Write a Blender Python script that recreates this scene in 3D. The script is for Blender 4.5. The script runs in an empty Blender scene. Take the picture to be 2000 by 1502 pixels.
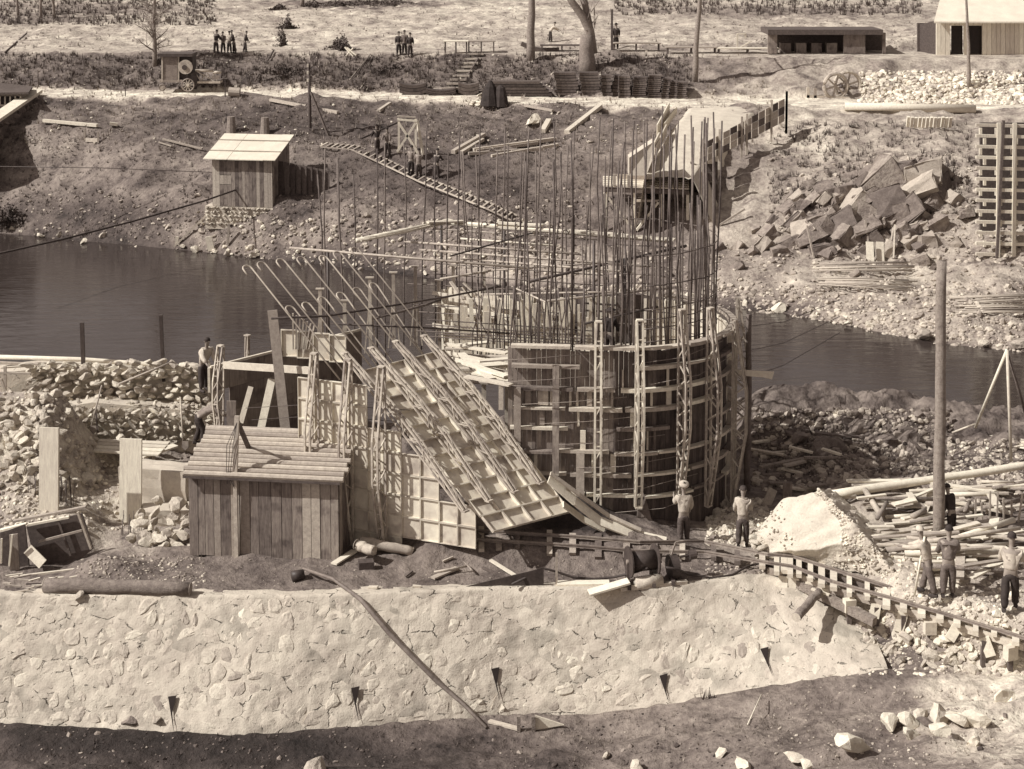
import bpy, bmesh, math, random
import numpy as np
from mathutils import Vector, Matrix
random.seed(7)
S = bpy.context.scene
COL = S.collection
# ---------------------------------------------------------------- camera, sky, sun, exposure
F = 3076.0; PITCH = math.radians(5.0); CH = 18.0; V0 = 751-632.0      # view camera: nearly level, front lowered
cs, sn = math.cos(PITCH), math.sin(PITCH)
cam_d = bpy.data.cameras.new('camera'); cam = bpy.data.objects.new('camera', cam_d); COL.objects.link(cam)
cam.location = (0, 0, CH); cam.rotation_euler = (math.pi/2 - PITCH, 0, 0)
cam_d.sensor_fit = 'HORIZONTAL'; cam_d.sensor_width = 36; cam_d.lens = 36*F/2000
cam_d.shift_y = -632/2000; cam_d.clip_start = 1; cam_d.clip_end = 1500
S.camera = cam
SUN_EL = math.radians(43); SUN_V = Vector((-.955, -.295, 0)).normalized()   # horizontal direction towards the sun
world = bpy.data.worlds.new('World'); S.world = world; world.use_nodes = True
nt = world.node_tree; nt.nodes.clear()
sky = nt.nodes.new('ShaderNodeTexSky'); sky.sky_type = 'NISHITA'; sky.sun_disc = False
sky.sun_elevation = SUN_EL; sky.sun_rotation = math.atan2(SUN_V.x, SUN_V.y)
hsv = nt.nodes.new('ShaderNodeRGBToBW')
tint = nt.nodes.new('ShaderNodeMix'); tint.data_type = 'RGBA'; tint.blend_type = 'MULTIPLY'; tint.inputs[0].default_value = 1
tint.inputs[7].default_value = (1.12, .965, .90, 1)
bg = nt.nodes.new('ShaderNodeBackground'); bg.inputs[1].default_value = .115
wo = nt.nodes.new('ShaderNodeOutputWorld')
nt.links.new(sky.outputs[0], hsv.inputs[0]); nt.links.new(hsv.outputs[0], tint.inputs[6])
nt.links.new(tint.outputs[2], bg.inputs[0]); nt.links.new(bg.outputs[0], wo.inputs[0])
sd = bpy.data.lights.new('sun', 'SUN'); sd.energy = 4.6; sd.angle = math.radians(.5); sd.color = (1, .975, .93)
so = bpy.data.objects.new('sun', sd); COL.objects.link(so); so.location = (-40, -20, 60)
sdir = Vector((SUN_V.x*math.cos(SUN_EL), SUN_V.y*math.cos(SUN_EL), math.sin(SUN_EL)))
so.rotation_euler = sdir.to_track_quat('Z', 'Y').to_euler()
S.view_settings.view_transform = 'Standard'; S.view_settings.look = 'None'
S.view_settings.gamma = 1; S.view_settings.use_curve_mapping = False; S.view_settings.exposure = 0.20
S.render.engine = 'CYCLES'
# ---------------------------------------------------------------- pixel <-> place
def ray(px, py):
    u, v = (px-1000)/F, (py-V0)/F
    return Vector((u, cs - v*sn, -sn - v*cs))
def P(px, py, Z=0.0):
    d = ray(px, py); t = (Z-CH)/d.z
    return Vector((d.x*t, d.y*t, Z))
def PY(px, py, Y):
    d = ray(px, py); t = Y/d.y
    return Vector((d.x*t, Y, CH + d.z*t))
def PPL(px, py, p0, n):
    d = ray(px, py); o = Vector((0, 0, CH)); t = (p0-o).dot(n)/d.dot(n)
    return o + d*t
def proj(x, y, z):
    dp = y*cs + (CH-z)*sn
    return 1000 + F*x/dp, V0 + F*((CH-z)*cs - y*sn)/dp
def ZT(p, py):                       # height over point p that shows at row py
    v = (py-V0)/F; h = p[1]*(sn + v*cs)/(cs - v*sn)
    return CH - h
def ppm(p): return F/(p[1]*cs + (CH-p[2])*sn)
# the site survey was first drawn up in another set of plan coordinates; these two turn one plan into the other
_F0, _c0, _s0 = 3200.0, math.cos(math.radians(16)), math.sin(math.radians(16))
def plan_inv(x, y, z):                  # site -> survey
    px, py = proj(x, y, z); u, v = (px-1000)/_F0, (py-751)/_F0
    t = (z-CH)/np.minimum(-_s0-v*_c0, -.012); return u*t, (_c0-v*_s0)*t
def plan_fwd(x, y, z):                  # survey -> site
    dp = y*_c0+(CH-z)*_s0; px, py = 1000+_F0*x/dp, 751+_F0*((CH-z)*_c0-y*_s0)/dp
    return P(float(px), float(py), float(z))
# ---------------------------------------------------------------- noise
_tab = np.random.RandomState(3).rand(512, 512)
def vn(x, y, s=0):
    x = np.asarray(x, float)+s*17.3+1000; y = np.asarray(y, float)+s*9.7+1000
    ix = np.floor(x).astype(int); iy = np.floor(y).astype(int)
    fx = x-ix; fy = y-iy; fx = fx*fx*(3-2*fx); fy = fy*fy*(3-2*fy)
    a = _tab[ix % 512, iy % 512]; b = _tab[(ix+1) % 512, iy % 512]
    c = _tab[ix % 512, (iy+1) % 512]; d = _tab[(ix+1) % 512, (iy+1) % 512]
    return (a*(1-fx)+b*fx)*(1-fy)+(c*(1-fx)+d*fx)*fy
def fbm(x, y, s=0, o=4):
    r = 0; a = .5; t = 0
    for i in range(o):
        r = r + a*vn(x*2**i, y*2**i, s+i*3); t += a; a *= .5
    return r/t - .5
def ss(a, b, x):
    t = np.clip((x-a)/(b-a), 0, 1); return t*t*(3-2*t)
# ---------------------------------------------------------------- sepia toned materials
def sepia(l):
    T = [(0, (1.23, .945, .86)), (.06, (1.21, .95, .855)), (.2, (1.16, .965, .84)), (.6, (1.075, .985, .81)), (1, (1.045, .995, .82))]
    for (a, ca), (b, cb) in zip(T, T[1:]):
        if l <= b or b == 1:
            t = min(1, max(0, (l-a)/(b-a))); return tuple(l*(x+(y-x)*t) for x, y in zip(ca, cb)) + (1,)
def ramp_sepia(nt_, sock, top=1.0):
    r = nt_.nodes.new('ShaderNodeValToRGB')
    st = [0, .03, .08, .2, .45, .9]
    while len(r.color_ramp.elements) < len(st): r.color_ramp.elements.new(.5)
    for e, l in zip(r.color_ramp.elements, st): e.position = l; e.color = sepia(l)
    nt_.links.new(sock, r.inputs[0]); return r.outputs[0]
def math_n(n, op, a, b=None, clamp=False):
    m = n.nodes.new('ShaderNodeMath'); m.operation = op; m.use_clamp = clamp
    for i, s in enumerate((a, b)):
        if s is None: continue
        if isinstance(s, (int, float)): m.inputs[i].default_value = s
        else: n.links.new(s, m.inputs[i])
    return m.outputs[0]
def noise_n(n, vec, scale, detail=5, rough=.6, dist=0):
    t = n.nodes.new('ShaderNodeTexNoise'); t.inputs['Scale'].default_value = scale
    t.inputs['Detail'].default_value = detail; t.inputs['Roughness'].default_value = rough
    t.inputs['Distortion'].default_value = dist
    n.links.new(vec, t.inputs['Vector']); return t.outputs['Fac']
def maprange(n, v, a, b, c, d):
    m = n.nodes.new('ShaderNodeMapRange'); n.links.new(v, m.inputs[0])
    for i, x in enumerate((a, b, c, d)): m.inputs[i+1].default_value = x
    return m.outputs[0]
MATS = {}
def mk(name, lo, hi, scale=3, stretch=(1, 1, 1), rough=.85, bump=.3, rnd=.3, fine=12, attr=False, metal=0, spots=0, dist=.02, pits=0):
    m = bpy.data.materials.new(name); m.use_nodes = True; n = m.node_tree; b = n.nodes['Principled BSDF']
    tc = n.nodes.new('ShaderNodeTexCoord'); oi = n.nodes.new('ShaderNodeObjectInfo')
    vm = n.nodes.new('ShaderNodeVectorMath'); vm.operation = 'ADD'
    cx = n.nodes.new('ShaderNodeCombineXYZ')
    r37 = math_n(n, 'MULTIPLY', oi.outputs['Random'], 37.0)
    for i in range(3): n.links.new(r37, cx.inputs[i])
    n.links.new(tc.outputs['Object'], vm.inputs[0]); n.links.new(cx.outputs[0], vm.inputs[1])
    mp = n.nodes.new('ShaderNodeMapping'); mp.inputs['Scale'].default_value = stretch
    n.links.new(vm.outputs[0], mp.inputs[0]); vec = mp.outputs[0]
    a = noise_n(n, vec, scale, 5); f = noise_n(n, vec, fine, 4, .65)
    mixv = math_n(n, 'ADD', math_n(n, 'MULTIPLY', a, .6), math_n(n, 'MULTIPLY', f, .4))
    val = maprange(n, mixv, .32, .68, lo, hi)
    if attr:
        at = n.nodes.new('ShaderNodeAttribute'); at.attribute_name = 'tone'
        val = math_n(n, 'MULTIPLY', val, at.outputs['Fac'])
    if rnd: val = math_n(n, 'MULTIPLY', val, maprange(n, oi.outputs['Random'], 0, 1, 1-rnd, 1+rnd))
    if spots:
        sp = noise_n(n, vm.outputs[0], 2.2, 3, .5)
        val = math_n(n, 'MULTIPLY', val, maprange(n, sp, .52, .68, 1, 1-spots))
    if pits:
        sp = noise_n(n, vm.outputs[0], 9, 4, .7)
        val = math_n(n, 'MULTIPLY', val, maprange(n, sp, .62, .70, 1, 1-pits))
    n.links.new(ramp_sepia(n, val), b.inputs['Base Color'])
    b.inputs['Roughness'].default_value = rough; b.inputs['Metallic'].default_value = metal
    b.inputs['Specular IOR Level'].default_value = .25
    if bump:
        bn = n.nodes.new('ShaderNodeBump'); bn.inputs['Strength'].default_value = bump; bn.inputs['Distance'].default_value = dist
        n.links.new(f, bn.inputs['Height']); n.links.new(bn.outputs[0], b.inputs['Normal'])
    MATS[name] = m; return m
# wood grain runs along local Z (vertical boards), X or any; a soft three axis version is used for loose timber
mk('old_board', .10, .30, 2.2, (9, 9, .9), bump=.5, rnd=.35, fine=9, spots=.45)
mk('light_board', .42, .70, 2, (8, 8, .9), bump=.3, rnd=.16, fine=9)
mk('timber', .26, .48, 2.5, (3, 3, 3), bump=.35, rnd=.3, fine=9)
mk('pale_timber', .48, .72, 2.5, (3, 3, 3), bump=.3, rnd=.15, fine=9)
mk('dark_timber', .05, .13, 2.5, (3, 3, 3), bump=.4, rnd=.3)
mk('bark', .12, .32, 4, (2, 2, 2), bump=.9, rnd=.2, fine=14, dist=.04)
mk('form_board', .13, .26, 2, (10, 10, .8), bump=.5, rnd=.3, fine=10, spots=.35)
mk('dark_board', .05, .13, 2, (10, 10, .8), bump=.5, rnd=.35, fine=10, spots=.35)
mk('block_stone', .11, .32, 1.5, bump=1.0, rnd=.2, fine=6, dist=.06)
mk('panel_steel', .46, .72, 1.6, rough=.6, bump=.15, rnd=.14, fine=7, spots=.35)
mk('truss_steel', .26, .52, 3, rough=.6, bump=.15, rnd=.2, spots=.3)
mk('grey_steel', .13, .28, 3, rough=.55, bump=.1, rnd=.2)
mk('dark_steel', .035, .08, 3, rough=.5, bump=.1, rnd=.2)
mk('rebar', .06, .15, 3, rough=.7, bump=.1, rnd=.35)
mk('rebar_pale', .30, .46, 3, rough=.7, bump=.1, rnd=.2)
mk('stone', .34, .62, 3, bump=.9, rnd=.22, fine=10, dist=.04)
mk('pale_stone', .46, .68, 3, bump=.7, rnd=.12, fine=10, dist=.03)
mk('dark_stone', .09, .2, 3, bump=.9, rnd=.25, fine=10, dist=.04)
mk('wall_stone', .36, .58, 3, bump=.9, rnd=.16, fine=12, dist=.03, pits=.5)
mk('grey_stone', .26, .4, 3, bump=.9, rnd=.15, fine=12, dist=.03)
mk('mortar', .40, .58, 1.1, bump=.6, rnd=0, fine=18, dist=.035, pits=.55)
def add_joints(m):
    """faint stones showing through the smeared mortar, with broken open joints between them"""
    n = m.node_tree; b = n.nodes['Principled BSDF']; tc = n.nodes.new('ShaderNodeTexCoord'); mp = n.nodes.new('ShaderNodeMapping'); mp.inputs['Scale'].default_value = (1.5, 2.1, 2.6)
    n.links.new(tc.outputs['Object'], mp.inputs[0]); wob = n.nodes.new('ShaderNodeTexNoise'); wob.inputs['Scale'].default_value = 2.5; n.links.new(mp.outputs[0], wob.inputs['Vector'])
    mx = n.nodes.new('ShaderNodeMix'); mx.data_type = 'VECTOR'; mx.inputs[0].default_value = .22; n.links.new(mp.outputs[0], mx.inputs[4]); n.links.new(wob.outputs['Color'], mx.inputs[5])
    ve = n.nodes.new('ShaderNodeTexVoronoi'); ve.feature = 'DISTANCE_TO_EDGE'; vc = n.nodes.new('ShaderNodeTexVoronoi')
    for v in (ve, vc): n.links.new(mx.outputs[1], v.inputs['Vector']); v.inputs['Scale'].default_value = 1.25
    brk = noise_n(n, tc.outputs['Object'], 3.2, 4, .7); edge = maprange(n, ve.outputs['Distance'], .0, .038, 1, 0)
    crack = math_n(n, 'MULTIPLY', edge, maprange(n, brk, .53, .64, 0, 1)); bw = n.nodes.new('ShaderNodeRGBToBW'); n.links.new(vc.outputs['Color'], bw.inputs[0])
    smear = maprange(n, noise_n(n, tc.outputs['Object'], 1.3, 3, .5), .42, .62, 0, 1)
    tone = math_n(n, 'ADD', 1.0, math_n(n, 'MULTIPLY', smear, maprange(n, bw.outputs[0], .2, .8, -.34, .12)))
    tone = math_n(n, 'MULTIPLY', tone, maprange(n, crack, 0, 1, 1, .5))
    src = b.inputs['Base Color'].links[0].from_socket; mm = n.nodes.new('ShaderNodeVectorMath'); mm.operation = 'SCALE'; n.links.new(src, mm.inputs[0]); n.links.new(tone, mm.inputs['Scale']); n.links.new(mm.outputs[0], b.inputs['Base Color'])
    b2 = n.nodes.new('ShaderNodeBump'); b2.inputs['Strength'].default_value = 1; b2.inputs['Distance'].default_value = .05; n.links.new(math_n(n, 'SUBTRACT', 1.0, crack), b2.inputs['Height'])
    n.links.new(b.inputs['Normal'].links[0].from_socket, b2.inputs['Normal']); n.links.new(b2.outputs[0], b.inputs['Normal'])
add_joints(MATS['mortar'])
mk('plaster', .42, .62, 1.4, bump=.6, rnd=0, fine=16, dist=.05, pits=.45)
mk('concrete', .36, .56, 1.6, bump=.4, rnd=.1, fine=12, pits=.3)
mk('sheet_roof', .52, .7, 1.2, rough=.55, bump=.05, rnd=0)
mk('skin', .22, .30, 4, rough=.6, bump=0, rnd=.1)
mk('white_cloth', .32, .56, 5, bump=1.0, rnd=.08, fine=8)
mk('grey_cloth', .10, .24, 5, bump=1.0, rnd=.2, fine=8)
mk('mid_cloth', .06, .13, 5, bump=1.0, rnd=.3, fine=8, dist=.04)
mk('dark_cloth', .025, .06, 5, bump=1.0, rnd=.3, fine=8)
mk('hair', .02, .05, 6, bump=.2, rnd=.2)
mk('scrub', .05, .14, 4, bump=0, rnd=0)
mk('dry_grass', .16, .36, 4, bump=0, rnd=0)
mk('small_rubble', .22, .55, 1.3, bump=.4, rnd=0, fine=5, attr=True)
mk('rubber', .03, .06, 4, rough=.6, bump=.1, rnd=0)
mk('glass_gap_dark', .02, .03, 4, rough=.15, bump=0, rnd=0)  # near black for window panes, and painted shade in doorways and weep holes
# ---------------------------------------------------------------- mesh building
class MB:
    def __init__(s): s.v = []; s.f = []
    def add(s, vs, fs):
        o = len(s.v); s.v += [tuple(v) for v in vs]; s.f += [tuple(o+i for i in f) for f in fs]; return s
    def bar(s, p, q, w, h, up=(0, 0, 1), q_w=None, q_h=None):
        p = Vector(p); q = Vector(q); d = (q-p).normalized(); up = Vector(up)
        if abs(d.dot(up)) > .98: up = Vector((0, 1, 0)) if abs(d.y) < .9 else Vector((1, 0, 0))
        r = d.cross(up).normalized(); u = r.cross(d)
        w2 = w if q_w is None else q_w; h2 = h if q_h is None else q_h
        vs = [p+r*a*w/2+u*b*h/2 for a, b in ((-1, -1), (1, -1), (1, 1), (-1, 1))] + [q+r*a*w2/2+u*b*h2/2 for a, b in ((-1, -1), (1, -1), (1, 1), (-1, 1))]
        return s.add(vs, [(3, 2, 1, 0), (4, 5, 6, 7), (0, 1, 5, 4), (1, 2, 6, 5), (2, 3, 7, 6), (3, 0, 4, 7)])
    def box(s, c, sx, sy, sz, rz=0, tilt=0):
        M = Matrix.Translation(Vector(c)) @ Matrix.Rotation(rz, 4, 'Z') @ Matrix.Rotation(tilt, 4, 'Y')
        vs = [M @ Vector((a*sx/2, b*sy/2, e*sz/2)) for e in (-1, 1) for a, b in ((-1, -1), (1, -1), (1, 1), (-1, 1))]
        return s.add(vs, [(3, 2, 1, 0), (4, 5, 6, 7), (0, 1, 5, 4), (1, 2, 6, 5), (2, 3, 7, 6), (3, 0, 4, 7)])
    def tube(s, pts, r, n=8, cap=True):
        pts = [Vector(p) for p in pts]; k = len(pts)
        rs = r if isinstance(r, (list, tuple)) else [r]*k
        ref = Vector((0, 0, 1)); vs = []
        d0 = (pts[-1]-pts[0]).normalized()
        if abs(d0.z) > .9: ref = Vector((0, 1, 0))
        for i, p in enumerate(pts):
            d = (pts[min(i+1, k-1)]-pts[max(i-1, 0)]).normalized()
            a = d.cross(ref)
            a = a.normalized() if a.length > 1e-4 else Vector((1, 0, 0)); b = a.cross(d)
            for j in range(n):
                t = 2*math.pi*j/n; vs.append(p + (a*math.cos(t)+b*math.sin(t))*rs[i])
        fs = [(i*n+j, i*n+(j+1) % n, (i+1)*n+(j+1) % n, (i+1)*n+j) for i in range(k-1) for j in range(n)]
        if cap: fs += [tuple(range(n-1, -1, -1)), tuple((k-1)*n+j for j in range(n))]
        return s.add(vs, fs)
    def prism(s, poly, d):            # polygon (list of Vectors) pushed along vector d
        n = len(poly); poly = [Vector(p) for p in poly]; d = Vector(d)
        vs = poly + [p+d for p in poly]
        return s.add(vs, [tuple(range(n-1, -1, -1)), tuple(range(n, 2*n))] + [(i, (i+1) % n, n+(i+1) % n, n+i) for i in range(n)])
    def build(s, name, mat, parent=None, smooth=False, at=None):
        c = Vector(at) if at is not None else sum((Vector(v) for v in s.v), Vector())/max(1, len(s.v))
        me = bpy.data.meshes.new(name); me.from_pydata([(v[0]-c.x, v[1]-c.y, v[2]-c.z) for v in s.v], [], s.f)
        me.materials.append(MATS[mat] if isinstance(mat, str) else mat)
        if smooth: me.polygons.foreach_set('use_smooth', [True]*len(me.polygons))
        me.update(); o = bpy.data.objects.new(name, me); COL.objects.link(o)
        if parent is not None:
            o.parent = parent; o.location = c - world_loc(parent)
        else: o.location = c
        o['wl'] = tuple(c) if parent is None else tuple(c)
        return o
def world_loc(o):
    return Vector(o['wl'])
def thing(name, label, cat, loc, group=None):
    o = bpy.data.objects.new(name, None); COL.objects.link(o); o.empty_display_size = .2
    o.location = loc; o['wl'] = tuple(loc); o['label'] = label; o['category'] = cat
    if group: o['group'] = group
    return o
def tag(o, label, cat, group=None):
    o['label'] = label; o['category'] = cat
    if group: o['group'] = group
    return o
def kind(o, k): o['kind'] = k; return o
def bar1(name, mat, parent, p, q, w, h, up=(0, 0, 1)): return MB().bar(p, q, w, h, up).build(name, mat, parent)
def tube1(name, mat, parent, pts, r, n=8, smooth=True): return MB().tube(pts, r, n).build(name, mat, parent, smooth)
# rocks
def _ico(sub):
    bm = bmesh.new(); bmesh.ops.create_icosphere(bm, subdivisions=sub, radius=1)
    v = np.array([x.co[:] for x in bm.verts]); f = [tuple(l.index for l in p.verts) for p in bm.faces]; bm.free(); return v, f
ICO1, ICO2 = _ico(1), _ico(2)
def rock_v(rs, size, sub=2, cuts=9):
    v = (ICO2 if sub == 2 else ICO1)[0].copy()
    if sub == 2:
        for _ in range(cuts):
            n = rs.normal(size=3); n /= np.linalg.norm(n); d = rs.uniform(.34, .74)
            k = v @ n - d; v -= np.maximum(k, 0)[:, None]*n
    v += rs.normal(scale=.05 if sub == 2 else .14, size=v.shape)
    v *= np.array(size)
    a, b, c = rs.uniform(0, 6.28), rs.uniform(-.5, .5), rs.uniform(-.5, .5)
    R = np.array((Matrix.Rotation(a, 3, 'Z') @ Matrix.Rotation(b, 3, 'X') @ Matrix.Rotation(c, 3, 'Y')))
    return v @ R.T
RS = np.random.RandomState(11)
ROCK_MESH = {}
def rock_mesh(mat, k):
    if (mat, k) not in ROCK_MESH:
        rs = np.random.RandomState(100+k); v = rock_v(rs, (1, rs.uniform(.65, .95), rs.uniform(.55, .85)))
        me = bpy.data.meshes.new('stone'); me.from_pydata(v.tolist(), [], ICO2[1]); me.materials.append(MATS[mat]); ROCK_MESH[(mat, k)] = me
    return ROCK_MESH[(mat, k)]
def rock(name, mat, p, r, parent=None, seed=None, sz=1.0, rz=None):
    o = bpy.data.objects.new(name, rock_mesh(mat, random.randrange(14) if seed is None else seed)); COL.objects.link(o)
    o.scale = (r, r*random.uniform(.8, 1.1), r*sz); o.rotation_euler = (random.uniform(-.3, .3), random.uniform(-.3, .3), random.uniform(0, 6.28) if rz is None else rz)
    p = Vector(p); o['wl'] = tuple(p)
    if parent is not None: o.parent = parent; o.location = p - world_loc(parent)
    else: o.location = p
    return o
def rocks_stuff(name, mat, pts, rad, tone, label_kind='stuff', parent=None):
    n = len(pts); V = []; Fc = []; T = []
    base = ICO1[1]; fo = np.array(base)
    for i, (p, r) in enumerate(zip(pts, rad)):
        v = rock_v(RS, (r, r*RS.uniform(.6, 1), r*RS.uniform(.45, .8)), 1)+np.array(p)
        V.append(v); Fc.append(fo+12*i); T.append(np.full(12, tone[i]))
    V = np.concatenate(V); Fc = np.concatenate(Fc); T = np.concatenate(T)
    me = fast_mesh(name, V, Fc, 3); a = me.attributes.new('tone', 'FLOAT', 'POINT'); a.data.foreach_set('value', T.astype(np.float32))
    me.materials.append(MATS[mat]); o = bpy.data.objects.new(name, me); COL.objects.link(o); o['wl'] = (0, 0, 0); o['kind'] = 'stuff'
    if parent is not None: o.parent = parent; o.location = -world_loc(parent)
    return o
def fast_mesh(name, V, Fc, n, smooth=False):
    me = bpy.data.meshes.new(name); me.vertices.add(len(V)); me.vertices.foreach_set('co', np.asarray(V, np.float32).ravel())
    k = len(Fc); me.loops.add(k*n); me.loops.foreach_set('vertex_index', np.asarray(Fc, np.int32).ravel())
    me.polygons.add(k); me.polygons.foreach_set('loop_start', np.arange(0, k*n, n, dtype=np.int32)); 
    me.polygons.foreach_set('use_smooth', np.full(k, smooth)); me.update(calc_edges=True); me.validate(); return me

TONE = {'pale_timber': 'pale', 'timber': 'brown', 'bark': 'dark grey', 'old_board': 'weathered grey', 'stone': 'grey', 'pale_stone': 'white', 'dark_stone': 'dark', 'block_stone': 'dark grey', 'grey_stone': 'mid grey', 'light_board': 'pale'}
def where(px, py, xs, xw, ys, yw):
    i = sum(px >= v for v in xs); j = sum(py >= v for v in ys); return yw[j]+' '+xw[i]
# ================================================================ GROUND
def interp_loft(x, y, XS, YT, ZT_):
    YJ = [np.interp(x, XS, r) for r in YT]; ZJ = [np.interp(x, XS, r) for r in ZT_]
    z = ZJ[0] + 0*y
    for j in range(len(YJ)-1):
        t = np.clip((y-YJ[j])/(YJ[j+1]-YJ[j]), 0, 1)
        z = np.where(y >= YJ[j], ZJ[j]*(1-t)+ZJ[j+1]*t, z)
    return z
FX = [-60, -33, -20, -12, -3, 6, 14, 20, 26, 45]
SHX = [-60, -33, -22, -16.8, -9, -4.3, 3, 13, 19.6, 24, 45]; SHY = [112, 103.6, 99.4, 96.2, 93.2, 89.8, 86.5, 82.4, 76, 73.7, 66]
shore = lambda x: np.interp(x, SHX, SHY)
_sh = list(shore(np.array(FX, float)))
FYT = [[a-7 for a in _sh], _sh,
       [115, 106, 99.6, 95.5, 91.5, 88, 85, 79.5, 78, 71],
       [117, 108, 101, 97, 93.5, 92, 89, 87.5, 86, 82],
       [121, 112.6, 108, 103, 101, 100, 96, 93.5, 92, 90],
       [122.5, 119.6, 119.3, 118, 116, 113, 112, 111.5, 111, 111],
       [126, 123, 122.7, 121.4, 119.6, 117.5, 117, 117, 116, 116],
       [131, 128, 128, 127.5, 127, 125, 123, 122.5, 122, 122],
       [134, 131, 131, 131, 130.5, 129.5, 128, 128, 128, 128],
       [165]*10, [330]*10]
FZT = [[-4]*10, [-1.6]*10,
       [0, 0, .2, 0, 0, -.2, -.5, -.5, -.4, -.4], [.6, .6, 1.2, 1.2, 1.3, 1.0, 0, 0, 0, 0],
       [4.2, 4.2, 4.0, 3.8, 4.0, 4.0, 3.6, 4.2, 4.4, 4.4], [5.4]*10, [5.5]*10, [7.8]*10, [8.0]*10, [10.2]*10, [38]*10]
def road_w(x, y):                      # 1 on the road
    a = np.interp(x, FX, FYT[5]); b = np.interp(x, FX, FYT[6]); return ss(a-.5, a+.2, y)*(1-ss(b-.2, b+.4, y))
def terr_w(x, y):
    a = np.interp(x, FX, FYT[7]); b = np.interp(x, FX, FYT[8]); return ss(a-.4, a+.2, y)*(1-ss(b-.2, b+.6, y))
def far_h(x, y):
    x = np.asarray(x, float); y = np.asarray(y, float); z = 3.0+0*y+0*x; x_, y_ = x, y
    for _ in range(3): 
        a, b = plan_inv(x_, y_, np.minimum(z, 15)); z = interp_loft(a, b, FX, FYT, FZT)
    x, y = a, b
    z = interp_loft(x, y, FX, FYT, FZT)
    r = np.maximum(road_w(x, y), terr_w(x, y)); s = ss(0, 3, y-shore(x))
    rough = (1-.93*r)*s*np.where(y > 131, .6, 1)
    z = z + rough*(fbm(x*.22, y*.3, 1, 3)*1.5 + fbm(x*1.1, y*1.3, 5, 4)*.65 + fbm(x*4, y*4, 9, 2)*.16)
    z = z + (1-s)*fbm(x*1.5, y*1.5, 8, 3)*.25
    return z
# near side
def foot_y(x): return np.interp(x, [-16, -7, 0, 4, 6.8, 9.7, 11], [40.1, 39.1, 40.3, 40.2, 40.0, 39.5, 39.3])
def foot_z(x): return np.interp(x, [-16, 2, 4, 6.8, 9.7, 16], [-2.6, -2.6, -2.3, -1.7, -1.05, -.8])
def top_y(x):  return np.interp(x, [-16, -6, 0, 4, 5.5, 7.2, 11], [41.75, 41.6, 42.2, 42.1, 42.6, 43.1, 42.2])
def gauss(x, y, cx, cy, rx, ry): return np.exp(-((x-cx)/rx)**2-((y-cy)/ry)**2)
def near_h(x, y):
    x, y = plan_inv(np.asarray(x, float), np.asarray(y, float), 0.0)
    fy, fz, ty = foot_y(x), foot_z(x), top_y(x)
    right = ss(8.6, 11.2, x)
    fg = fz + np.clip(fy-y, 0, 60)*.13 - .25*gauss(x, y, x, fy-1.6, 5, 1)*(1-right) + np.clip(34-y, 0, 40)*.25
    fg = fg + (fbm(x*.5, y*.7, 21, 3)*.7+fbm(x*2.2, y*2.6, 23, 3)*.22)*ss(0, 2.0, fy-y)
    plat = 0*x + .42*right
    plat = plat*1.0
    plat = plat + .5*gauss(x, y, 1.25, 46.3, 1.1, .5) + .25*gauss(x, y, 2.2, 46.2, .8, .4)          # dark spoil heap
    plat = plat + .6*ss(-3.2, -2.2, x)*(1-ss(3, 6, x))*ss(43.6, 45.0, y)*(1-ss(47.3, 48.2, y))
    plat = plat + .35*gauss(x, y, -11.6, 43.6, 1.0, .7)
    plat = plat - .35*ss(-11.8, -13, x)*ss(42, 43, y)*(1-ss(45, 46, y))
    plat = plat + ss(-13.3, -15.4, x)*ss(46.5, 52, y)*2.7
    plat = plat - .5*ss(-8.8, -9.6, x)*ss(45.2, 46, y)*(1-ss(49, 50.5, y))*(1-ss(-12.4, -13.5, x))
    plat = plat + fbm(x*.8, y*.8, 31, 3)*.28
    near_bank = .1 + fbm(x*.7, y*.9, 33, 4)*1.0 + .9*gauss(x, y, 12.5, 58, 4, 1.6) + fbm(x*2, y*2, 35, 3)*.6 + .5*gauss(x, y, 9.5, 57, 1.6, 2)
    plat = plat*(1-ss(52, 55, y)) + near_bank*ss(52, 55, y)
    shy = np.interp(x, [-20, -4, 8, 12, 17, 24], [57, 57, 61, 60.6, 60.0, 61])
    plat = plat + (-3.2-plat)*ss(shy-1.2, shy+2.2, y+fbm(x*.8, y*.8, 41, 3)*2)
    ye = np.interp(x, [8.5, 10.5, 12.7, 16], [42.6, 41.25, 39.7, 38.4])
    w = ss(fy+.12, ty-.12, y)*(1-right) + right*ss(ye-.75, ye+.1, y)
    z = fg*(1-w) + plat*w
    z = z - .5*(1-right)*ss(fy-.02, fy+.3, y)*(1-ss(ty-.05, ty+.25, y))          # stays inside the masonry
    return z + fbm(x*3, y*3, 51, 3)*.13
def mkgrid(hf, x0, x1, y0, y1, st):
    xs = np.arange(x0, x1, st); ys = np.arange(y0, y1, st); X, Y = np.meshgrid(xs, ys); Z = hf(X, Y)
    def f(x, y):
        u = np.clip((x-x0)/st, 0, len(xs)-2.001); v = np.clip((y-y0)/st, 0, len(ys)-2.001); i = u.astype(int); j = v.astype(int); a = u-i; b = v-j
        return (Z[j, i]*(1-a)+Z[j, i+1]*a)*(1-b)+(Z[j+1, i]*(1-a)+Z[j+1, i+1]*a)*b
    return f
NG = mkgrid(near_h, -30, 30, 20, 72, .11); FG = mkgrid(far_h, -75, 75, 60, 230, .28)
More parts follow.
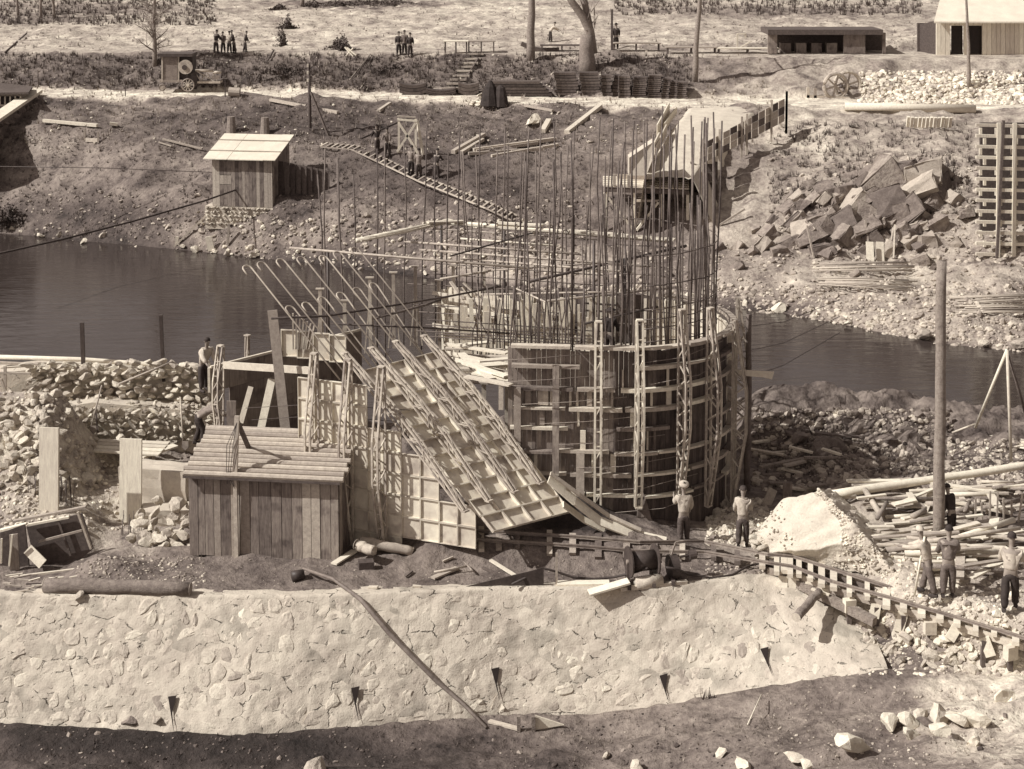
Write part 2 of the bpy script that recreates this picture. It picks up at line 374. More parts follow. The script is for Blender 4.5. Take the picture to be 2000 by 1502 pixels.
def Gmany(px, py, far):
    px = np.asarray(px, float); py = np.asarray(py, float); u = (px-1000)/F; v = (py-V0)/F
    dx, dy, dz = u, cs-v*sn, -sn-v*cs; t = np.full(px.shape, 62. if far else 30.); hit = np.zeros(px.shape, bool); f = FG if far else NG; st = .12 if far else .05
    for _ in range(1500 if far else 900):
        z = CH+dz*t; hit |= z < f(dx*t, dy*t)
        if hit.all(): break
        t = np.where(hit, t, t+st)
    return np.stack([dx*t, dy*t, f(dx*t, dy*t)], 1)
def G(px, py, far=None):
    """first meeting of the sight line with the ground"""
    d = ray(px, py)
    if far is None: far = py < 640 or (py < 700 and px > 1450)
    t = np.linspace(64, 230, 1400) if far else np.linspace(34, 66, 1200)
    x, y, z = d.x*t, d.y*t, CH+d.z*t
    hgt = (FG if far else NG)(x, y); below = np.nonzero(z < hgt)[0]
    i = below[0] if len(below) else len(t)-1
    return Vector((x[i], y[i], float(hgt[i])))
def hz(x, y, far): return float((far_h if far else near_h)(x, y))
def grid_mesh(name, x0, x1, y0, y1, st, hf, tonef, mat, sty=None):
    xs = np.arange(x0, x1+st, st); ys = np.arange(y0, y1, sty or st)
    X, Y = np.meshgrid(xs, ys); Z = hf(X, Y)
    nx, ny = len(xs), len(ys); i = (np.arange(ny-1)[:, None]*nx + np.arange(nx-1)[None]).ravel()
    Fc = np.stack([i, i+1, i+1+nx, i+nx], 1)
    me = fast_mesh(name, np.stack([X.ravel(), Y.ravel(), Z.ravel()], 1), Fc, 4, True)
    a = me.attributes.new('tone', 'FLOAT', 'POINT'); a.data.foreach_set('value', tonef(X, Y, Z).ravel().astype(np.float32))
    me.materials.append(MATS[mat]); o = bpy.data.objects.new(name, me); COL.objects.link(o); o['kind'] = 'structure'; o['wl'] = (0, 0, 0); return o
mk('earth', .22, 1.85, .8, bump=1.0, rnd=0, fine=5, attr=True, dist=.1)
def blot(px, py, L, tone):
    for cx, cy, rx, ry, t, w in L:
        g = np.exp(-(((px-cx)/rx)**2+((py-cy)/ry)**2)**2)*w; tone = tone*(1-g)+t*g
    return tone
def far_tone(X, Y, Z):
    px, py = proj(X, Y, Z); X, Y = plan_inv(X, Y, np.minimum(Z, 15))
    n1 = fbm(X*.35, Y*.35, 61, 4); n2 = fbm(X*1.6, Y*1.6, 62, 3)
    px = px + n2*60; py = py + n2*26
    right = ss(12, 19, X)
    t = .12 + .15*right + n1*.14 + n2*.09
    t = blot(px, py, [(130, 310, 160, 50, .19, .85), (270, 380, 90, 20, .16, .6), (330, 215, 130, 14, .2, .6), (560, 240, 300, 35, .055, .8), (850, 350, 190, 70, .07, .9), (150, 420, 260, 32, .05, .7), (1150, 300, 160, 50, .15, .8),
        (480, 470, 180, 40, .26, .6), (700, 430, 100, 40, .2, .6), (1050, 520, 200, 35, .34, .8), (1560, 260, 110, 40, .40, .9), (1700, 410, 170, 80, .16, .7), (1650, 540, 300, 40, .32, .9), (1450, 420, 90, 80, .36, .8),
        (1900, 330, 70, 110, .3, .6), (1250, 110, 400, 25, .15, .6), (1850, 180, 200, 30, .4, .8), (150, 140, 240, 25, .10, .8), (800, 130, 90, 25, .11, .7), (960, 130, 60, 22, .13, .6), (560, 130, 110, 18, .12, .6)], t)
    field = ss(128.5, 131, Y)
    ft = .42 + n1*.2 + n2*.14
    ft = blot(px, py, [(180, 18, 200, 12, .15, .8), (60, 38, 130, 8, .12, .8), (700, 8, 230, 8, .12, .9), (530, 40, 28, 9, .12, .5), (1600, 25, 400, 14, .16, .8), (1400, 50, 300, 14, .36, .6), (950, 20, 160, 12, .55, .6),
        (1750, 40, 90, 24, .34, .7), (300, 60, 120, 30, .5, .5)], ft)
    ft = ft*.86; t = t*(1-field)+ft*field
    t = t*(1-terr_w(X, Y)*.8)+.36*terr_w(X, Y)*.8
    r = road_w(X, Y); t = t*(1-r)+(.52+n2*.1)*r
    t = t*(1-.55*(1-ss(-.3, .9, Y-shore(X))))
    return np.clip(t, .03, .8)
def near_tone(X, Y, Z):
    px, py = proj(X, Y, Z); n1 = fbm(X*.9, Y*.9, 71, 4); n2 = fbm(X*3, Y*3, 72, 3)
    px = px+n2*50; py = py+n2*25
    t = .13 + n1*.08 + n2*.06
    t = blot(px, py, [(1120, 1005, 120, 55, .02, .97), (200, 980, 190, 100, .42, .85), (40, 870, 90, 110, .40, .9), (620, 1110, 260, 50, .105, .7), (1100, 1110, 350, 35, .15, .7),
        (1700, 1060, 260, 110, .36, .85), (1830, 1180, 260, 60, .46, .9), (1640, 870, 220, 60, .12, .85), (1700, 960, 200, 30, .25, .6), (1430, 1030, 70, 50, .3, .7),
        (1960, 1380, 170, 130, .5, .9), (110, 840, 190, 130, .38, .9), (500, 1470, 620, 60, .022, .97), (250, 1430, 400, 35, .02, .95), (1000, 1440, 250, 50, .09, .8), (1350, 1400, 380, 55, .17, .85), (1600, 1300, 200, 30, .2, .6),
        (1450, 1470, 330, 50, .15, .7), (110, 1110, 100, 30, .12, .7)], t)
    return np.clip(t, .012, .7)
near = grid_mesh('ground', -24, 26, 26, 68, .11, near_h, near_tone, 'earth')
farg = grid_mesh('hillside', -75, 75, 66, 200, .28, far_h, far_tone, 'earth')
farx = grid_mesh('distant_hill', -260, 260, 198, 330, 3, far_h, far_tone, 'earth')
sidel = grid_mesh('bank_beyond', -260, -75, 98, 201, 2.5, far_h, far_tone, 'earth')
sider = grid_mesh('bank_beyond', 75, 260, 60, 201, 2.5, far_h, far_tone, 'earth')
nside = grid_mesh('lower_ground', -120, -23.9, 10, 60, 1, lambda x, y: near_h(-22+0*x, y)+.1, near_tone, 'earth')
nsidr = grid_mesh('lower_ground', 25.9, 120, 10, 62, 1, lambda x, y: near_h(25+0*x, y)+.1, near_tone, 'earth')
# river
wm = bpy.data.materials.new('river_water'); wm.use_nodes = True; n = wm.node_tree; b = n.nodes['Principled BSDF']
b.inputs['Base Color'].default_value = sepia(.035); b.inputs['Roughness'].default_value = .08; b.inputs['IOR'].default_value = 1.33
g = n.nodes.new('ShaderNodeNewGeometry'); mp = n.nodes.new('ShaderNodeMapping'); mp.inputs['Scale'].default_value = (.5, 1.8, 1)
mp.inputs['Rotation'].default_value = (0, 0, -.5)
n.links.new(g.outputs['Position'], mp.inputs[0]); f = noise_n(n, mp.outputs[0], 1.1, 4, .55, .6)
bn = n.nodes.new('ShaderNodeBump'); bn.inputs['Strength'].default_value = .22; bn.inputs['Distance'].default_value = .12
n.links.new(f, bn.inputs['Height']); n.links.new(bn.outputs[0], b.inputs['Normal'])
MATS['river_water'] = wm
o = MB().add([(-260, 52, -1.6), (260, 52, -1.6), (260, 125, -1.6), (-260, 125, -1.6)], [(0, 1, 2, 3)]).build('river', 'river_water'); kind(o, 'structure')
# -------- foreground river wall: sloping masonry with mortar, stones picked out one by one
def wall_pt(x, t, off=0.0):            # t 0 foot .. 1 top edge
    fy, fz, ty = float(foot_y(x)), float(foot_z(x)), float(top_y(x))
    drop = float(np.interp(x, [6.6, 8.8, 9.9], [0, .35, 1.0])); tz = -drop*0.9
    fy -= .06; nrm = Vector((0, -(tz-fz), ty-fy)).normalized()
    p = Vector((x, fy+(ty-fy)*t, fz-.12+(tz+.12-fz)*t)) 
    p = p + nrm*off; return plan_fwd(p.x, p.y, p.z)
xs = np.arange(-15.6, 9.95, .075); ts = list(np.linspace(-.06, 1, 56))
V = []; 
for t in ts:
    for x in xs:
        V.append(wall_pt(x, t, .10 + float(fbm(x*2.2, t*7, 81, 4))*.10 + float(fbm(x*8, t*24, 82, 3))*.05))
for dy in (.06, .16, .3, .45):            # rounded plastered coping
    for x in xs:
        p = wall_pt(x, 1, .06); V.append(Vector((x, p.y+dy+float(fbm(x*1.5, 3, 83, 3))*.25*(dy > .2), p.z+.03-dy*.12+float(fbm(x*5, dy*9, 84, 3))*.05)))
nx = len(xs); ny = len(ts)+4; i = (np.arange(ny-1)[:, None]*nx+np.arange(nx-1)[None]).ravel()
me = fast_mesh('mortar', np.array([tuple(v) for v in V]), np.stack([i, i+1, i+1+nx, i+nx], 1), 4, True); me.materials.append(MATS['mortar'])
WALL = thing('river_wall', 'long sloping pale stone river wall smeared with mortar across the foreground', 'stone wall', (0, 41, -1.2))
o = bpy.data.objects.new('mortar', me); COL.objects.link(o); o['wl'] = (0, 0, 0); o.parent = WALL; o.location = -world_loc(WALL)
def voronoi(pts, x0, x1, y0, y1, gap):
    out = []; pts = np.array(pts)
    for i, p in enumerate(pts):
        poly = [(x0, y0), (x1, y0), (x1, y1), (x0, y1)]
        d = np.hypot(*(pts-p).T); idx = np.argsort(d)[1:18]
        for j in idx:
            q = pts[j]; m = (p+q)/2; nn = (q-p)/np.linalg.norm(q-p); lim = m@nn-gap
            new = []
            for a, b in zip(poly, poly[1:]+poly[:1]):
                da, db = np.dot(a, nn)-lim, np.dot(b, nn)-lim
                if da <= 0: new.append(a)
                if (da < 0) != (db < 0):
                    t = da/(da-db); new.append((a[0]+(b[0]-a[0])*t, a[1]+(b[1]-a[1])*t))
            poly = new
            if len(poly) < 3: break
        if len(poly) >= 3: out.append((p, poly))
    return out
random.seed(3); rs = np.random.RandomState(5); cells = []
L = 3.0
for r in range(8):
    y = .18+r*.37; x = -15.4+random.random()*.4
    while x < 9.4:
        w = random.choice([.25, .35, .45, .6, .8])*random.uniform(.8, 1.2); cells.append((x+w/2, y+random.uniform(-.17, .17))); x += w
cells = voronoi(cells, -15.6, 9.6, -.02, L-.05, .035)
n_st = 0; extra = MB()
for (c, poly) in cells:
    if c[0] > 8.6: continue
    lo = c[1] < 1.2 or c[0] < -6; k = random.random()
    if k > (.97 if lo else .72): continue      # others lie hidden under the mortar
    h = random.uniform(-.035, .0) if lo else random.uniform(-.05, -.01)
    # round the corners: midpoint subdivision then shrink
    pl = poly; q = []
    for a, b_ in zip(pl, pl[1:]+pl[:1]): q += [(a[0]*.78+b_[0]*.22, a[1]*.78+b_[1]*.22), (a[0]*.22+b_[0]*.78, a[1]*.22+b_[1]*.78)]
    cx_, cy_ = c; outer = []; inner = []
    for a in q:
        jx, jy = random.uniform(-.04, .04), random.uniform(-.04, .04)
        outer.append(wall_pt(a[0]+jx, (a[1]+jy)/L, .0)); s_ = .80
        inner.append(wall_pt(cx_+(a[0]-cx_)*s_+jx, (cy_+(a[1]-cy_)*s_)/L, .115+h+random.uniform(-.012, .012)))
    mid = [wall_pt(cx_+(a[0]-cx_)*.96, (cy_+(a[1]-cy_)*.96)/L, .09+h*.5) for a in q]
    nq = len(q); ctr = wall_pt(cx_, cy_/L, .125+h+random.uniform(-.01, .02))
    fs = [(i, (i+1) % nq, nq+(i+1) % nq, nq+i) for i in range(nq)] + [(nq+i, nq+(i+1) % nq, 2*nq+(i+1) % nq, 2*nq+i) for i in range(nq)] + [(2*nq+i, 2*nq+(i+1) % nq, 3*nq) for i in range(nq)]
    m = MB().add(outer+mid+inner+[ctr], fs)
    if n_st < 300: m.build('stone', random.choices(['wall_stone', 'grey_stone', 'pale_stone'], [11, .5, .35])[0], WALL); n_st += 1
    else: extra.add(m.v, m.f)
if extra.v: kind(extra.build('stone', 'wall_stone', WALL), 'stuff')
_xx, _tt = np.meshgrid(np.arange(-15.5, 9.5, .05), np.arange(0, 1.001, .02)); _W = [wall_pt(float(a), float(b_), .16) for a, b_ in zip(_xx.ravel(), _tt.ravel())]
_WP = np.array([proj(*p) for p in _W])
def wall_at(px, py, lift=0.0):
    p = _W[int(np.argmin(np.hypot(_WP[:, 0]-px, _WP[:, 1]-py)))]; return Vector((p.x, p.y-lift*.6, p.z+lift*.6))
for px, py in ((335, 1376), (692, 1362), (968, 1320), (1295, 1328), (1494, 1285)):     # weep holes: dark wedges on the face, painting the slot's shade and its tail
    t = 0.5; best = None
    for xx in np.arange(-13, 8, .05):
        for tt in np.arange(0, 1, .04):
            q = wall_pt(xx, tt, .12); a, b_ = proj(*q); e = abs(a-px)+abs(b_-py)
            if best is None or e < best[0]: best = (e, xx, tt)
    _, xx, tt = best
    MB().prism([wall_pt(xx-.11, tt+.05, .17), wall_pt(xx+.11, tt+.06, .17), wall_pt(xx+.04, tt-.07, .17), wall_pt(xx+.12, tt-.2, .17)], (0, .02, .01)).build('weep_hole_shade', 'glass_gap_dark', WALL)
# ================================================================ FORMWORK OF THE PIER
E1 = Vector((.68, .733, 0)).normalized(); E2 = Vector((.733, -.68, 0)).normalized()
def lattice(p0, p1, n, label, group, bow=.38, w=.17, seg=9, mat='truss_steel', head=True, skip=(), th=.045, name='lattice_strut'):
    """steel strut: two chords against the shutter, two bowed chords outside, zigzag lacing"""
    p0, p1, n = Vector(p0), Vector(p1), Vector(n).normalized(); d = (p1-p0).normalized(); s = d.cross(n).normalized()
    T = thing(name, label, 'lattice strut', p0, group)
    def back(t, k): return p0+(p1-p0)*t + s*(w/2*k) + n*.05
    def front(t, k): return p0+(p1-p0)*t + s*(w*.42*k) + n*(.11+bow*min(1, min(t, 1-t)*2.6))
    for k in (-1, 1):
        MB().bar(back(0, k), back(1, k), th, th, n).build('chord', mat, T)
        m = MB(); tt = [0, .385, .615, 1]
        for a, b_ in zip(tt, tt[1:]): m.bar(front(a, k), front(b_, k), th, th, n)
        m.build('chord', mat, T)
    for i in range(seg):
        a, b_ = (i+.15)/seg*.94+.03, (i+.85)/seg*.94+.03
        for k in (-1, 1):
            if (i+k) in skip: continue
            q = (back(a, k), front(b_, k)) if i % 2 else (front(a, k), back(b_, k))
            MB().bar(q[0], q[1], th*.62, th*.62, s).build('brace', mat, T)
        MB().bar(front(a, -1), front(a if i % 3 else b_, 1), th*.6, th*.6, d).build('tie', mat, T)
    if head:
        MB().box(p1+d*.02+n*.08, .2, .16, .04, math.atan2(s.y, s.x)).build('head_plate', mat, T)
        MB().box(p0-d*.02+n*.08, .2, .16, .05, math.atan2(s.y, s.x)).build('foot_plate', mat, T)
    return T
def panel_mb(o, u, v, n, w, h, th=.07, rim=.035):
    """sheet steel shutter panel: recessed sheet, raised flanges; o corner, u along, v up, n outwards"""
    m = MB()
    c = o+u*w/2+v*h/2
    def B(a, b_, wu, hv, n0, n1):
        q = [o+u*a+v*b_, o+u*(a+wu)+v*b_, o+u*(a+wu)+v*(b_+hv), o+u*a+v*(b_+hv)]
        m.prism([p+n*n0 for p in q], n*(n1-n0))
    B(.01, .01, w-.02, h-.02, 0, .012)
    B(.004, .004, w-.008, rim*.6, .013, th); B(.004, h-.004-rim*.6, w-.008, rim*.6, .013, th)
    B(.004, rim, rim*.55, h-2*rim, .013, th); B(w-.004-rim*.55, rim, rim*.55, h-2*rim, .013, th)
    return m
# ---- stepped steel shutter wall on the left
m_ = .40; WU = Vector((1, -m_, 0)).normalized(); WN = Vector((-WU.y*-1, -WU.x, 0)); WN = Vector((-m_, -1, 0)).normalized()
W0 = PPL(583, 735, P(770, 1075, 0), WN); ztop = W0.z; UP = Vector((0, 0, 1))
SW = thing('steel_shutter_wall', 'stepped wall of pale sheet steel shutter panels behind the plank shed', 'formwork', (W0.x, W0.y, 0))
cw, rh = .61, .62
def colx(px, py):                      # distance along the wall of a pixel
    return (PPL(px, py, W0, WN)-W0).dot(WU)
xA, xB, xC, xD = colx(718, 752), colx(785, 847), colx(859, 900), colx(931, 1000)
steps = [(0, xA, 0), (xA, xB, 2), (xB, xC, 3), (xC, xD, 5)]
for a, b_, r0 in steps:
    nc = max(1, round((b_-a)/cw)); w = (b_-a)/nc
    for c in range(nc):
        for r in range(r0, {0: 8, 2: 8, 3: 7, 5: 7}[r0]):
            zz = ztop-(r+1)*rh
            o = W0+WU*(a+c*w)+UP*(zz-ztop)
            m = panel_mb(o, WU, UP, WN, w, rh)
            m.build('panel', 'panel_steel', SW)
def wallp(px, py, off=0.0): return PPL(px, py, W0+WN*off, WN)
for i, (x0_, y0_, x1_, y1_, lab) in enumerate([(626, 1075, 616, 690, 'tall lattice strut nearest the plank shed on the stepped steel shutter wall'),
        (692, 1072, 682, 702, 'middle lattice strut of the three on the stepped steel shutter wall'),
        (757, 1068, 747, 716, 'lattice strut on the stepped steel shutter wall, closest to the sloping shutter')]):
    top = wallp(x1_, y1_, .1); bot = top.copy(); bot.z = .05
    lattice(bot, top, WN, lab, 'lattice struts on the steel shutter wall', bow=.42, seg=11, w=.2, th=.055, mat='truss_steel')
# cross timber and tall plank at the left end
T = thing('cross_timber', 'pale squared timber bolted level between two short steel posts', 'timber', PY(435, 715, 49.5))
bar1('beam', 'pale_timber', T, PY(437, 713, 49.6), PY(612, 724, 47.4), .08, .22)
tag(bar1('tall_plank', 'timber', None, PY(560, 862, 47.2), PY(532, 606, 47.6), .30, .07, (0, -1, 0)), 'tallest upright plank standing left of the stepped steel wall', 'plank')
tag(bar1('slanted_plank', 'pale_timber', None, PY(505, 858, 48.2), PY(531, 740, 48.8), .24, .05, (0, -1, 0)), 'pale plank leaning to the right beside the tallest upright plank', 'plank')
tag(bar1('slanted_plank', 'pale_timber', None, PY(470, 826, 48.8), PY(490, 755, 49.2), .17, .05, (0, -1, 0)), 'short narrow plank leaning just left of the pale slanted plank', 'plank')
tag(bar1('upright_board', 'old_board', None, PY(452, 850, 49.2), PY(452, 783, 49.2), .30, .05, (0, -1, 0)), 'short grey upright board beside the left lattice strut', 'board')
lattice(PY(432, 850, 50), PY(434, 675, 50.6), (-.5, -.8, 0), 'short lattice strut with steel head beside the worker in a white shirt', 'lattice struts round the pier', seg=6, bow=.2, w=.26)
lattice(PY(486, 730, 53.5), PY(486, 655, 53.5), (-.5, -.8, 0), 'thin steel post head standing over the river left of the tallest plank', 'lattice struts round the pier', seg=2, bow=.02, w=.12)
tag(bar1('thin_post', 'dark_steel', None, PY(482, 725, 54), PY(481, 651, 54), .12, .1), 'dark flat post right behind the small steel post head', 'post')
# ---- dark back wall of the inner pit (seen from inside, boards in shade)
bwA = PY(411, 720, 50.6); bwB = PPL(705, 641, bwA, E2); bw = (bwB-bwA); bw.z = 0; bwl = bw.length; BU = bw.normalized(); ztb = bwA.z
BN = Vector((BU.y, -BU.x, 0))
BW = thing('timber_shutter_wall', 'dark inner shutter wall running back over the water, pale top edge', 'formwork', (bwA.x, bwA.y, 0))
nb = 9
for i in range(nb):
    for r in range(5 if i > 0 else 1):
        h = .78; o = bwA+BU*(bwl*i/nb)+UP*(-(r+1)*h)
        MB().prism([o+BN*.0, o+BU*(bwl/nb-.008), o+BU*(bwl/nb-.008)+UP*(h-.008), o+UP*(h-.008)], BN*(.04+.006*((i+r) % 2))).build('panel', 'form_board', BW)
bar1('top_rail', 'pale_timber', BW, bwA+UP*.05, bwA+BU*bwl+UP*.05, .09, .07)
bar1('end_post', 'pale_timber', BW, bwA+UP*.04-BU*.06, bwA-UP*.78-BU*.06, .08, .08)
# lit outer shutter panels beyond
FP = thing('outer_shutter_panels', 'short run of pale shutter panels over the river behind the tallest plank', 'formwork', PY(600, 660, 54))
pw0 = PY(549, 642, 52.8)
for i in range(4):
    o = pw0+WU*(i*.62)-UP*.95
    panel_mb(o, Vector((1, -.15, 0)).normalized(), UP, Vector((-.15, -1, 0)).normalized(), .6, .95, .08, .06).build('panel', 'panel_steel', FP)
for i in range(7): bar1('strut', 'truss_steel', FP, PY(573+i*5, 682, 52.4), PY(572+i*7, 612+i*4, 52.3), .05, .05)
# steel post heads of the shutters that stand in the river behind
for i, (px, py, pb) in enumerate([(625, 565, 640), (673, 588, 640), (722, 543, 620), (768, 533, 610), (811, 521, 605), (857, 548, 625), (885, 520, 570), (945, 532, 590)]):
    Yh = 54.6+i*.75 if i < 5 else 57
    a, b_ = PY(px+2, pb+70, Yh), PY(px, py, Yh)
    T = thing('steel_post', ['steel post head with splayed legs left of the hooked bars', 'steel post head low among the hooked bars, second from the left', 'third steel post head over the river behind the hooked bars', 'fourth steel post head over the river behind the hooked bars',
        'tallest steel post head in the middle of the river', 'steel post head at the left end of the white board wall', 'steel post head with an open top above the white board wall', 'slender steel post head over the middle of the white board wall'][i], 'steel post', a, 'steel post heads behind the pier')
    bar1('post', 'truss_steel', T, a, b_, .12, .1); MB().box(b_+UP*.02, .3, .14, .04).build('head_plate', 'truss_steel', T)
    mid = a.lerp(b_, .75)
    for sx in (-.22, .22): bar1('leg', 'truss_steel', T, mid, a+Vector((sx, 0, 0)), .045, .045)
# ---- sloping shutter (steel panels on an inclined plane)
Cc = P(1112, 1002, 1.0); d_ = ray(866, 686)
_t = (Cc.x*d_.y-Cc.y*d_.x)/(E2.x*d_.y-E2.y*d_.x); _B = Cc-E2*_t; Bc = Vector((0, 0, CH))+d_*(_B.y/d_.y)
SN = (Bc-Cc).cross(E1).normalized()
if SN.z < 0: SN = -SN
SD = (Bc-Cc); SD = (SD - E1*SD.dot(E1)).normalized()         # up the slope
SL = thing('sloping_shutter', 'inclined shutter of pale steel panels running down to the dark spoil heap', 'formwork', (0.2, 47.5, .2))
def sp(px, py, off=0.0): return PPL(px, py, Cc+SN*off, SN)
tr = sp(866, 686); tl = sp(700, 729); br = sp(1112, 1003); bl = sp(962, 1042)
NR, NCc = 11, 4
for r in range(NR):
    for c in range(NCc):
        if r < 3 and c == 0 and r < 0: continue
        def q(a, b_): return (tr.lerp(tl, a)).lerp(br.lerp(bl, a), b_)
        a0, a1, b0, b1 = c/NCc, (c+1)/NCc, r/NR, (r+1)/NR
        o, o2, o3 = q(a0, b1), q(a1, b1), q(a0, b0)
        u = (o2-o); v = (o3-o); w, h = u.length, v.length
        panel_mb(o, u.normalized(), v.normalized(), SN, w, h, .11, .035).build('panel', 'panel_steel', SL)
for i, (tx, ty, bx, by) in enumerate([(827, 660, 1052, 945), (772, 671, 1002, 962), (724, 684, 952, 980), (672, 694, 905, 1000)]):
    t_, b_ = sp(tx, ty, .1), sp(bx, by, .1)
    lattice(b_, t_, SN, ['lattice strut along the right edge of the sloping shutter', 'second lattice strut from the right on the sloping shutter', 'third lattice strut from the right on the sloping shutter', 'leftmost lattice strut on the sloping shutter, next to the stepped steel wall'][i],
        'lattice struts lying on the sloping shutter', bow=.22, seg=11, w=.15, mat='truss_steel', th=.045)
# curved timber edge at the foot of the slope
for i, (pts, w) in enumerate([([(1072, 935), (1122, 978), (1172, 1018), (1238, 1044), (1300, 1058)], .34), ([(1075, 925), (1130, 965), (1190, 1008), (1250, 1035)], .14), ([(1100, 985), (1140, 1015), (1180, 1035)], .22)]):
    zs = [2.3, 1.65, .95, .5, .3] if i == 0 else ([2.45, 1.8, 1.0, .6] if i == 1 else [1.5, .95, .6])
    q = [P(x, y, z) for (x, y), z in zip(pts, zs)]
    m = MB()
    for a, b_ in zip(q, q[1:]): m.bar(a, b_+(b_-a)*.02, w, .05, SN)
    tag(m.build('curved_plank', ['pale_timber', 'timber', 'pale_timber'][i]), ['broad pale plank curving down round the foot of the sloping shutter', 'narrow brown plank along the upper edge of the curving foot planks', 'short pale plank between the sloping shutter and the spoil heap'][i], 'plank', 'planks curving round the foot of the slope')
# hooked bars
def hook(px, py, ex, ey, off, r=.026):
    a, b_ = sp(ex, ey, off), sp(px, py, off); d = (b_-a).normalized(); side = d.cross(SN).normalized()
    if side.x > 0: side = -side
    pts = [a, b_]
    R_ = .16
    for k in range(1, 7):
        t = math.pi*k/6*1.05; pts.append(b_+side*(R_-R_*math.cos(t))+d*(R_*math.sin(t)))
    pts.append(pts[-1]-d*.18)
    return MB().tube(pts, r, 6)
HB = thing('hooked_reinforcement', 'fan of slanting steel bars with hooked ends above the sloping shutter', 'steel bars', (-4.6, 50.5, 3.5))
bars = [(492, 524, 664, 742), (520, 517, 690, 728), (557, 511, 728, 720), (597, 507, 762, 712), (640, 505, 800, 706), (668, 497, 830, 698), (702, 489, 862, 688)]
for x, y, ex, ey in bars: hook(x, y, ex, ey, -.15).build('bar', 'rebar_pale', HB, True)
for x, y, ex, ey in [(575, 603, 684, 742), (607, 596, 715, 735), (638, 586, 745, 726), (674, 577, 775, 718), (706, 568, 804, 708), (738, 559, 832, 700)]: hook(x, y, ex, ey, -1.0).build('bar', 'rebar_pale', HB, True)
tube1('cross_bar', 'rebar', HB, [sp(530, 622, -.3), sp(640, 617, -.3), sp(870, 580, -.5), sp(975, 560, -.7)], .035, 6)
tube1('cross_bar', 'rebar', HB, [sp(730, 622, -.5), sp(830, 596, -.6), sp(860, 586, -.6)], .04, 6)
tube1('cross_bar', 'rebar', HB, [sp(655, 633, -.8), sp(830, 640, -.8), sp(1050, 655, -1.2)], .03, 6)
# ================================================================ ROUND TIMBER SHUTTER
CR = 3.4; CY = P(1205, 1036, 0).y+CR; CX = 209/F*(CY*cs+15*sn); CZ = ZT((CX, CY-CR, 0), 684)
def circ(a, r, z): return Vector((CX+r*math.cos(a), CY+r*math.sin(a), z))
A1 = math.radians(265)
def cyl(a, r, z):                      # round at the right, running out into a straight wall on the left
    a = a % (2*math.pi)
    if math.pi <= a < A1: return circ(A1, r, z)+Vector((math.sin(A1), -math.cos(A1), 0))*(A1-a)*CR
    return circ(a, r, z)
def nrm_of(a):
    a = a % (2*math.pi); a = A1 if math.pi <= a < A1 else a; return Vector((math.cos(a), math.sin(a), 0))
def ang_of(X, r):
    xa = circ(A1, r, 0).x
    return A1-(xa-X)/CR if X < xa else 2*math.pi-math.acos(max(-1, min(1, (X-CX)/r)))
RT = thing('round_timber_shutter', 'tall round shutter of upright boards ringed by curved timber walers', 'formwork', (CX, CY, 0))
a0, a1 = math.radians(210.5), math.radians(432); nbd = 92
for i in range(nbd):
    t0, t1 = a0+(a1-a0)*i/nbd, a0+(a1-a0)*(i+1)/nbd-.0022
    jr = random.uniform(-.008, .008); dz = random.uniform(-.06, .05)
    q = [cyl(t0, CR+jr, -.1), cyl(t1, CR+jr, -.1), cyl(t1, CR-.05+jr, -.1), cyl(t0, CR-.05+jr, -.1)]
    MB().prism(q, (0, 0, CZ+.08+dz)).build('board', ('form_board' if t0 < math.radians(262) else 'dark_board') if t0 < math.radians(345) else 'light_board', RT)  # shaded right side painted with darker boards, paler ones round the back
rowsz = [ZT((CX, CY-CR-.1, 0), y) for y in (682, 722, 765, 802, 842, 887, 930, 972)]
random.seed(21)
for k, z in enumerate(rowsz):
    a = a0+.02+random.uniform(0, .08)
    while a < a1-.05:
        l = random.uniform(.32, .6); b_ = min(a+l, a1); n_ = 4; wd = random.uniform(.12, .2) if k else .24
        zz = z+random.uniform(-.03, .03); tk = random.uniform(.06, .11)
        if random.random() < .84 or k == 0:
            m = MB(); vs = []
            for j in range(n_+1):
                t = a+(b_-a)*j/n_; ro = CR+.055+wd*(1 if 0 < j < n_ else .92)
                vs += [cyl(t, CR+.022, zz), cyl(t, ro, zz), cyl(t, ro, zz+tk), cyl(t, CR+.022, zz+tk)]
            fs = [(4*j+c, 4*j+(c+1) % 4, 4*j+4+(c+1) % 4, 4*j+4+c) for j in range(n_) for c in range(4)] + [(0, 1, 2, 3), (4*n_+3, 4*n_+2, 4*n_+1, 4*n_)]
            m.add(vs, fs).build('waler', random.choice(['timber', 'timber', 'old_board', 'pale_timber']) if k else 'timber', RT)
        a = b_+random.uniform(.005, .05)
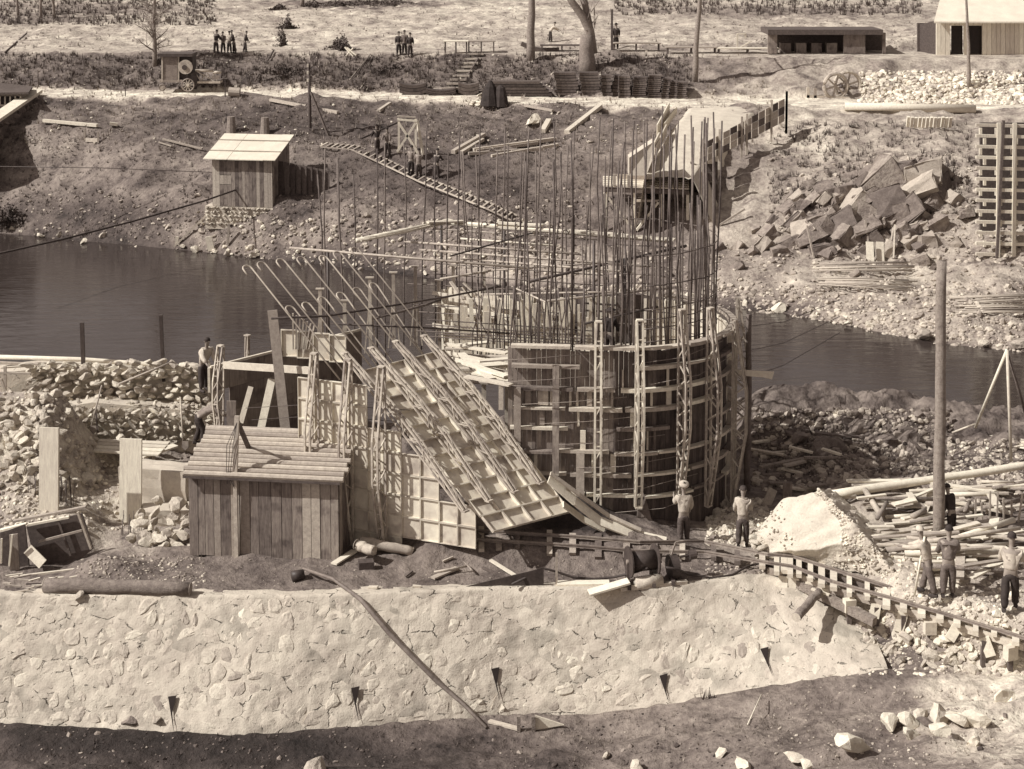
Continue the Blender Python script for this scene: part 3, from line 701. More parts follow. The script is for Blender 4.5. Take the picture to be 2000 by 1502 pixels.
# upright planks and studs on the round shutter
for px, y0, y1, w, mt, lab in [(1085, 712, 925, .20, 'old_board', 'weathered upright plank left of centre on the round timber shutter'), (1010, 757, 862, .20, 'timber', 'knotty upright plank near the left edge of the round timber shutter'),
        (1133, 883, 980, .24, 'timber', 'short upright plank low on the round timber shutter'), (978, 752, 800, .14, 'timber', 'short stub plank at the left edge of the round shutter'),]:
    ang = ang_of((px-1000)/F*(CY*cs+15*sn-CR), CR+.25); c = cyl(ang, CR+.28, 0)
    za, zb = ZT(c, y1), ZT(c, y0)
    nrm = nrm_of(ang)
    tag(bar1('upright_plank', mt, None, Vector((c.x, c.y, za)), Vector((c.x, c.y, zb)), w, .06, nrm), lab, 'plank')
for px, y0, y1, i in [(1167, 628, 995, 0), (1247, 625, 988, 1), (1327, 605, 968, 2), (1377, 602, 985, 3), (1413, 582, 960, 4), (1436, 625, 985, 5)]:
    X = (px-1000)/F*50.0; r = CR+.34; ang = -math.acos(max(-1, min(1, (X-CX)/r)))
    X = (px-1000)/F*(CY*cs+15*sn)
    X = (px-1000)/F*(CY*cs+15*sn-(3.4, 3.5, 2.8, 1.6, 0, 0)[i]); ang = ang_of(X, r)
    if i >= 4: ang = [math.radians(-2), math.radians(-22)][i-4]
    c = cyl(ang, CR+.24, 0); nrm = nrm_of(ang)
    lattice(Vector((c.x, c.y, max(.1, ZT(c, y1)))), Vector((c.x, c.y, ZT(c, y0))), nrm,
        ['pale lattice strut on the sunlit side of the round shutter, leftmost', 'pale lattice strut beside the first one on the round shutter, hanging cloth at its foot', 'lattice strut above the worker in the pale beret', 'lattice strut on the shaded right of the round shutter', 'lattice strut at the far right rim of the round shutter', 'dark lattice strut lowest at the right edge of the round shutter'][i],
        'lattice struts round the timber shutter', bow=.36 if i else .2, seg=12, w=.2, th=.055, mat='panel_steel' if i < 2 else 'truss_steel')
# short studs nailed between the walers
for i in range(34):
    a = random.uniform(a0+.05, math.radians(300)); r_ = random.randrange(1, 7); z0q, z1q = rowsz[r_+1]+.1, rowsz[r_]-.02; c = cyl(a, CR+.06, 0)
    bar1('stud', random.choice(['timber', 'old_board', 'pale_timber']), RT, (c.x, c.y, z0q), (c.x, c.y, z1q), random.choice([.05, .07, .16]), .05, nrm_of(a))
for i in range(10):
    z = rowsz[i % 8]-.3; aa = math.radians(200+i*9); tube1('tie_wire', 'grey_steel', RT, [cyl(aa, CR+.3, z-.1), cyl(aa+.4, CR+.45, z+.05), cyl(aa+.9, CR+.3, z+.2)], .009, 4)
# hanging cloth
tag(MB().prism([PY(1247, 975, 45.3), PY(1256, 962, 45.35), PY(1262, 975, 45.3), PY(1274, 1020, 45.2), PY(1270, 1048, 45.2), PY(1262, 1038, 45.2), PY(1256, 1052, 45.2), PY(1250, 1040, 45.2), PY(1243, 1030, 45.2)], (0, .12, 0)).build('hanging_sack', 'grey_cloth'), 'grey sackcloth hanging from the foot of a lattice strut', 'cloth')
# ---- inner core: white board wall, dark panels, loose planks, floor
CORE = thing('inner_board_wall', 'pale inner board wall standing inside the pier with raking braces', 'formwork', (0, 55, 2))
ia, ib = PY(862, 560, 57.2), PY(1126, 605, 54.3)
du = (ib-ia); du.z = 0; L_ = du.length; du.normalize(); z0_ = 1.6
nn = int(L_/.24)
for i in range(nn):
    o = ia+du*(L_*i/nn); zt = ia.z + (ib.z-ia.z)*i/nn
    if 1010 < proj(o.x, o.y, o.z)[0] < 1020: continue
    MB().prism([Vector((o.x, o.y, z0_)), Vector((o.x, o.y, z0_))+du*(L_/nn-.015), Vector((o.x, o.y, z0_))+du*(L_/nn-.015)+Vector((.02, .04, 0)), Vector((o.x+.02, o.y+.04, z0_))], (0, 0, zt-z0_+random.uniform(-.1, .1))).build('board', 'light_board', CORE)
for yy, zz in ((578, 0), (600, 0), (640, 0)): bar1('rail', 'pale_timber', CORE, PY(845, yy-6, 57), PY(1126, yy+40, 54.1), .05, .13)
for x0_, y0_, x1_, y1_ in [(903, 560, 985, 672), (905, 552, 1000, 640), (880, 550, 905, 585), (1000, 670, 1020, 585), (1050, 680, 1030, 600), (915, 690, 905, 590), (940, 695, 930, 620), (1085, 690, 1060, 610), (1025, 690, 1045, 580)]:
    bar1('brace', 'timber', CORE, PY(x0_, y0_, 55.2), PY(x1_, y1_, 54.6), .12, .05)
DP = thing('dark_shutter_panel', 'large dark panel standing inside the round shutter', 'formwork', PY(1240, 630, 52.5))
for i in range(4):
    a_ = PY(1205, 573, 52.6)+Vector((.29*i, -.05*i, 0)); MB().prism([a_, a_+Vector((.28, -.05, 0)), a_+Vector((.28, -.05, -2.2)), a_+Vector((0, 0, -2.2))], (.0, .06, 0)).build('board', 'dark_timber', DP)
DP2 = thing('dark_shutter_panel', 'smaller dark panel at the end of the pale inner board wall', 'formwork', PY(1110, 590, 54))
for i in range(4):
    a_ = PY(1091, 562, 54)+Vector((.23*i, -.05*i, 0)); MB().prism([a_, a_+Vector((.22, -.05, 0)), a_+Vector((.22, -.05, -1.6)), a_+Vector((0, 0, -1.6))], (.0, .06, 0)).build('board', 'dark_timber', DP2)
PB = thing('pale_board_screen', 'pale boards with two rails standing right of the smaller dark panel', 'formwork', PY(1170, 620, 53.5))
for i in range(5):
    a_ = PY(1144, 578, 53.6)+Vector((.21*i, -.03*i, 0)); MB().prism([a_, a_+Vector((.2, -.03, 0)), a_+Vector((.2, -.03, -1.9)), a_+Vector((0, 0, -1.9))], (.0, .05, 0)).build('board', 'light_board', PB)
for yy in (592, 606): bar1('rail', 'dark_timber', PB, PY(1140, yy, 53.3), PY(1205, yy+4, 53.3), .05, .06)
FL = thing('pier_floor', 'timber floor and fresh concrete inside the round shutter', 'floor', (CX, CY, 3.9)); 
MB().prism([circ(t/10*math.pi, CR-.12, 3.6) for t in range(20)], (0, 0, .3)).build('slab', 'concrete', FL)
for i in range(36):
    px = 895+i*8+random.uniform(-4, 4); p = PY(px, 600, 54.6-i*.07); bar1('upright', random.choice(['pale_timber', 'light_board', 'light_board']), CORE, (p.x, p.y, 2.0), (p.x+random.uniform(-.15, .15), p.y, ZT(p, random.uniform(572, 625))), random.choice([.08, .14, .24]), .05, (0, 1, 0))
# loose planks left of the round shutter
random.seed(5)
LP = [(868, 688, 985, 712), (880, 676, 955, 668), (905, 700, 995, 720), (915, 716, 1000, 712), (870, 672, 990, 690), (925, 728, 1000, 742), (900, 690, 960, 740), (880, 700, 990, 735), (935, 705, 1000, 700), (910, 735, 998, 752)]
for i, (x0_, y0_, x1_, y1_) in enumerate(LP):
    z = 4.0+i*.05; tag(bar1('loose_plank', 'pale_timber', None, P(x0_, y0_, z), P(x1_, y1_, z), .26, .05, (0, 0, 1)), ['uppermost short', 'second highest', 'middle slanting', 'lower middle', 'long top left', 'lowest short', 'left crossing', 'left slanting', 'right level', 'bottom slanting'][i]+' pale plank lying loose between the sloping and round shutters', 'plank', 'loose planks on the pier deck')
# decking under them
DK = thing('work_deck', 'shaded working deck left of the round timber shutter', 'deck', (-.5, 49, 3.6))
for i in range(6):
    a_ = P(870+i*4, 680+i*13, 3.85); bar1('plank', 'timber', DK, a_, a_+Vector((2.0, -.25, 0)), .22, .05)
for px in (885, 945, 990): bar1('post', 'timber', DK, P(px, 735, 3.8), P(px, 735, 3.8)-UP*3.7, .14, .14)
# ================================================================ REINFORCEMENT
RC = thing('reinforcement_cage', 'forest of thin upright steel bars tied with hoops rising out of the pier', 'steel bars', (0, 53, 3))
random.seed(12)
def vbar(x, y, zt, zb=3.0, r=.02, lean=.12):
    dx, dy = random.gauss(0, lean), random.gauss(0, lean*.6)
    m1, m2 = random.gauss(0, .05), random.gauss(0, .05)
    MB().tube([(x, y, zb), (x+dx*.3+m1, y+dy*.3, zb+(zt-zb)*.4), (x+dx*.7+m2, y+dy*.7, zb+(zt-zb)*.72), (x+dx, y+dy, zt)], r*1.3, 5).build('bar', 'rebar', RC, True)
for i in range(52):                     # ring on the right
    a = math.radians(-75+i*3.4+random.uniform(-1, 1)); rr = CR-.38-(0, .28, .5)[i % 3]
    p = cyl(a, rr, 0); vbar(p.x, p.y, random.choice([11.9, 11.4, 8.7, 9.4, 9.0]) if i % 3 else 11.7+random.uniform(-.4, .4), 3.8, .021, .10)
for i in range(20):
    a = math.radians(212+i*3.4); p = cyl(a, CR-.35-(.25 if i % 2 else 0), 0)
    vbar(p.x, p.y, random.choice([7.2, 8.6, 9.5, 11.0, 11.6]), 3.9, .021, .15)
P1, P2, P3, P4 = PY(600, 492, 54.6), PY(862, 440, 59.6), PY(1325, 474, 56.0), PY(1035, 550, 50.4)
for px in [628, 636, 665, 672, 695, 735, 752, 787]:
    t = (px-625)/240; Y = P1.y+(P2.y-P1.y)*t; p = PY(px, 480, Y); vbar(p.x, p.y, ZT(p, random.choice([268, 280, 300, 330]))-.2, 1.2, .022, .12)
for k, px in enumerate([822, 850, 872, 890, 908, 926, 932, 946, 966, 975, 990, 1005, 1012, 1022, 1030, 1040, 1055, 1070, 1078, 1095, 1104, 1118, 1135, 1150, 1180, 1190, 1208, 1226, 1238, 1255, 1262]):
    Y = 58.6-(px-860)/440*3.2-(1.1 if k % 2 else 0); p = PY(px, 480, Y)
    vbar(p.x, p.y, ZT(p, (240 if k % 3 == 0 else 292)+random.uniform(-8, 16)), 1.8, .022, .22)
for k in range(16):                      # shorter bars with bent ends
    px = 900+k*22+random.uniform(-5, 5); p = PY(px, 470, 54.0+random.uniform(-1.2, 1.2)); zt = ZT(p, random.uniform(395, 470))
    d = .16; MB().tube([(p.x, p.y, 3), (p.x, p.y, zt), (p.x+d*.3, p.y, zt+.13), (p.x+d, p.y, zt+.15), (p.x+d*1.5, p.y, zt)], .02, 5).build('bar', 'rebar', RC, True)
for k in range(26):
    px = 925+k*7.6; p = PY(px, 600, 51.5+random.uniform(-.6, .6)); vbar(p.x, p.y, ZT(p, random.uniform(545, 590)), 3.5, .018, .1)
for z in (4.6, 5.1, 5.6, 6.0, 6.3, 6.6, 7.3, 8.2):
    tube1('hoop', 'rebar', RC, [cyl(math.radians(-80+k*11), CR-.34, z+random.uniform(-.03, .03)) for k in range(17)], .018, 5)
for y_, Yr in ((600, 55.5), (615, 55.2), (630, 54), (640, 53.5), (646, 52.4), (652, 53), (658, 51.8), (663, 52.6), (560, 57), (540, 57), (520, 57)):
    tube1('hoop', 'rebar', RC, [PY(800+random.uniform(-20, 60), y_-6, Yr+1), PY(980, y_+4, Yr-.5), PY(1180, y_+18, Yr-2)], .02, 5)
# guide frame of poles that holds the bars
GF = thing('guide_frame', 'square frame of pale poles and boards holding the upright bars', 'frame', (-1, 55, 7))
for (a, b_), r, mt in [((( 696, 470, 55.6), (878, 432, 59.7)), .09, 'pale_timber'), (((868, 434, 59.7), (1312, 470, 56.2)), .095, 'pale_timber'), (((566, 484, 54.4), (1040, 524, 51.6)), .045, 'truss_steel'), (((790, 472, 58), (1130, 496, 54.6)), .045, 'truss_steel'),
        (((1034, 550, 50.8), (1340, 480, 56)), .05, 'dark_steel'), (((850, 447, 59), (1170, 468, 57)), .03, 'truss_steel'), (((940, 575, 55), (1195, 570, 51.5)), .035, 'truss_steel'), (((1068, 588, 50.6), (1330, 560, 55)), .04, 'truss_steel'),
        (((820, 488, 57), (1270, 520, 52.5)), .045, 'truss_steel'), (((900, 505, 56.5), (1240, 532, 52)), .04, 'truss_steel'), (((960, 528, 55), (1200, 512, 54)), .035, 'timber'), (((860, 545, 56), (1010, 520, 57.5)), .04, 'timber'), (((900, 466, 58.3), (1090, 480, 56.4)), .04, 'pale_timber'), (((1140, 633, 49.4), (1345, 585, 53)), .04, 'dark_steel'), (((1040, 455, 57), (880, 500, 52)), .03, 'dark_steel'), (((1066, 590, 50), (1000, 560, 52.5)), .03, 'truss_steel')]:
    tube1('pole', mt, GF, [PY(*a), PY(*b_)], r, 6)
for i, (x0_, y0_, x1_, y1_) in enumerate([(700, 472, 800, 452), (780, 456, 880, 431), (835, 436, 905, 434), (880, 437, 1010, 446), (980, 446, 1130, 455), (1110, 452, 1230, 462), (1190, 460, 1318, 470), (970, 437, 1060, 442)]):
    Ya = 55.6+(x0_-696)/182*4.1 if x0_ < 868 else 59.7-(x0_-868)/444*3.5
    Yb = 55.6+(x1_-696)/182*4.1 if x1_ < 890 else 59.7-(x1_-868)/444*3.5
    bar1('board', 'pale_timber', GF, PY(x0_, y0_-2, Ya), PY(x1_, y1_-2, Yb), .3, .06)
for px, Y, y0_ in ((640, 55, 490), (862, 59.5, 440), (985, 58, 450), (1120, 57.3, 420), (1310, 56.2, 470), (1160, 52, 470), (1220, 52, 505)):
    p = PY(px, y0_, Y); tube1('upright', 'dark_steel', GF, [p, (p.x, p.y, 1.5)], .05, 6)
# ================================================================ PEOPLE
def skin_mesh(name, nodes, edges, mat, parent, root=0, sub=1):
    """nodes: list of (Vector, radius). A skin grown over a joint skeleton, then frozen to a mesh"""
    me = bpy.data.meshes.new(name); me.from_pydata([tuple(p) for p, r in nodes], edges, []); o = bpy.data.objects.new(name, me); COL.objects.link(o)
    md = o.modifiers.new('skin', 'SKIN'); md.use_smooth_shade = True
    if not me.skin_vertices: pass
    sv = me.skin_vertices[0].data
    for i, (p, r) in enumerate(nodes):
        rr = r if isinstance(r, tuple) else (r, r); sv[i].radius = rr
    sv[root].use_root = True
    sm = o.modifiers.new('sub', 'SUBSURF'); sm.levels = sub; sm.render_levels = sub
    dg = bpy.context.evaluated_depsgraph_get(); ev = o.evaluated_get(dg); nm = bpy.data.meshes.new_from_object(ev)
    o.modifiers.clear(); old = o.data; o.data = nm; bpy.data.meshes.remove(old); nm.name = name
    if mat.endswith('cloth'):
        co = np.empty(len(nm.vertices)*3, np.float32); nm.vertices.foreach_get('co', co); co = co.reshape(-1, 3); co += (np.stack([fbm(co[:, 2]*9+q*3, co[:, 0]*7+co[:, 1]*5, 95+q, 3) for q in range(3)], 1)*.05).astype(np.float32); nm.vertices.foreach_set('co', co.ravel())
    nm.materials.clear(); nm.materials.append(MATS[mat]); o['wl'] = tuple(world_loc(parent)); o.parent = parent
    return o
def person(px, py, label, shirt='white_cloth', trousers='dark_cloth', hat=None, face=90, lean=0, turn=0, arms=((15, 10), (-15, 10)), legs=((6, 0), (-6, 0)), h=1.72, far=None, Z=None, side=0, pos=None, hair='hair', sleeves=True, vest=False, crouch=0, group=None, hold=None):
    """face: heading in degrees (90 looks away from camera); lean forward; arms: (swing forward, elbow bend); legs: (swing, knee bend)"""
    g = pos if pos is not None else (P(px, py, Z) if Z is not None else G(px, py, far))
    T = thing('person', label, 'person', g, group); T['wl'] = tuple(g)
    k = h/1.72; fa = math.radians(face); fw = Vector((math.cos(fa), math.sin(fa), 0)); rt = Vector((fw.y, -fw.x, 0)); up = Vector((0, 0, 1))
    def L(f, r, u): return (fw*f+rt*r+up*u)*k
    hip_h = .90-crouch
    ln = math.radians(lean); sp_d = (fw*math.sin(ln)+up*math.cos(ln)+rt*math.sin(math.radians(side)))
    pel = L(0, 0, hip_h); chest = pel+sp_d*.36*k; neck = pel+sp_d*.56*k; hd = (sp_d*.5+up*.5).normalized()
    head0 = neck+hd*.10*k; head1 = neck+hd*.23*k
    sh = [neck-sp_d*.06*k+rt*.19*k*s for s in (1, -1)]
    def arm(s, i):
        sw, el = arms[i]; a = math.radians(sw)+ln*.3; d = (fw*math.sin(a)-up*math.cos(a)+rt*s*.14).normalized(); e = sh[i]+d*.29*k
        a2 = a+math.radians(el); d2 = (fw*math.sin(a2)-up*math.cos(a2)+rt*s*(-.05)).normalized(); w = e+d2*.25*k
        return e, w, d2
    A = [arm(1, 0), arm(-1, 1)]
    def leg(s, i):
        sw, kn = legs[i]; hp = pel+rt*s*.09*k-up*.04*k; a = math.radians(sw); thl = .42*k
        if crouch: kn_p = hp+fw*.36*k*math.cos(a)+up*(-.12*k)+rt*s*.06; an = Vector((0, 0, .09*k))+rt*s*.12*k+fw*.08*k
        else:
            kn_p = hp+(fw*math.sin(a)-up*math.cos(a)+rt*s*.05).normalized()*thl; a2 = a-math.radians(kn)
            an = kn_p+(fw*math.sin(a2)-up*math.cos(a2)+rt*s*.02).normalized()*.37*k
        return hp, kn_p, an
    Lg = [leg(1, 0), leg(-1, 1)]
    mn = min(Lg[0][2].z, Lg[1][2].z)-.07*k; 
    # continuous body under the clothes, with head, hands and fingers
    N = [(pel, .12*k), (chest, .13*k), (neck, .055*k), (head0, .062*k), (head1-hd*.03*k, .092*k), (head1+hd*.045*k, .07*k)]; Ed = [(0, 1), (1, 2), (2, 3), (3, 4), (4, 5)]
    for i, s in enumerate((1, -1)):
        e, w, d2 = A[i]; b = len(N); N += [(sh[i], .055*k), (e, .042*k), (w, .03*k), (w+d2*.085*k, .036*k)]; Ed += [(1, b), (b, b+1), (b+1, b+2), (b+2, b+3)]
        hp, kn, an = Lg[i]; b = len(N); N += [(hp, .085*k), (kn, .06*k), (an, .04*k)]; Ed += [(0, b), (b, b+1), (b+1, b+2)]
    body = skin_mesh('body', N, Ed, 'skin', T)
    bmf = MB()
    for i, s in enumerate((1, -1)):
        e, w, d2 = A[i]; hb = w+d2*.10*k; fwd = fw
        for q in range(4):
            o_ = hb+fwd*(q-1.5)*.018*k; l = (.062, .075, .07, .055)[q]*k; b1 = o_+d2*l*.6; bmf.tube([o_-d2*.02, b1, b1+(d2*.8-rt*s*.5).normalized()*l*.5], [.0095*k, .009*k, .007*k], 5)
        o_ = w+d2*.03*k+fwd*.03*k; bmf.tube([o_, o_+(d2+fwd).normalized()*.045*k, o_+(d2*1.6+fwd).normalized()*.075*k], [.012*k, .011*k, .008*k], 5)
    c0 = head1-hd*.01*k; fr = (fw*math.cos(math.radians(turn))+rt*math.sin(math.radians(turn))); sd_ = fr.cross(up)
    bmf.tube([c0+fr*.08*k+hd*.02*k, c0+fr*.112*k-hd*.012*k], [.008*k, .016*k], 6)                    # nose
    for s in (1, -1): bmf.tube([c0+sd_*s*.085*k+hd*.02*k, c0+sd_*s*.10*k-fr*.01*k, c0+sd_*s*.088*k-hd*.03*k], [.012*k, .018*k, .01*k], 5)   # ears
    bmf.tube([c0+fr*.082*k-hd*.05*k+sd_*.02*k, c0+fr*.086*k-hd*.05*k, c0+fr*.082*k-hd*.05*k-sd_*.02*k], .008*k, 5)
    hands = bmf.build('features', 'skin', T, True, at=g+(Vector((0, 0, 0)))) if False else None
    me = bpy.data.meshes.new('x'); me.from_pydata([tuple(v) for v in bmf.v], [], bmf.f)
    bb = bmesh.new(); bb.from_mesh(body.data); bb.from_mesh(me); bb.to_mesh(body.data); bb.free(); bpy.data.meshes.remove(me)
    em = MB()
    for s in (1, -1): em.tube([c0+fr*.082*k+sd_*s*.03*k+hd*.022*k, c0+fr*.094*k+sd_*s*.03*k+hd*.022*k], .009*k, 6)
    me = bpy.data.meshes.new('eyes'); me.from_pydata([tuple(v) for v in em.v], [], em.f); me.materials.append(MATS['hair']); o = bpy.data.objects.new('eyes', me); COL.objects.link(o); o.parent = T; o['wl'] = tuple(g)
    # shirt, with folds pushed into the cloth
    N = [(pel+sp_d*.02, (.18*k, .145*k)), (chest-sp_d*.1*k, (.175*k, .14*k)), (chest+sp_d*.05*k, (.19*k, .14*k)), (neck-sp_d*.02*k, (.09*k, .085*k))]; Ed = [(0, 1), (1, 2), (2, 3)]
    for i in range(2):
        e, w, d2 = A[i]; b = len(N); N += [(sh[i]-sp_d*.03*k, .09*k), (e, .075*k)]; Ed += [(2, b), (b, b+1)]
        if sleeves: N.append((e.lerp(w, .85), .06*k)); Ed.append((b+1, b+2))
    skin_mesh('shirt', N, Ed, shirt, T, 1)
    if vest:
        N = [(pel+sp_d*.06, (.165*k, .135*k)), (chest-sp_d*.08*k, (.16*k, .125*k)), (chest+sp_d*.06*k, (.17*k, .13*k)), (neck-sp_d*.05*k, (.12*k, .09*k))]
        skin_mesh('waistcoat', N, [(0, 1), (1, 2), (2, 3)], vest, T, 1)
    # trousers
    N = [(pel+sp_d*.05*k, (.175*k, .14*k)), (pel-up*.05*k, (.18*k, .15*k))]; Ed = [(0, 1)]
    for i in range(2):
        hp, kn, an = Lg[i]; b = len(N); N += [(hp-up*.06*k, .125*k), (kn, .098*k), (an-up*.0, .085*k)]; Ed += [(1, b), (b, b+1), (b+1, b+2)]
    skin_mesh('trousers', N, Ed, trousers, T, 1)
    for i in range(2):
        an = Lg[i][2]; m = MB().tube([an-up*.02*k-fw*.07*k, an-up*.045*k+fw*.03*k, an-up*.055*k+fw*.17*k], [.05*k, .055*k, .035*k], 7)
        me = bpy.data.meshes.new('boot'); me.from_pydata([tuple(v) for v in m.v], [], m.f); me.materials.append(MATS['dark_cloth']); o = bpy.data.objects.new('boot', me); COL.objects.link(o); o.parent = T; o['wl'] = tuple(g)
    # hair or hat: cap over the skull
    m = MB(); rad = .102*k; cc = head1+hd*.02*k; rows = 5; ns = 10
    low = -.25 if hat is None else .05
    for j in range(rows+1):
        ph = low+(math.pi/2-low)*j/rows
        for q in range(ns):
            t = 2*math.pi*q/ns; dv = (fr*math.cos(t)+sd_*math.sin(t))*math.cos(ph)+hd*math.sin(ph)
            off = -fr*.018*k if hat is None else Vector()
            m.v.append(tuple(cc+dv*rad*(1.0 if hat is None else 1.12)+off))
    for j in range(rows):
        for q in range(ns): m.f.append((j*ns+q, j*ns+(q+1) % ns, (j+1)*ns+(q+1) % ns, (j+1)*ns+q))
    if hat == 'beret':
        m2 = MB().tube([cc+hd*.02*k, cc+hd*.05*k-fr*.03*k, cc+hd*.09*k-fr*.05*k, cc+hd*.11*k-fr*.05*k], [.10*k, .15*k, .14*k, .05*k], 12); m.add(m2.v, m2.f)
    if hat in ('cap', 'whitecap'): m.prism([cc+fr*.08*k+sd_*.07*k+hd*.0, cc+fr*.19*k+sd_*.05*k-hd*.01, cc+fr*.19*k-sd_*.05*k-hd*.01, cc+fr*.08*k-sd_*.07*k], hd*.012)
    if hat == 'brim':
        for s in (0,): m.prism([cc+(fr*math.cos(t*.5236)+sd_*math.sin(t*.5236))*.19*k+hd*.0 for t in range(12)], hd*.012)
    me = bpy.data.meshes.new('hat' if hat else 'hair'); me.from_pydata(m.v, [], m.f); me.polygons.foreach_set('use_smooth', [True]*len(me.polygons))
    me.materials.append(MATS['hair' if not hat else ('white_cloth' if hat in ('beret', 'whitecap') else 'dark_cloth')]); o = bpy.data.objects.new('hat' if hat else 'hair', me); COL.objects.link(o); o.parent = T; o['wl'] = tuple(g)
    if mn != 0: T.location.z -= mn
    return T, A, g, k
W_ = 'white_cloth'; Gc = 'grey_cloth'; Dc = 'dark_cloth'; Mc = 'mid_cloth'
# ================================================================ NEAR GROUND THINGS
random.seed(31)
def gz(x, y): return hz(x, y, False)
# ---- plank shed
SH0 = P(372, 1083, 0); sa = math.radians(-7); SU = Vector((math.cos(sa), math.sin(sa), 0)); SV = Vector((-SU.y, SU.x, 0))
SHW, SHD, SHH = 4.35, 2.0, 2.42
SHED = thing('plank_shed', 'low windowless shed of weathered upright planks with corrugated roof in the left foreground', 'shed', SH0)
x = 0.0; widths = []
while x < SHW-.05:
    w = min(random.choice([.26, .3, .34, .2, .36]), SHW-x); widths.append((x, w)); x += w
for x, w in widths:
    o = SH0+SU*(x+.006)+UP*(random.uniform(-.05, .02)); n_ = -SV*.03*random.uniform(.8, 1.3)
    MB().prism([o, o+SU*(w-.014), o+SU*(w-.014)+UP*SHH, o+UP*SHH], n_).build('plank', 'old_board' if random.random() < .75 else 'timber', SHED)
for s, nm in ((0, 0), (1, 1)):
    y = 0
    while y < SHD-.05:
        w = min(.28, SHD-y); o = SH0+SU*(SHW if s else 0)+SV*(y+.04); e = SU*.03*(1 if s else -1)
        hh = SHH+.1+.42*(y+w/2)/SHD
        MB().prism([o, o+SV*(w-.012), o+SV*(w-.012)+UP*hh, o+UP*hh], e).build('plank', 'old_board', SHED); y += w
for x in [i*.33 for i in range(13)]:
    o = SH0+SU*(x+.05)+SV*SHD; MB().prism([o, o+SU*.32, o+SU*.32+UP*(SHH+.5), o+UP*(SHH+.5)], SV*.03).build('plank', 'old_board', SHED)
rf0 = SH0-SU*.1-SV*.2+UP*(SHH+.03); rs_ = (SV*(SHD+.45)+UP*.62); nsl = 11
for i in range(nsl):                       # overlapping roof boards with rounded edges
    a = rf0+rs_*(i/nsl)+UP*(.02+.0*i); L_r = SHW+.28+random.uniform(-.05, .05)
    j = random.uniform(-.05, .05)
    MB().tube([a+SU*j, a+SU*(L_r*.33)+UP*random.uniform(-.015, .015), a+SU*(L_r*.66), a+SU*(L_r+j)], .085, 8).build('roof_slat', 'timber', SHED)
m = MB(); m.prism([rf0-UP*.05, rf0+SU*(SHW+.2)-UP*.05, rf0+SU*(SHW+.2)+rs_-UP*.05, rf0+rs_-UP*.05], UP*.05); m.build('roof_sheet', 'timber', SHED)
bar1('fascia', 'dark_timber', SHED, rf0-UP*.07-SV*.04, rf0+SU*(SHW+.2)-UP*.07-SV*.04, .04, .09)
tp = P(463, 1085, 0); TPZ = SH0+SU*1.28-SV*.12
PL = thing('leaning_pole', 'forked pole hung with wire standing against the shed front', 'pole', TPZ)
bar1('pole', 'timber', PL, TPZ+SU*.12, PY(459, 930, TPZ.y-.05), .11, .08, SV); bar1('pole', 'timber', PL, PY(459, 932, TPZ.y-.05), PY(463, 812, TPZ.y+.15), .13, .09, SV)
bar1('prop', 'dark_timber', PL, PY(463, 822, TPZ.y+.2), PY(488, 880, TPZ.y+1.3), .12, .08)
for i in range(3): tube1('wire', 'dark_steel', PL, [PY(463, 825, TPZ.y), PY(455-i*6, 870, TPZ.y-.05), PY(450-i*4, 920, TPZ.y-.1), PY(443+i*7, 945+i*3, TPZ.y-.12), PY(455, 935, TPZ.y-.1)], .009, 4)
# ---- rubble wall on the left
RW = thing('rubble_wall', 'ruined wall of loose pale rubble stones with a lower mortared course, left side', 'stone wall', (-11, 53, 0))
def core(pts, y, d, name='core'):
    MB().prism([PY(a, b, y) for a, b in pts], (0, d, 0)).build(name, 'mortar', RW)
core([(-60, 735), (60, 722), (180, 725), (400, 735), (425, 770), (425, 880), (-60, 900)], 53.4, 1.2)
core([(95, 800), (180, 786), (420, 806), (420, 900), (95, 900)], 52.4, 1.1)
random.seed(8)
def stone_row(y0, y1, x0, x1, step, Y, r, mat='stone'):
    py = y0
    while py < y1:
        px = x0+random.uniform(0, step)
        while px < x1:
            rr = r*random.uniform(.75, 1.3)
            rock('stone', mat if random.random() < .85 else 'pale_stone', PY(px, py+random.uniform(-5, 5), Y+random.uniform(-.1, .15)), rr, RW, sz=random.uniform(.65, .95)); px += rr*58*1.45
        py += r*58*.95
stone_row(712, 800, 50, 420, 10, 53.1, .24)
stone_row(718, 735, 60, 410, 10, 53.4, .27, 'pale_stone')
stone_row(800, 868, 95, 425, 10, 52.25, .19)
stone_row(790, 800, 95, 425, 10, 52.5, .12)
for i in range(150):
    px, py = random.uniform(-5, 190)*random.choice([1, .5]), random.uniform(750, 960); q = G(px, py, False); rock('stone', 'stone', q+UP*.05, random.uniform(.13, .32), RW)
for i in range(24):
    px, py = random.uniform(95, 350), random.uniform(862, 882); q = PY(px, py, 51.7); rock('stone', 'stone', q, random.uniform(.08, .2), RW)
pts = Gmany(np.random.RandomState(2).uniform(-10, 240, 900), np.random.RandomState(4).uniform(760, 1040, 900), False)
rocks_stuff('rubble', 'small_rubble', pts, RS.uniform(.03, .11, 900), RS.uniform(.8, 1.6, 900))
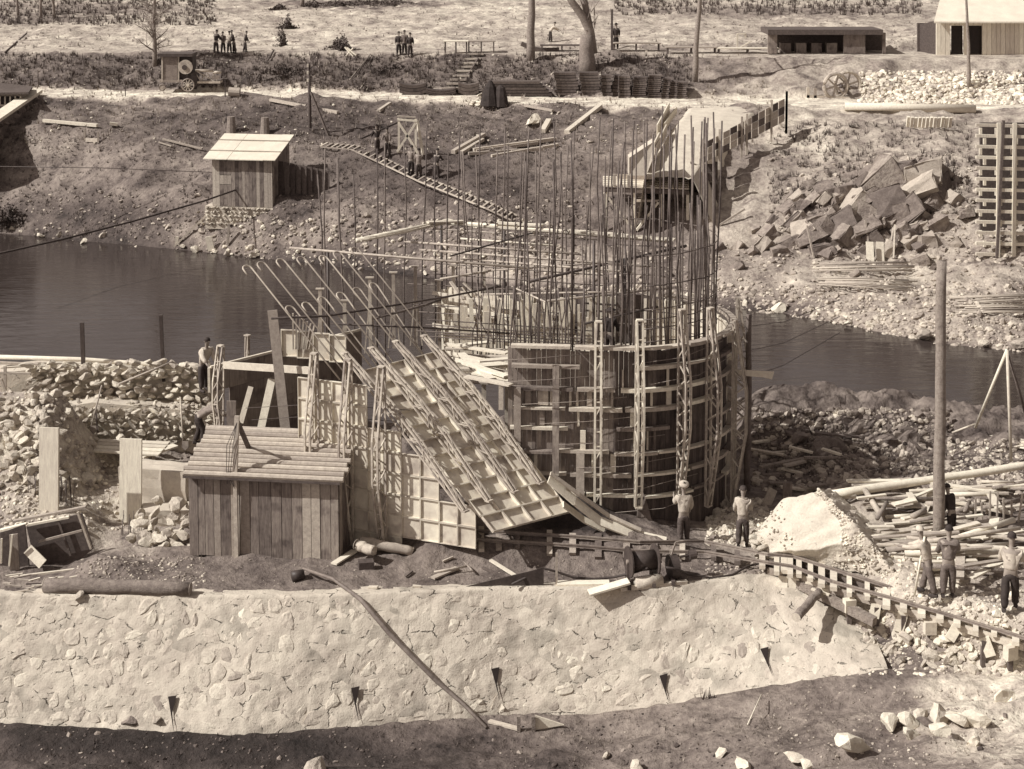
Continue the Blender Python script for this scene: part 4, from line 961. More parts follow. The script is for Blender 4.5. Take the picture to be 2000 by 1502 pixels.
# rails of the wall top: beams, pipe, two iron posts
tag(tube1('long_pole', 'pale_timber', None, [PY(-10, 697, 54.2), PY(160, 702, 54.1), PY(300, 712, 53.9), PY(390, 733, 53.6)], .08, 8), 'long pale pole lying level along the top of the rubble wall', 'pole')
tag(bar1('beam', 'timber', None, PY(-10, 708, 54), PY(75, 712, 53.8), .12, .08), 'short squared beam below the long pole at the left edge', 'beam')
tag(bar1('iron_post', 'dark_steel', None, PY(164, 745, 53.7), PY(160, 630, 53.7), .13, .10), 'dark iron post standing in the rubble wall, left one of two', 'post', 'iron posts on the rubble wall')
tag(bar1('iron_post', 'dark_steel', None, PY(320, 745, 53.4), PY(314, 615, 53.4), .11, .10), 'dark iron post near the worker in the white shirt, right one of two', 'post', 'iron posts on the rubble wall')
tag(tube1('iron_bar', 'rebar_pale', None, [PY(232, 750, 52.8), PY(338, 706, 53)], .035), 'pale thin bar lying aslant over the stones of the rubble wall', 'bar')
ST = thing('stone_stand', 'timber trestle frame at the far left end of the rubble wall', 'trestle', PY(12, 780, 53.5))
for a, b_ in (((10, 780), (10, 715)), ((22, 790), (2, 740)), ((0, 728), (60, 730))): bar1('post', 'timber', ST, PY(a[0], a[1], 52.9), PY(b_[0], b_[1], 52.9), .09, .07)
# shovels on the wall
for (a, b_, lab) in (((199, 752), (178, 835), 'long handled shovel leaning on the lower course of the rubble wall'), ((352, 775), (358, 865), 'shovel standing upright beside the crouching worker')):
    T = thing('shovel', lab, 'shovel', PY(b_[0], b_[1], 51.6)); tube1('handle', 'timber', T, [PY(a[0], a[1], 52.0), PY(b_[0], b_[1], 51.6)], .028, 6)
    c = PY(b_[0]+4, b_[1]+5, 51.55); MB().prism([c+Vector((-.1, 0, .14)), c+Vector((.1, 0, .14)), c+Vector((.11, -.03, -.05)), c+Vector((0, -.05, -.16)), c+Vector((-.11, -.03, -.05))], (0, .02, 0)).build('blade', 'grey_steel', T)
tag(bar1('stick', 'dark_timber', None, PY(187, 800, 51.9), PY(191, 845, 51.6), .06, .05), 'short dark stick beside the leaning shovel', 'stick')
# ---- plank stage and broad boards
ZS = PY(240, 885, 50.2).z
SG = thing('plank_stage', 'shallow stage of pale planks in front of the rubble wall', 'stage', P(240, 900, 0))
m = MB(); st = [P(115, 862, ZS), P(330, 862, ZS), P(342, 868, ZS), P(318, 886, ZS), P(278, 890, ZS), P(232, 876, ZS), P(116, 880, ZS)]
q0, q1 = P(118, 872, ZS), P(236, 880, ZS)
for i in range(4): 
    a_, b_ = P(118, 858+i*6, ZS), P(330-i*6, 866+i*7, ZS); bar1('plank', 'pale_timber', SG, a_, b_, .26, .05)
tag(bar1('broad_plank', 'pale_timber', None, P(276, 892, ZS-.08), P(343, 870, ZS-.02), .32, .06), 'pale plank end jutting from the right of the plank stage', 'plank')
for px in (135, 300): bar1('post', 'timber', SG, P(px, 875, ZS), P(px, 875, ZS)-UP*1.3, .1, .1)
YB = 47.2
for (x0_, x1_, y0_, y1_, nb_, Y, lab) in ((76, 115, 835, 1000, 1, 47.4, 'tall broad pale board standing upright, left of two'), (233, 277, 857, 1020, 1, 46.9, 'tall broad pale board standing upright, right of two beside the stone pile')):
    Y = G((x0_+x1_)/2, y1_, False).y; a_, b_ = PY((x0_+x1_)/2, y1_+5, Y), PY((x0_+x1_)/2+1, y0_, Y+.25)
    tag(MB().bar(a_, b_, (x1_-x0_)/ppm(a_), .09, SV).build('broad_board', 'light_board'), lab, 'board', 'broad upright boards by the foundation pit')
# ---- concrete blocks of the foundation pit
for i, (c, s_, rz, lab) in enumerate([((-11.2, 48.6, .15), (2.3, .9, 1.5), -.25, 'rough concrete block under the plank stage'), ((-9.6, 49.3, -.1), (1.8, 1.6, .8), -.1, 'low concrete block right of the broad board by the shed'), ((-10.6, 47.4, -.3), (1.7, .8, .6), .1, 'lowest concrete block in the middle of the foundation pit')]):
    m = MB(); bm = bmesh.new(); bmesh.ops.create_cube(bm, size=1); bmesh.ops.subdivide_edges(bm, edges=bm.edges, cuts=4, use_grid_fill=True)
    M = Matrix.Translation(c) @ Matrix.Rotation(rz, 4, 'Z') @ Matrix.Diagonal((*s_, 1))
    for v in bm.verts: v.co = M @ v.co + Vector([random.uniform(-.03, .03) for _ in range(3)])
    m.add([v.co for v in bm.verts], [[v.index for v in f.verts] for f in bm.faces]); bm.free()
    tag(m.build('concrete_block', 'concrete'), lab, 'concrete block')
# bar mats
for (x0_, x1_, ya, yb, Y, n_, lab) in ((58, 148, 925, 1005, 46.9, 26, 'row of thin upright wires in front of the left broad board'), (236, 290, 1000, 1070, 46.2, 12, 'low tuft of bent wires left of the stone pile'), (0, 60, 950, 1010, 47.2, 14, 'ragged row of thin wires at the left edge')):
    T = thing('starter_bars', lab, 'wires', PY((x0_+x1_)/2, yb, Y))
    for i in range(n_):
        px = x0_+(x1_-x0_)*i/n_+random.uniform(-2, 2); a_ = PY(px, yb+random.uniform(0, 12), Y+random.uniform(-.2, .2)); b_ = PY(px+random.uniform(-6, 6), ya+random.uniform(-4, 22), Y)
        tube1('wire', 'rebar', T, [a_, a_.lerp(b_, .5)+Vector((random.uniform(-.03, .03), 0, 0)), b_], .011, 4)
# ---- pile of stones against the shed
random.seed(14)
pile = [(258, 1052, .3), (285, 1060, .26), (318, 1068, .27), (350, 1070, .28), (378, 1066, .3), (262, 1025, .26), (292, 1030, .28), (325, 1040, .3), (355, 1045, .3), (385, 1030, .28), (275, 1002, .28), (305, 1000, .3), (335, 1008, .3), (365, 1010, .26), (310, 978, .3), (345, 985, .42), (300, 1052, .2), (336, 1022, .24), (372, 985, .26), (395, 1055, .3), (268, 1076, .22), (345, 1090, .22)]
for _ in range(16): pile.append((random.uniform(270, 380), random.uniform(1000, 1065), .3))
for i, (px, py, r) in enumerate(pile):
    lab = {15: 'largest pale stone on top of the pile beside the shed', 19: 'dark angular stone at the right foot of the pile, by the shed corner', 21: 'small block lying apart below the stone pile'}.get(i, 'angular broken stone in the pile against the left side of the shed')
    tag(rock('stone', 'stone' if i not in (19, 21) else 'dark_stone', PY(px, py, 44.9+(1080-py)*.012+random.uniform(-.1, .1)), r, seed=i % 14), lab, 'stone', 'stones piled beside the shed')
# ---- broken box forms at the left edge
BF = thing('broken_form', 'collapsed dark box form of planks leaning at the left edge', 'broken formwork', P(80, 1120, -.2))
def q3(px, py, Y): return PY(px, py, Y)
for (pts, Y, d, mt) in [([(0, 1042), (48, 1024), (58, 1120), (0, 1128)], 43.6, .08, 'dark_timber'), ([(52, 1030), (160, 1003), (182, 1072), (160, 1090), (70, 1108)], 44.0, .06, 'dark_timber'), ([(18, 1045), (34, 1043), (38, 1115), (20, 1117)], 43.3, .05, 'old_board')]:
    MB().prism([q3(a, b_, Y) for a, b_ in pts], (0, d, 0)).build('panel', mt, BF)
for (a, b_, Y, w, mt) in [((26, 1018), (168, 990), 44.1, .14, 'timber'), ((0, 1036), (52, 1023), 43.7, .16, 'pale_timber'), ((56, 1025), (135, 1010), 43.9, .08, 'pale_timber'), ((152, 1000), (178, 1072), 43.8, .09, 'timber'), ((112, 1012), (138, 1085), 43.9, .05, 'dark_timber'), ((75, 1058), (160, 1036), 43.8, .05, 'timber'), ((3, 1052), (2, 1100), 43.2, .05, 'pale_timber'), ((24, 1044), (18, 1105), 43.2, .05, 'pale_timber')]:
    bar1('rail', mt, BF, q3(a[0], a[1], Y), q3(b_[0], b_[1], Y), w, .06)
tag(bar1('light_plank', 'pale_timber', None, PY(54, 1072, 43.4), PY(84, 1102, 43.2), .30, .05, (0, -1, .3)), 'short pale plank leaning in the dark broken form', 'plank')
tag(bar1('thin_batten', 'pale_timber', None, PY(-5, 1131, 42.9), PY(165, 1110, 43.1), .07, .06), 'long thin pale batten on the scrap heap at the left edge', 'batten')
tag(tube1('thin_pole', 'timber', None, [PY(28, 1157, 42.5), PY(105, 1125, 43)], .07), 'thin pole lying aslant left of the long log', 'pole')
for i in range(26):
    px, py = random.uniform(0, 160), random.uniform(1122, 1158); a_ = P(px, py, .0); an = random.uniform(-.6, .8)
    tag(bar1('scrap_batten', random.choice(['timber', 'dark_timber', 'pale_timber']), None, a_, a_+Vector((math.cos(an), math.sin(an)*.6, random.uniform(-.1, .25)))*random.uniform(.2, .6), .05, .03), 'small broken batten in the scrap heap at the left edge', 'batten', 'scrap battens at the left edge')
# ---- logs and litter on the platform
def log(name, p, q, r, label, mat='bark', grp=None, n=12):
    p, q = Vector(p), Vector(q); k = 9; pts = []; rs_l = []
    for i in range(k+1):
        t = i/k; pts.append(p.lerp(q, t)+Vector((random.uniform(-.02, .02), random.uniform(-.02, .02), random.uniform(-.015, .015)))); rs_l.append(r*random.uniform(.93, 1.07)*(1-.12*t))
    T = thing(name, label, 'log', p, grp); tube1('trunk', mat, T, pts, rs_l, n)
    d = (q-p).normalized()
    for e, s in ((p, -1), (q, 1)): MB().tube([e+d*s*.0, e+d*s*.012], r*.86 if s > 0 else r*.95, n).build('cut_end', 'timber', T)
    return T
la, lb = P(88, 1158, 0), P(372, 1165, 0)
log('log', la+UP*.22, lb+UP*.2, .21, 'long thick bark covered log lying along the wall top on the left')
tag(rock('stone', 'stone', P(155, 1166, 0)+UP*.05, .26, sz=.7), 'grey stone wedged in front of the long log', 'stone')
log('log', P(704, 1085, .0)+UP*.42, P(806, 1088, .0)+UP*.16, .15, 'bent pale log resting on a block beside the struts', 'timber')
log('log', P(696, 1100, 0)+UP*.5+Vector((0, .1, 0)), P(730, 1106, 0)+UP*.45, .16, 'thick crossing log end on the block beside the struts', 'timber')
tag(MB().box(P(715, 1112, 0)+UP*.1, .42, .3, .3, .2).build('wood_block', 'dark_timber'), 'dark wooden block under the end of the bent pale log', 'block')
LIT = [((652, 1105), (692, 1080), .2, 'pale_timber', 'broad short plank lying left of the bent pale log'), ((845, 1133), (893, 1113), .17, 'timber', 'grey plank lying just below the pickaxe'), ((958, 1098), (1008, 1130), .1, 'pale_timber', 'pale batten slanting down towards the dark sheet'), ((943, 1112), (985, 1133), .07, 'dark_timber', 'dark batten parallel to the pale one by the sheet'),
       ((720, 1150), (738, 1152), .1, 'pale_timber', 'tiny chip of wood by the wall edge'), ((806, 1150), (822, 1150), .08, 'pale_timber', 'short pale stick by the wall edge'), ((1005, 1146), (1090, 1148), .07, 'timber', 'narrow batten lying on the wall edge left of the pale board'), ((1088, 1146), (1190, 1143), .28, 'pale_timber', 'pale board lying flat on the wall edge left of the winch'),
       ((865, 1100), (885, 1092), .05, 'timber', 'small twig of wood above the pickaxe'), ((792, 1130), (806, 1120), .05, 'dark_timber', 'small dark splinter on the dirt'), ((1330, 1148), (1380, 1150), .05, 'dark_timber', 'thin dark stick right of the winch')]
for a, b_, w, mt, lab in LIT:
    tag(bar1('plank', mt, None, G(*a, False)+UP*.05, G(*b_, False)+UP*.06, w, .05), lab, 'plank')
tag(MB().bar(P(1150, 1158, .06), P(1228, 1135, .3), .35, .05).build('tilted_board', 'pale_timber'), 'tilted pale board propped against the winch base', 'board')
T = thing('pickaxe', 'pickaxe lying on the dark earth, head to the right', 'pickaxe', P(880, 1110, 0))
tube1('handle', 'timber', T, [P(848, 1117, .08), P(912, 1106, .08)], .028); tube1('head', 'grey_steel', T, [P(903, 1095, .06), P(913, 1104, .12), P(920, 1112, .12), P(927, 1118, .04)], [.012, .03, .03, .012], 6)
SHT = MB().prism([P(905, 1147, .02), P(1062, 1146, .02), P(1062, 1146, .02)+UP*.55, P(1040, 1146, .02)+UP*.45], (0, .03, 0)); tag(SHT.build('dark_sheet', 'dark_steel'), 'dark triangular sheet standing on edge at the wall top', 'sheet')
# spade handle pole leaning over the river wall
q_ = [G(592, 1124, False)+UP*.2, G(650, 1148, False)+UP*.25, wall_at(706, 1172, .1), wall_at(760, 1236, .12), wall_at(850, 1330, .12), wall_at(905, 1380, .08), G(950, 1425, False)+UP*.05]
tag(tube1('long_pole', 'grey_steel', None, q_, [.035, .045, .06, .065, .06, .05, .04], 8), 'long dark flexible pole lying down over the face of the river wall', 'pole')
T = thing('bucket', 'dark upturned bucket on the dirt at the upper end of the long pole', 'bucket', P(582, 1124, 0)); MB().tube([P(570, 1127, .12), P(594, 1121, .16)], [.17, .13], 10).build('shell', 'dark_steel', T, True)
# ---- winch
wc = P(1280, 1146, .05)+Vector((0, .35, 0))
WI = thing('winch', 'small dark hand winch with two flanged drums on a timber frame at the wall edge', 'winch', wc)
def cylr(p, q, r, n=18): return MB().tube([p, q], r, n)
ax = Vector((1, .25, 0)).normalized()
c = wc+UP*.62+ax*(-.35)
cylr(c-ax*.35, c+ax*.35, .27).build('drum', 'dark_steel', WI, True)
for s in (-.38, .38): cylr(c+ax*(s-.02), c+ax*(s+.02), .42, 22).build('flange', 'dark_steel', WI)
for s in (-.4, .4): cylr(c+ax*(s-.045), c+ax*(s+.045), .07).build('axle', 'grey_steel', WI)
c2 = wc+UP*.36+ax*.55; cylr(c2-ax*.12, c2+ax*.1, .34, 20).build('gear', 'dark_steel', WI); cylr(c2+ax*.1, c2+ax*.15, .15).build('hub', 'grey_steel', WI); cylr(c2+ax*.12-Vector((0, .0, 0)), c2+ax*.17, .06).build('axle', 'dark_steel', WI)
c3 = wc+UP*.14+Vector((-.55, -.45, 0)); cylr(c3, c3+ax*.75+UP*.02, .17, 14).build('roller', 'timber', WI, True); cylr(c3+ax*.72-Vector((0, .02, 0)), c3+ax*.78, .13, 14).build('roller_end', 'dark_steel', WI); cylr(c3+ax*.77, c3+ax*.80, .06, 12).build('bearing', 'panel_steel', WI)
for s in (-.75, -.05, .5): bar1('frame_timber', 'dark_timber', WI, wc+ax*s+Vector((0, -.5, .1)), wc+ax*s+Vector((0, .5, .1)), .1, .12)
for s in (-.75, .1): bar1('frame_post', 'dark_timber', WI, wc+ax*s+UP*.1, wc+ax*s+UP*.62, .08, .14)
bar1('frame_timber', 'timber', WI, wc+ax*-1.0+Vector((0, -.4, .06)), wc+ax*.9+Vector((0, -.4, .06)), .12, .1)
bar1('lever', 'grey_steel', WI, wc+ax*.35+UP*.3, wc+ax*.62+UP*1.05, .04, .04); bar1('lever', 'grey_steel', WI, wc+ax*.62+UP*1.05, wc+ax*.9+UP*1.07, .03, .03)
cylr(wc+ax*.75+UP*.62, wc+ax*1.25+UP*.66, .035, 8).build('crank_shaft', 'dark_steel', WI); cylr(wc+ax*1.0+UP*.64, wc+ax*1.2+UP*.655, .13, 12).build('pinion', 'dark_steel', WI)
def hose(pts, lab): tag(tube1('hose', 'rubber', None, [Vector(p) for p in pts], .032, 7), lab, 'hose')
hose([P(1000, 1141, .2), P(1040, 1122, .3), P(1062, 1110, .45), P(1085, 1116, .35), P(1120, 1128, .12), P(1160, 1131, .08), P(1200, 1127, .1), P(1240, 1118, .35), P(1265, 1110, .6)], 'dark hose running left from the winch to the sheet')
hose([P(1300, 1108, .6), P(1325, 1112, .5), P(1345, 1122, .2), P(1390, 1129, .06), P(1430, 1123, .06), P(1460, 1106, .1), P(1485, 1100, .05), P(1520, 1108, .1)], 'dark hose looping right from the winch to the rails')
for px, yb, yt, lab in ((1087, 1143, 1080, 'thin upright stake beside the dark sheet'), (1310, 1100, 1074, 'thin upright stake between the rails and the winch')):
    a_ = G(px, yb, False); tag(bar1('stake', 'timber', None, a_, Vector((a_.x, a_.y, ZT(a_, yt))), .06, .05), lab, 'stake')
# ---- narrow gauge track
TR = thing('narrow_gauge_track', 'light railway track curving from the shutters over a rough trestle to the right edge', 'railway track', P(1300, 1075, .1))
far_r = [(780, 1024, .95), (900, 1035, .85), (1000, 1047, .75), (1125, 1058, .6), (1250, 1065, .45), (1375, 1074, .33), (1500, 1084, .3), (1550, 1088, .3), (1625, 1112, .22), (1750, 1152, .15), (1875, 1188, .1), (2000, 1224, .05), (2100, 1256, .0)]
near_r = [(762, 1036, .95), (900, 1053, .85), (1000, 1066, .75), (1125, 1077, .6), (1250, 1085, .45), (1375, 1093, .33), (1500, 1100, .3), (1550, 1108, .3), (1625, 1137, .22), (1750, 1172, .15), (1875, 1209, .1), (2000, 1247, .05), (2100, 1280, .0)]
fr_p = [(G(a[0], a[1], False)+UP*.13 if a[0] < 1490 else P(*a)) for a in far_r]; nr_p = [(G(a[0], a[1], False)+UP*.13 if a[0] < 1490 else P(*a)) for a in near_r]
for q_ in (fr_p, nr_p):
    for i in (1, 2, 3, 4, 5): q_[i].z = (q_[i-1].z+q_[i].z*2+q_[i+1].z)/4
def path(pts, t):
    i = min(int(t), len(pts)-2); return pts[i].lerp(pts[i+1], t-i)
for pts in (fr_p, nr_p):
    for i in range(len(pts)-1):
        a_, b_ = pts[i], pts[i+1]; m = MB().bar(a_+UP*.045, b_+UP*.045, .045, .035).bar(a_+UP*.015, b_+UP*.015, .014, .05).bar(a_-UP*.015, b_-UP*.015, .08, .015); m.build('rail', 'grey_steel', TR)
t = 0.1
while t < 11.9:
    a_, b_ = path(fr_p, t), path(nr_p, t); d = (b_-a_).normalized(); ex = random.uniform(.12, .3); drop = -.07
    sl = MB().bar(a_-d*ex+UP*drop, b_+d*(ex+random.uniform(0, .25 if t > 6 else .05))+UP*drop, random.uniform(.13, .2), .11); sl.build('sleeper', 'pale_timber' if t > 6.2 else ('timber' if random.random() < .6 else 'old_board'), TR)
    t += random.uniform(.24, .34) if t > 6 else random.uniform(.34, .5)
for k in range(2):                        # stringers and short props of the trestle
    pts = (fr_p, nr_p)[k]; lo = [p-UP*.22 for p in pts[6:]]
    for i in range(len(lo)-1): bar1('stringer', 'dark_timber' if k == 0 else 'timber', TR, lo[i], lo[i+1], .12, .16)
for i in range(13):
    t = 6.6+i*.42; a_, b_ = path(fr_p, t), path(nr_p, t); d = (b_-a_).normalized(); c = b_+d*random.uniform(.0, .2)-UP*.2
    g_ = gz(c.x, c.y)
    if i % 3 == 1: MB().box(c+UP*-.18+d*.1, .3, .22, .34, random.uniform(-.4, .4)).build('packing_block', 'pale_timber', TR)
    else: bar1('packing_board', 'pale_timber', TR, c-UP*.02, c-UP*random.uniform(.3, .55)+d*random.uniform(.0, .25)+Vector((random.uniform(-.2, .2), 0, 0)), .26, .05, d)
    bar1('prop', 'dark_timber', TR, c-UP*.1, Vector((c.x, c.y, min(g_, c.z-.4))), .12, .12)
log('log', P(1556, 1188, .1)+UP*-.25, P(1600, 1150, .1)+UP*-.1, .13, 'short round log sticking out from under the trestle', 'bark')
tag(bar1('thin_plank', 'pale_timber', None, P(1585, 1150, .0), P(1620, 1162, -.05), .1, .04), 'small pale strip of wood above the short round log', 'plank')
bar1('beam', 'bark', TR, nr_p[6]+Vector((.4, -.1, -.32)), nr_p[9]+Vector((-.6, -.2, -.5)), .2, .22)
# ---- end of an older masonry wall: rough cone of plaster
CW = thing('masonry_stub', 'broken end of a sloping masonry wall, plastered top, right of the blurred worker', 'masonry', P(1620, 1060, .3))
V = []; NA, NB = 70, 60
crest0, crest1 = PY(1590, 960, 46.0), P(1470, 1062, .25)
ridge = [P(1600, 958, 1.95), P(1655, 1012, 1.5), P(1705, 1066, .9), P(1768, 1142, .15)]
left = [P(1487, 1026, .9), P(1478, 1050, .6), P(1500, 1078, .32), P(1560, 1092, .1)]
def poly(pts, t): t = t*(len(pts)-1); i = min(int(t), len(pts)-2); return pts[i].lerp(pts[i+1], t-i)
mid_ = [P(1594, 962, 1.9), P(1640, 1016, 1.42), P(1642, 1064, .9), P(1622, 1108, .15)]
midl = [P(1530, 975, 1.6), P(1545, 1030, 1.1), P(1560, 1075, .6), P(1580, 1100, .12)]
rb = [P(1640, 985, -.3)+Vector((.3, 1.4, 0)), P(1700, 1040, -.4)+Vector((.6, 1, 0)), P(1745, 1095, -.4)+Vector((.5, .7, 0)), P(1790, 1145, -.3)]
lb_ = [p-UP*1.6 for p in left]
for a_ in range(NA+1):
    t = a_/NA; sec = [lb_, left, midl, mid_, ridge, rb]
    for b__ in range(NB+1):
        p = poly([poly(s_, t) for s_ in sec], b__/NB); k = fbm(p.x*2, p.y*2+p.z*2, 91, 4); k2 = fbm(p.x*7, p.z*7+p.y*7, 92, 3)
        e_ = 1 if b__ > NB*.6 else .35; V.append(p+Vector((.1*k2*e_, (-.2*k+.1*k2)*e_, .22*k+.16*k2*e_)))
i = (np.arange(NA)[:, None]*(NB+1)+np.arange(NB)[None]).ravel(); Fc = np.stack([i, i+1, i+NB+2, i+NB+1], 1)
bcol = np.tile(np.arange(NB), NA)
for nm_, mt_, sel in (('plaster', 'plaster', bcol < NB*.6), ('stone_face', 'wall_stone', bcol >= NB*.6)):
    me = fast_mesh(nm_, np.array([tuple(v) for v in V]), Fc[sel], 4, True); me.materials.append(MATS[mt_]); o = bpy.data.objects.new(nm_, me); COL.objects.link(o); o.parent = CW; o.location = -world_loc(CW); o['wl'] = (0, 0, 0)
for i in range(70):
    t = random.uniform(.1, .95); s_ = random.uniform(.05, .95); a_ = poly(ridge, t).lerp(poly(rb, t), s_); 
for i in range(110):
    t = random.random(); k = random.uniform(.3, 1); p = poly(mid_, t).lerp(poly(ridge, t), k)
    if k > .3: rock('stone', 'wall_stone', p-UP*.07, random.uniform(.07, .17), CW, sz=.6)
for i in range(70):
    t = random.random(); p = poly(ridge, t).lerp(poly(rb, t), random.uniform(.05, .9)); rock('stone', random.choice(['wall_stone', 'stone', 'mortar']), p-UP*.02, random.uniform(.08, .2), CW, sz=.6)
for i in range(26):
    t = random.random(); p = poly(left, t)+Vector((random.uniform(-.1, .15), -.1, random.uniform(-.5, .02))); rock('stone', 'plaster', p, random.uniform(.12, .26), CW, sz=.7)
_p = []
for _ in range(500):
    t = random.random(); k = random.random(); p = (poly(left, t).lerp(poly(midl, t), k) if random.random() < .12 else poly(mid_, t).lerp(poly(ridge, t), k)); _p.append(tuple(p+UP*.05))
rocks_stuff('crumbs', 'small_rubble', _p, RS.uniform(.015, .06, 500), RS.uniform(1.0, 1.7, 500), parent=CW)
# boards and rubble by the blurred worker
for (a, b_, w, mt, lab) in [(((1462, 1070)), (1510, 955), .28, 'timber', 'long plank leaning right of the blurred worker'), ((1538, 1045), (1538, 942), .28, 'old_board', 'upright grey post board left of the masonry stub'), ((1490, 1008), (1548, 1000), .15, 'timber', 'crosspiece nailed to the grey post board')]:
    Y = 47.2; tag(bar1('board', mt, None, PY(a[0], a[1], Y), PY(b_[0], b_[1], Y+.6 if w == .28 and a[0] < 1500 else Y-.05), w, .07, (0, -1, 0)), lab, 'board')
# ---- poles
def pole(px, pb, pt, r, lab, Z=None, mt='bark', lean=0, Yv=None):
    a_ = P(px, pb, Z) if Z is not None else G(px, pb, False)
    z = ZT(a_, pt); k = 10
    return tag(tube1('timber_pole', mt, None, [Vector((a_.x+lean*t/k+random.uniform(-.015, .015), a_.y, a_.z-.3+(z-a_.z+.3)*t/k)) for t in range(k+1)], [r*(1.08-.22*t/k)*random.uniform(.97, 1.03) for t in range(k+1)], 12), lab, 'pole')
pole(1833, 1052, 510, .165, 'tall stout timber pole standing right of the masonry stub', .3, lean=-.1)
pole(1459, 955, 614, .10, 'slender dark pole standing just right of the round shutter', .1, 'dark_timber')
A_ = P(1972, 905, .3)
TP = thing('pole_tripod', 'tripod of thin pale poles at the right edge over the river bank', 'tripod', A_)
top = PY(1967, 683, A_.y)
for b_ in ((1905, 835, 1.5), (1975, 905, 0), (2015, 850, 1.0)): tube1('leg', 'pale_timber' if b_[0] < 2000 else 'dark_timber', TP, [PY(b_[0], b_[1], A_.y+b_[2]), top], .05, 7)
tube1('rail', 'timber', TP, [PY(1860, 845, A_.y+2), PY(1905, 828, A_.y+1.6)], .035)
FLM = thing('white_flume', 'long pale plank gangway on thin legs at the right edge', 'gangway', P(1920, 900, .3))
for i in range(3): bar1('plank', 'pale_timber', FLM, PY(1852, 838+i*5, 56-i*.3), PY(2030, 866+i*6, 52-i*.3), .3, .05)
for px, Y in ((1890, 54.5), (1915, 53.8), (1968, 53), (1980, 52.6)): bar1('leg', 'dark_timber', FLM, PY(px, 862, Y), PY(px-4, 905, Y), .07, .07)
tag(bar1('leaning_board', 'pale_timber', None, PY(1852, 905, 53), PY(1850, 845, 55.5), .2, .05, (0, -1, 0)), 'pale board leaning at the left end of the gangway', 'board')
MB_ = [PY(1768, 943, 50.5), PY(1800, 938, 50.5), PY(1797, 892, 51), PY(1790, 886, 51.2)]
tag(MB().prism(MB_, (0, .06, 0)).build('triangular_board', 'pale_timber'), 'pale triangular board standing beside the man in the pit', 'board')
tag(MB().prism([PY(1797, 892, 51.1), PY(1840, 905, 51.1), PY(1836, 940, 50.5), PY(1798, 938, 50.5)], (0, .06, 0)).build('dark_hatch', 'dark_timber'), 'dark square board between the triangular board and the tall pole', 'board')
# heap of scaffold poles and planks on the right
random.seed(77)
for (a, b_, r, lab) in [((1622, 966, .7), (2030, 905, 1.0), .13, 'longest thick pole lying across the timber heap'), ((1690, 985, .5), (2030, 940, .7), .12, 'second long pole lying below the thick one on the timber heap'), ((1870, 1085, .5), (2040, 1080, .6), .16, 'stout pole lying behind the two workers at the right')]:
    log('pole', P(*a), P(*b_), r, lab, 'pale_timber')
for i in range(95):
    px, py = random.uniform(1630, 2000), random.uniform(955, 1130)
    if px < 1700 and py > 1020: px += 120
    if py > 1075 and px < 1790: px += 110
    a_ = G(px, py, False)+UP*random.uniform(.05, .5); an = random.gauss(.12, .32)+(0 if random.random() < .8 else 1.2); l = random.uniform(.7, 2.8)
    d = Vector((math.cos(an), math.sin(an)*.8, random.uniform(-.08, .1)))
    pk = random.random() < .6; mt = random.choice(['pale_timber', 'timber', 'pale_timber']) if pk else random.choice(['pale_timber', 'timber', 'bark'])
    if pk: o = bar1('heap_plank', mt, None, a_-d*l/2, a_+d*l/2, random.uniform(.1, .26), .05)
    else: o = tube1('heap_pole', mt, None, [a_-d*l/2, a_+d*l/2], random.uniform(.04, .09), 8)
    lab = ('long ' if l > 2.1 else 'short ' if l < 1.3 else '')+TONE[mt]+(' plank' if pk else ' pole')+(' lying crosswise' if abs(an) > .9 else '')+' in the timber heap, '+where(px, py, (1720, 1830, 1905), ('at the left end', 'left of the tall pole', 'right of the tall pole', 'near the right edge'), (1000, 1060), ('high', 'midway', 'low'))
    tag(o, lab, 'plank' if pk else 'pole', 'timber heap on the right')
for i in range(16):
    px, py = random.uniform(1480, 1640), random.uniform(865, 960); a_ = G(px, py, False)+UP*random.uniform(.05, .4); an = random.gauss(-.3, .5); l = random.uniform(.6, 1.8); d = Vector((math.cos(an), math.sin(an), random.uniform(-.15, .15)))
    mt = random.choice(['pale_timber', 'timber', 'old_board']); tag(bar1('bank_plank', mt, None, a_-d*l/2, a_+d*l/2, random.uniform(.1, .2), .06), ('long ' if l > 1.2 else 'short ')+TONE[mt]+' plank scattered on the scrubby bank, '+where(px, py, (1530, 1590), ('by the dark pole', 'in the middle', 'by the masonry stub'), (910,), ('higher', 'lower')), 'plank', 'planks scattered on the bank')
for i in range(7):
    px = 1905+i*14; a_ = G(px, 1020, False); tag(bar1('small_stake', 'timber', None, a_, a_+Vector((random.uniform(-.1, .1), 0, random.uniform(.5, 1.1))), .05, .04), 'thin stake standing in the dark hollow at the right edge', 'stake', 'stakes in the hollow')
tag(bar1('slanted_pole', 'pale_timber', None, P(1940, 1042, .3), PY(2020, 990, 46.5), .07, .07), 'thin pale pole slanting up to the right edge', 'pole')
# rubble
def scatter(n_, x0_, x1_, y0_, y1_, r0, r1, t0, t1, far=False, name='rubble', cond=None):
    q = [(random.uniform(x0_, x1_), random.uniform(y0_, y1_)) for _ in range(n_)]
    if cond: q = [c for c in q if cond(*c)]
    pts = Gmany([c[0] for c in q], [c[1] for c in q], far)
    rocks_stuff(name, 'small_rubble', pts, [r0*(r1/r0)**(random.random()**1.6) for _ in q], [random.uniform(t0, t1) for _ in q])
scatter(700, 1380, 1500, 975, 1068, .04, .16, 1.0, 1.8)
scatter(1100, 1650, 2000, 1150, 1320, .02, .13, .8, 1.7)
scatter(500, 1500, 1860, 800, 960, .03, .16, .4, 1.4)
scatter(800, 370, 1500, 1090, 1160, .008, .04, .3, 1.0)
scatter(500, 150, 400, 1085, 1160, .02, .07, .4, 1.3)
scatter(1100, 0, 1500, 1395, 1500, .01, .05, .05, .4)
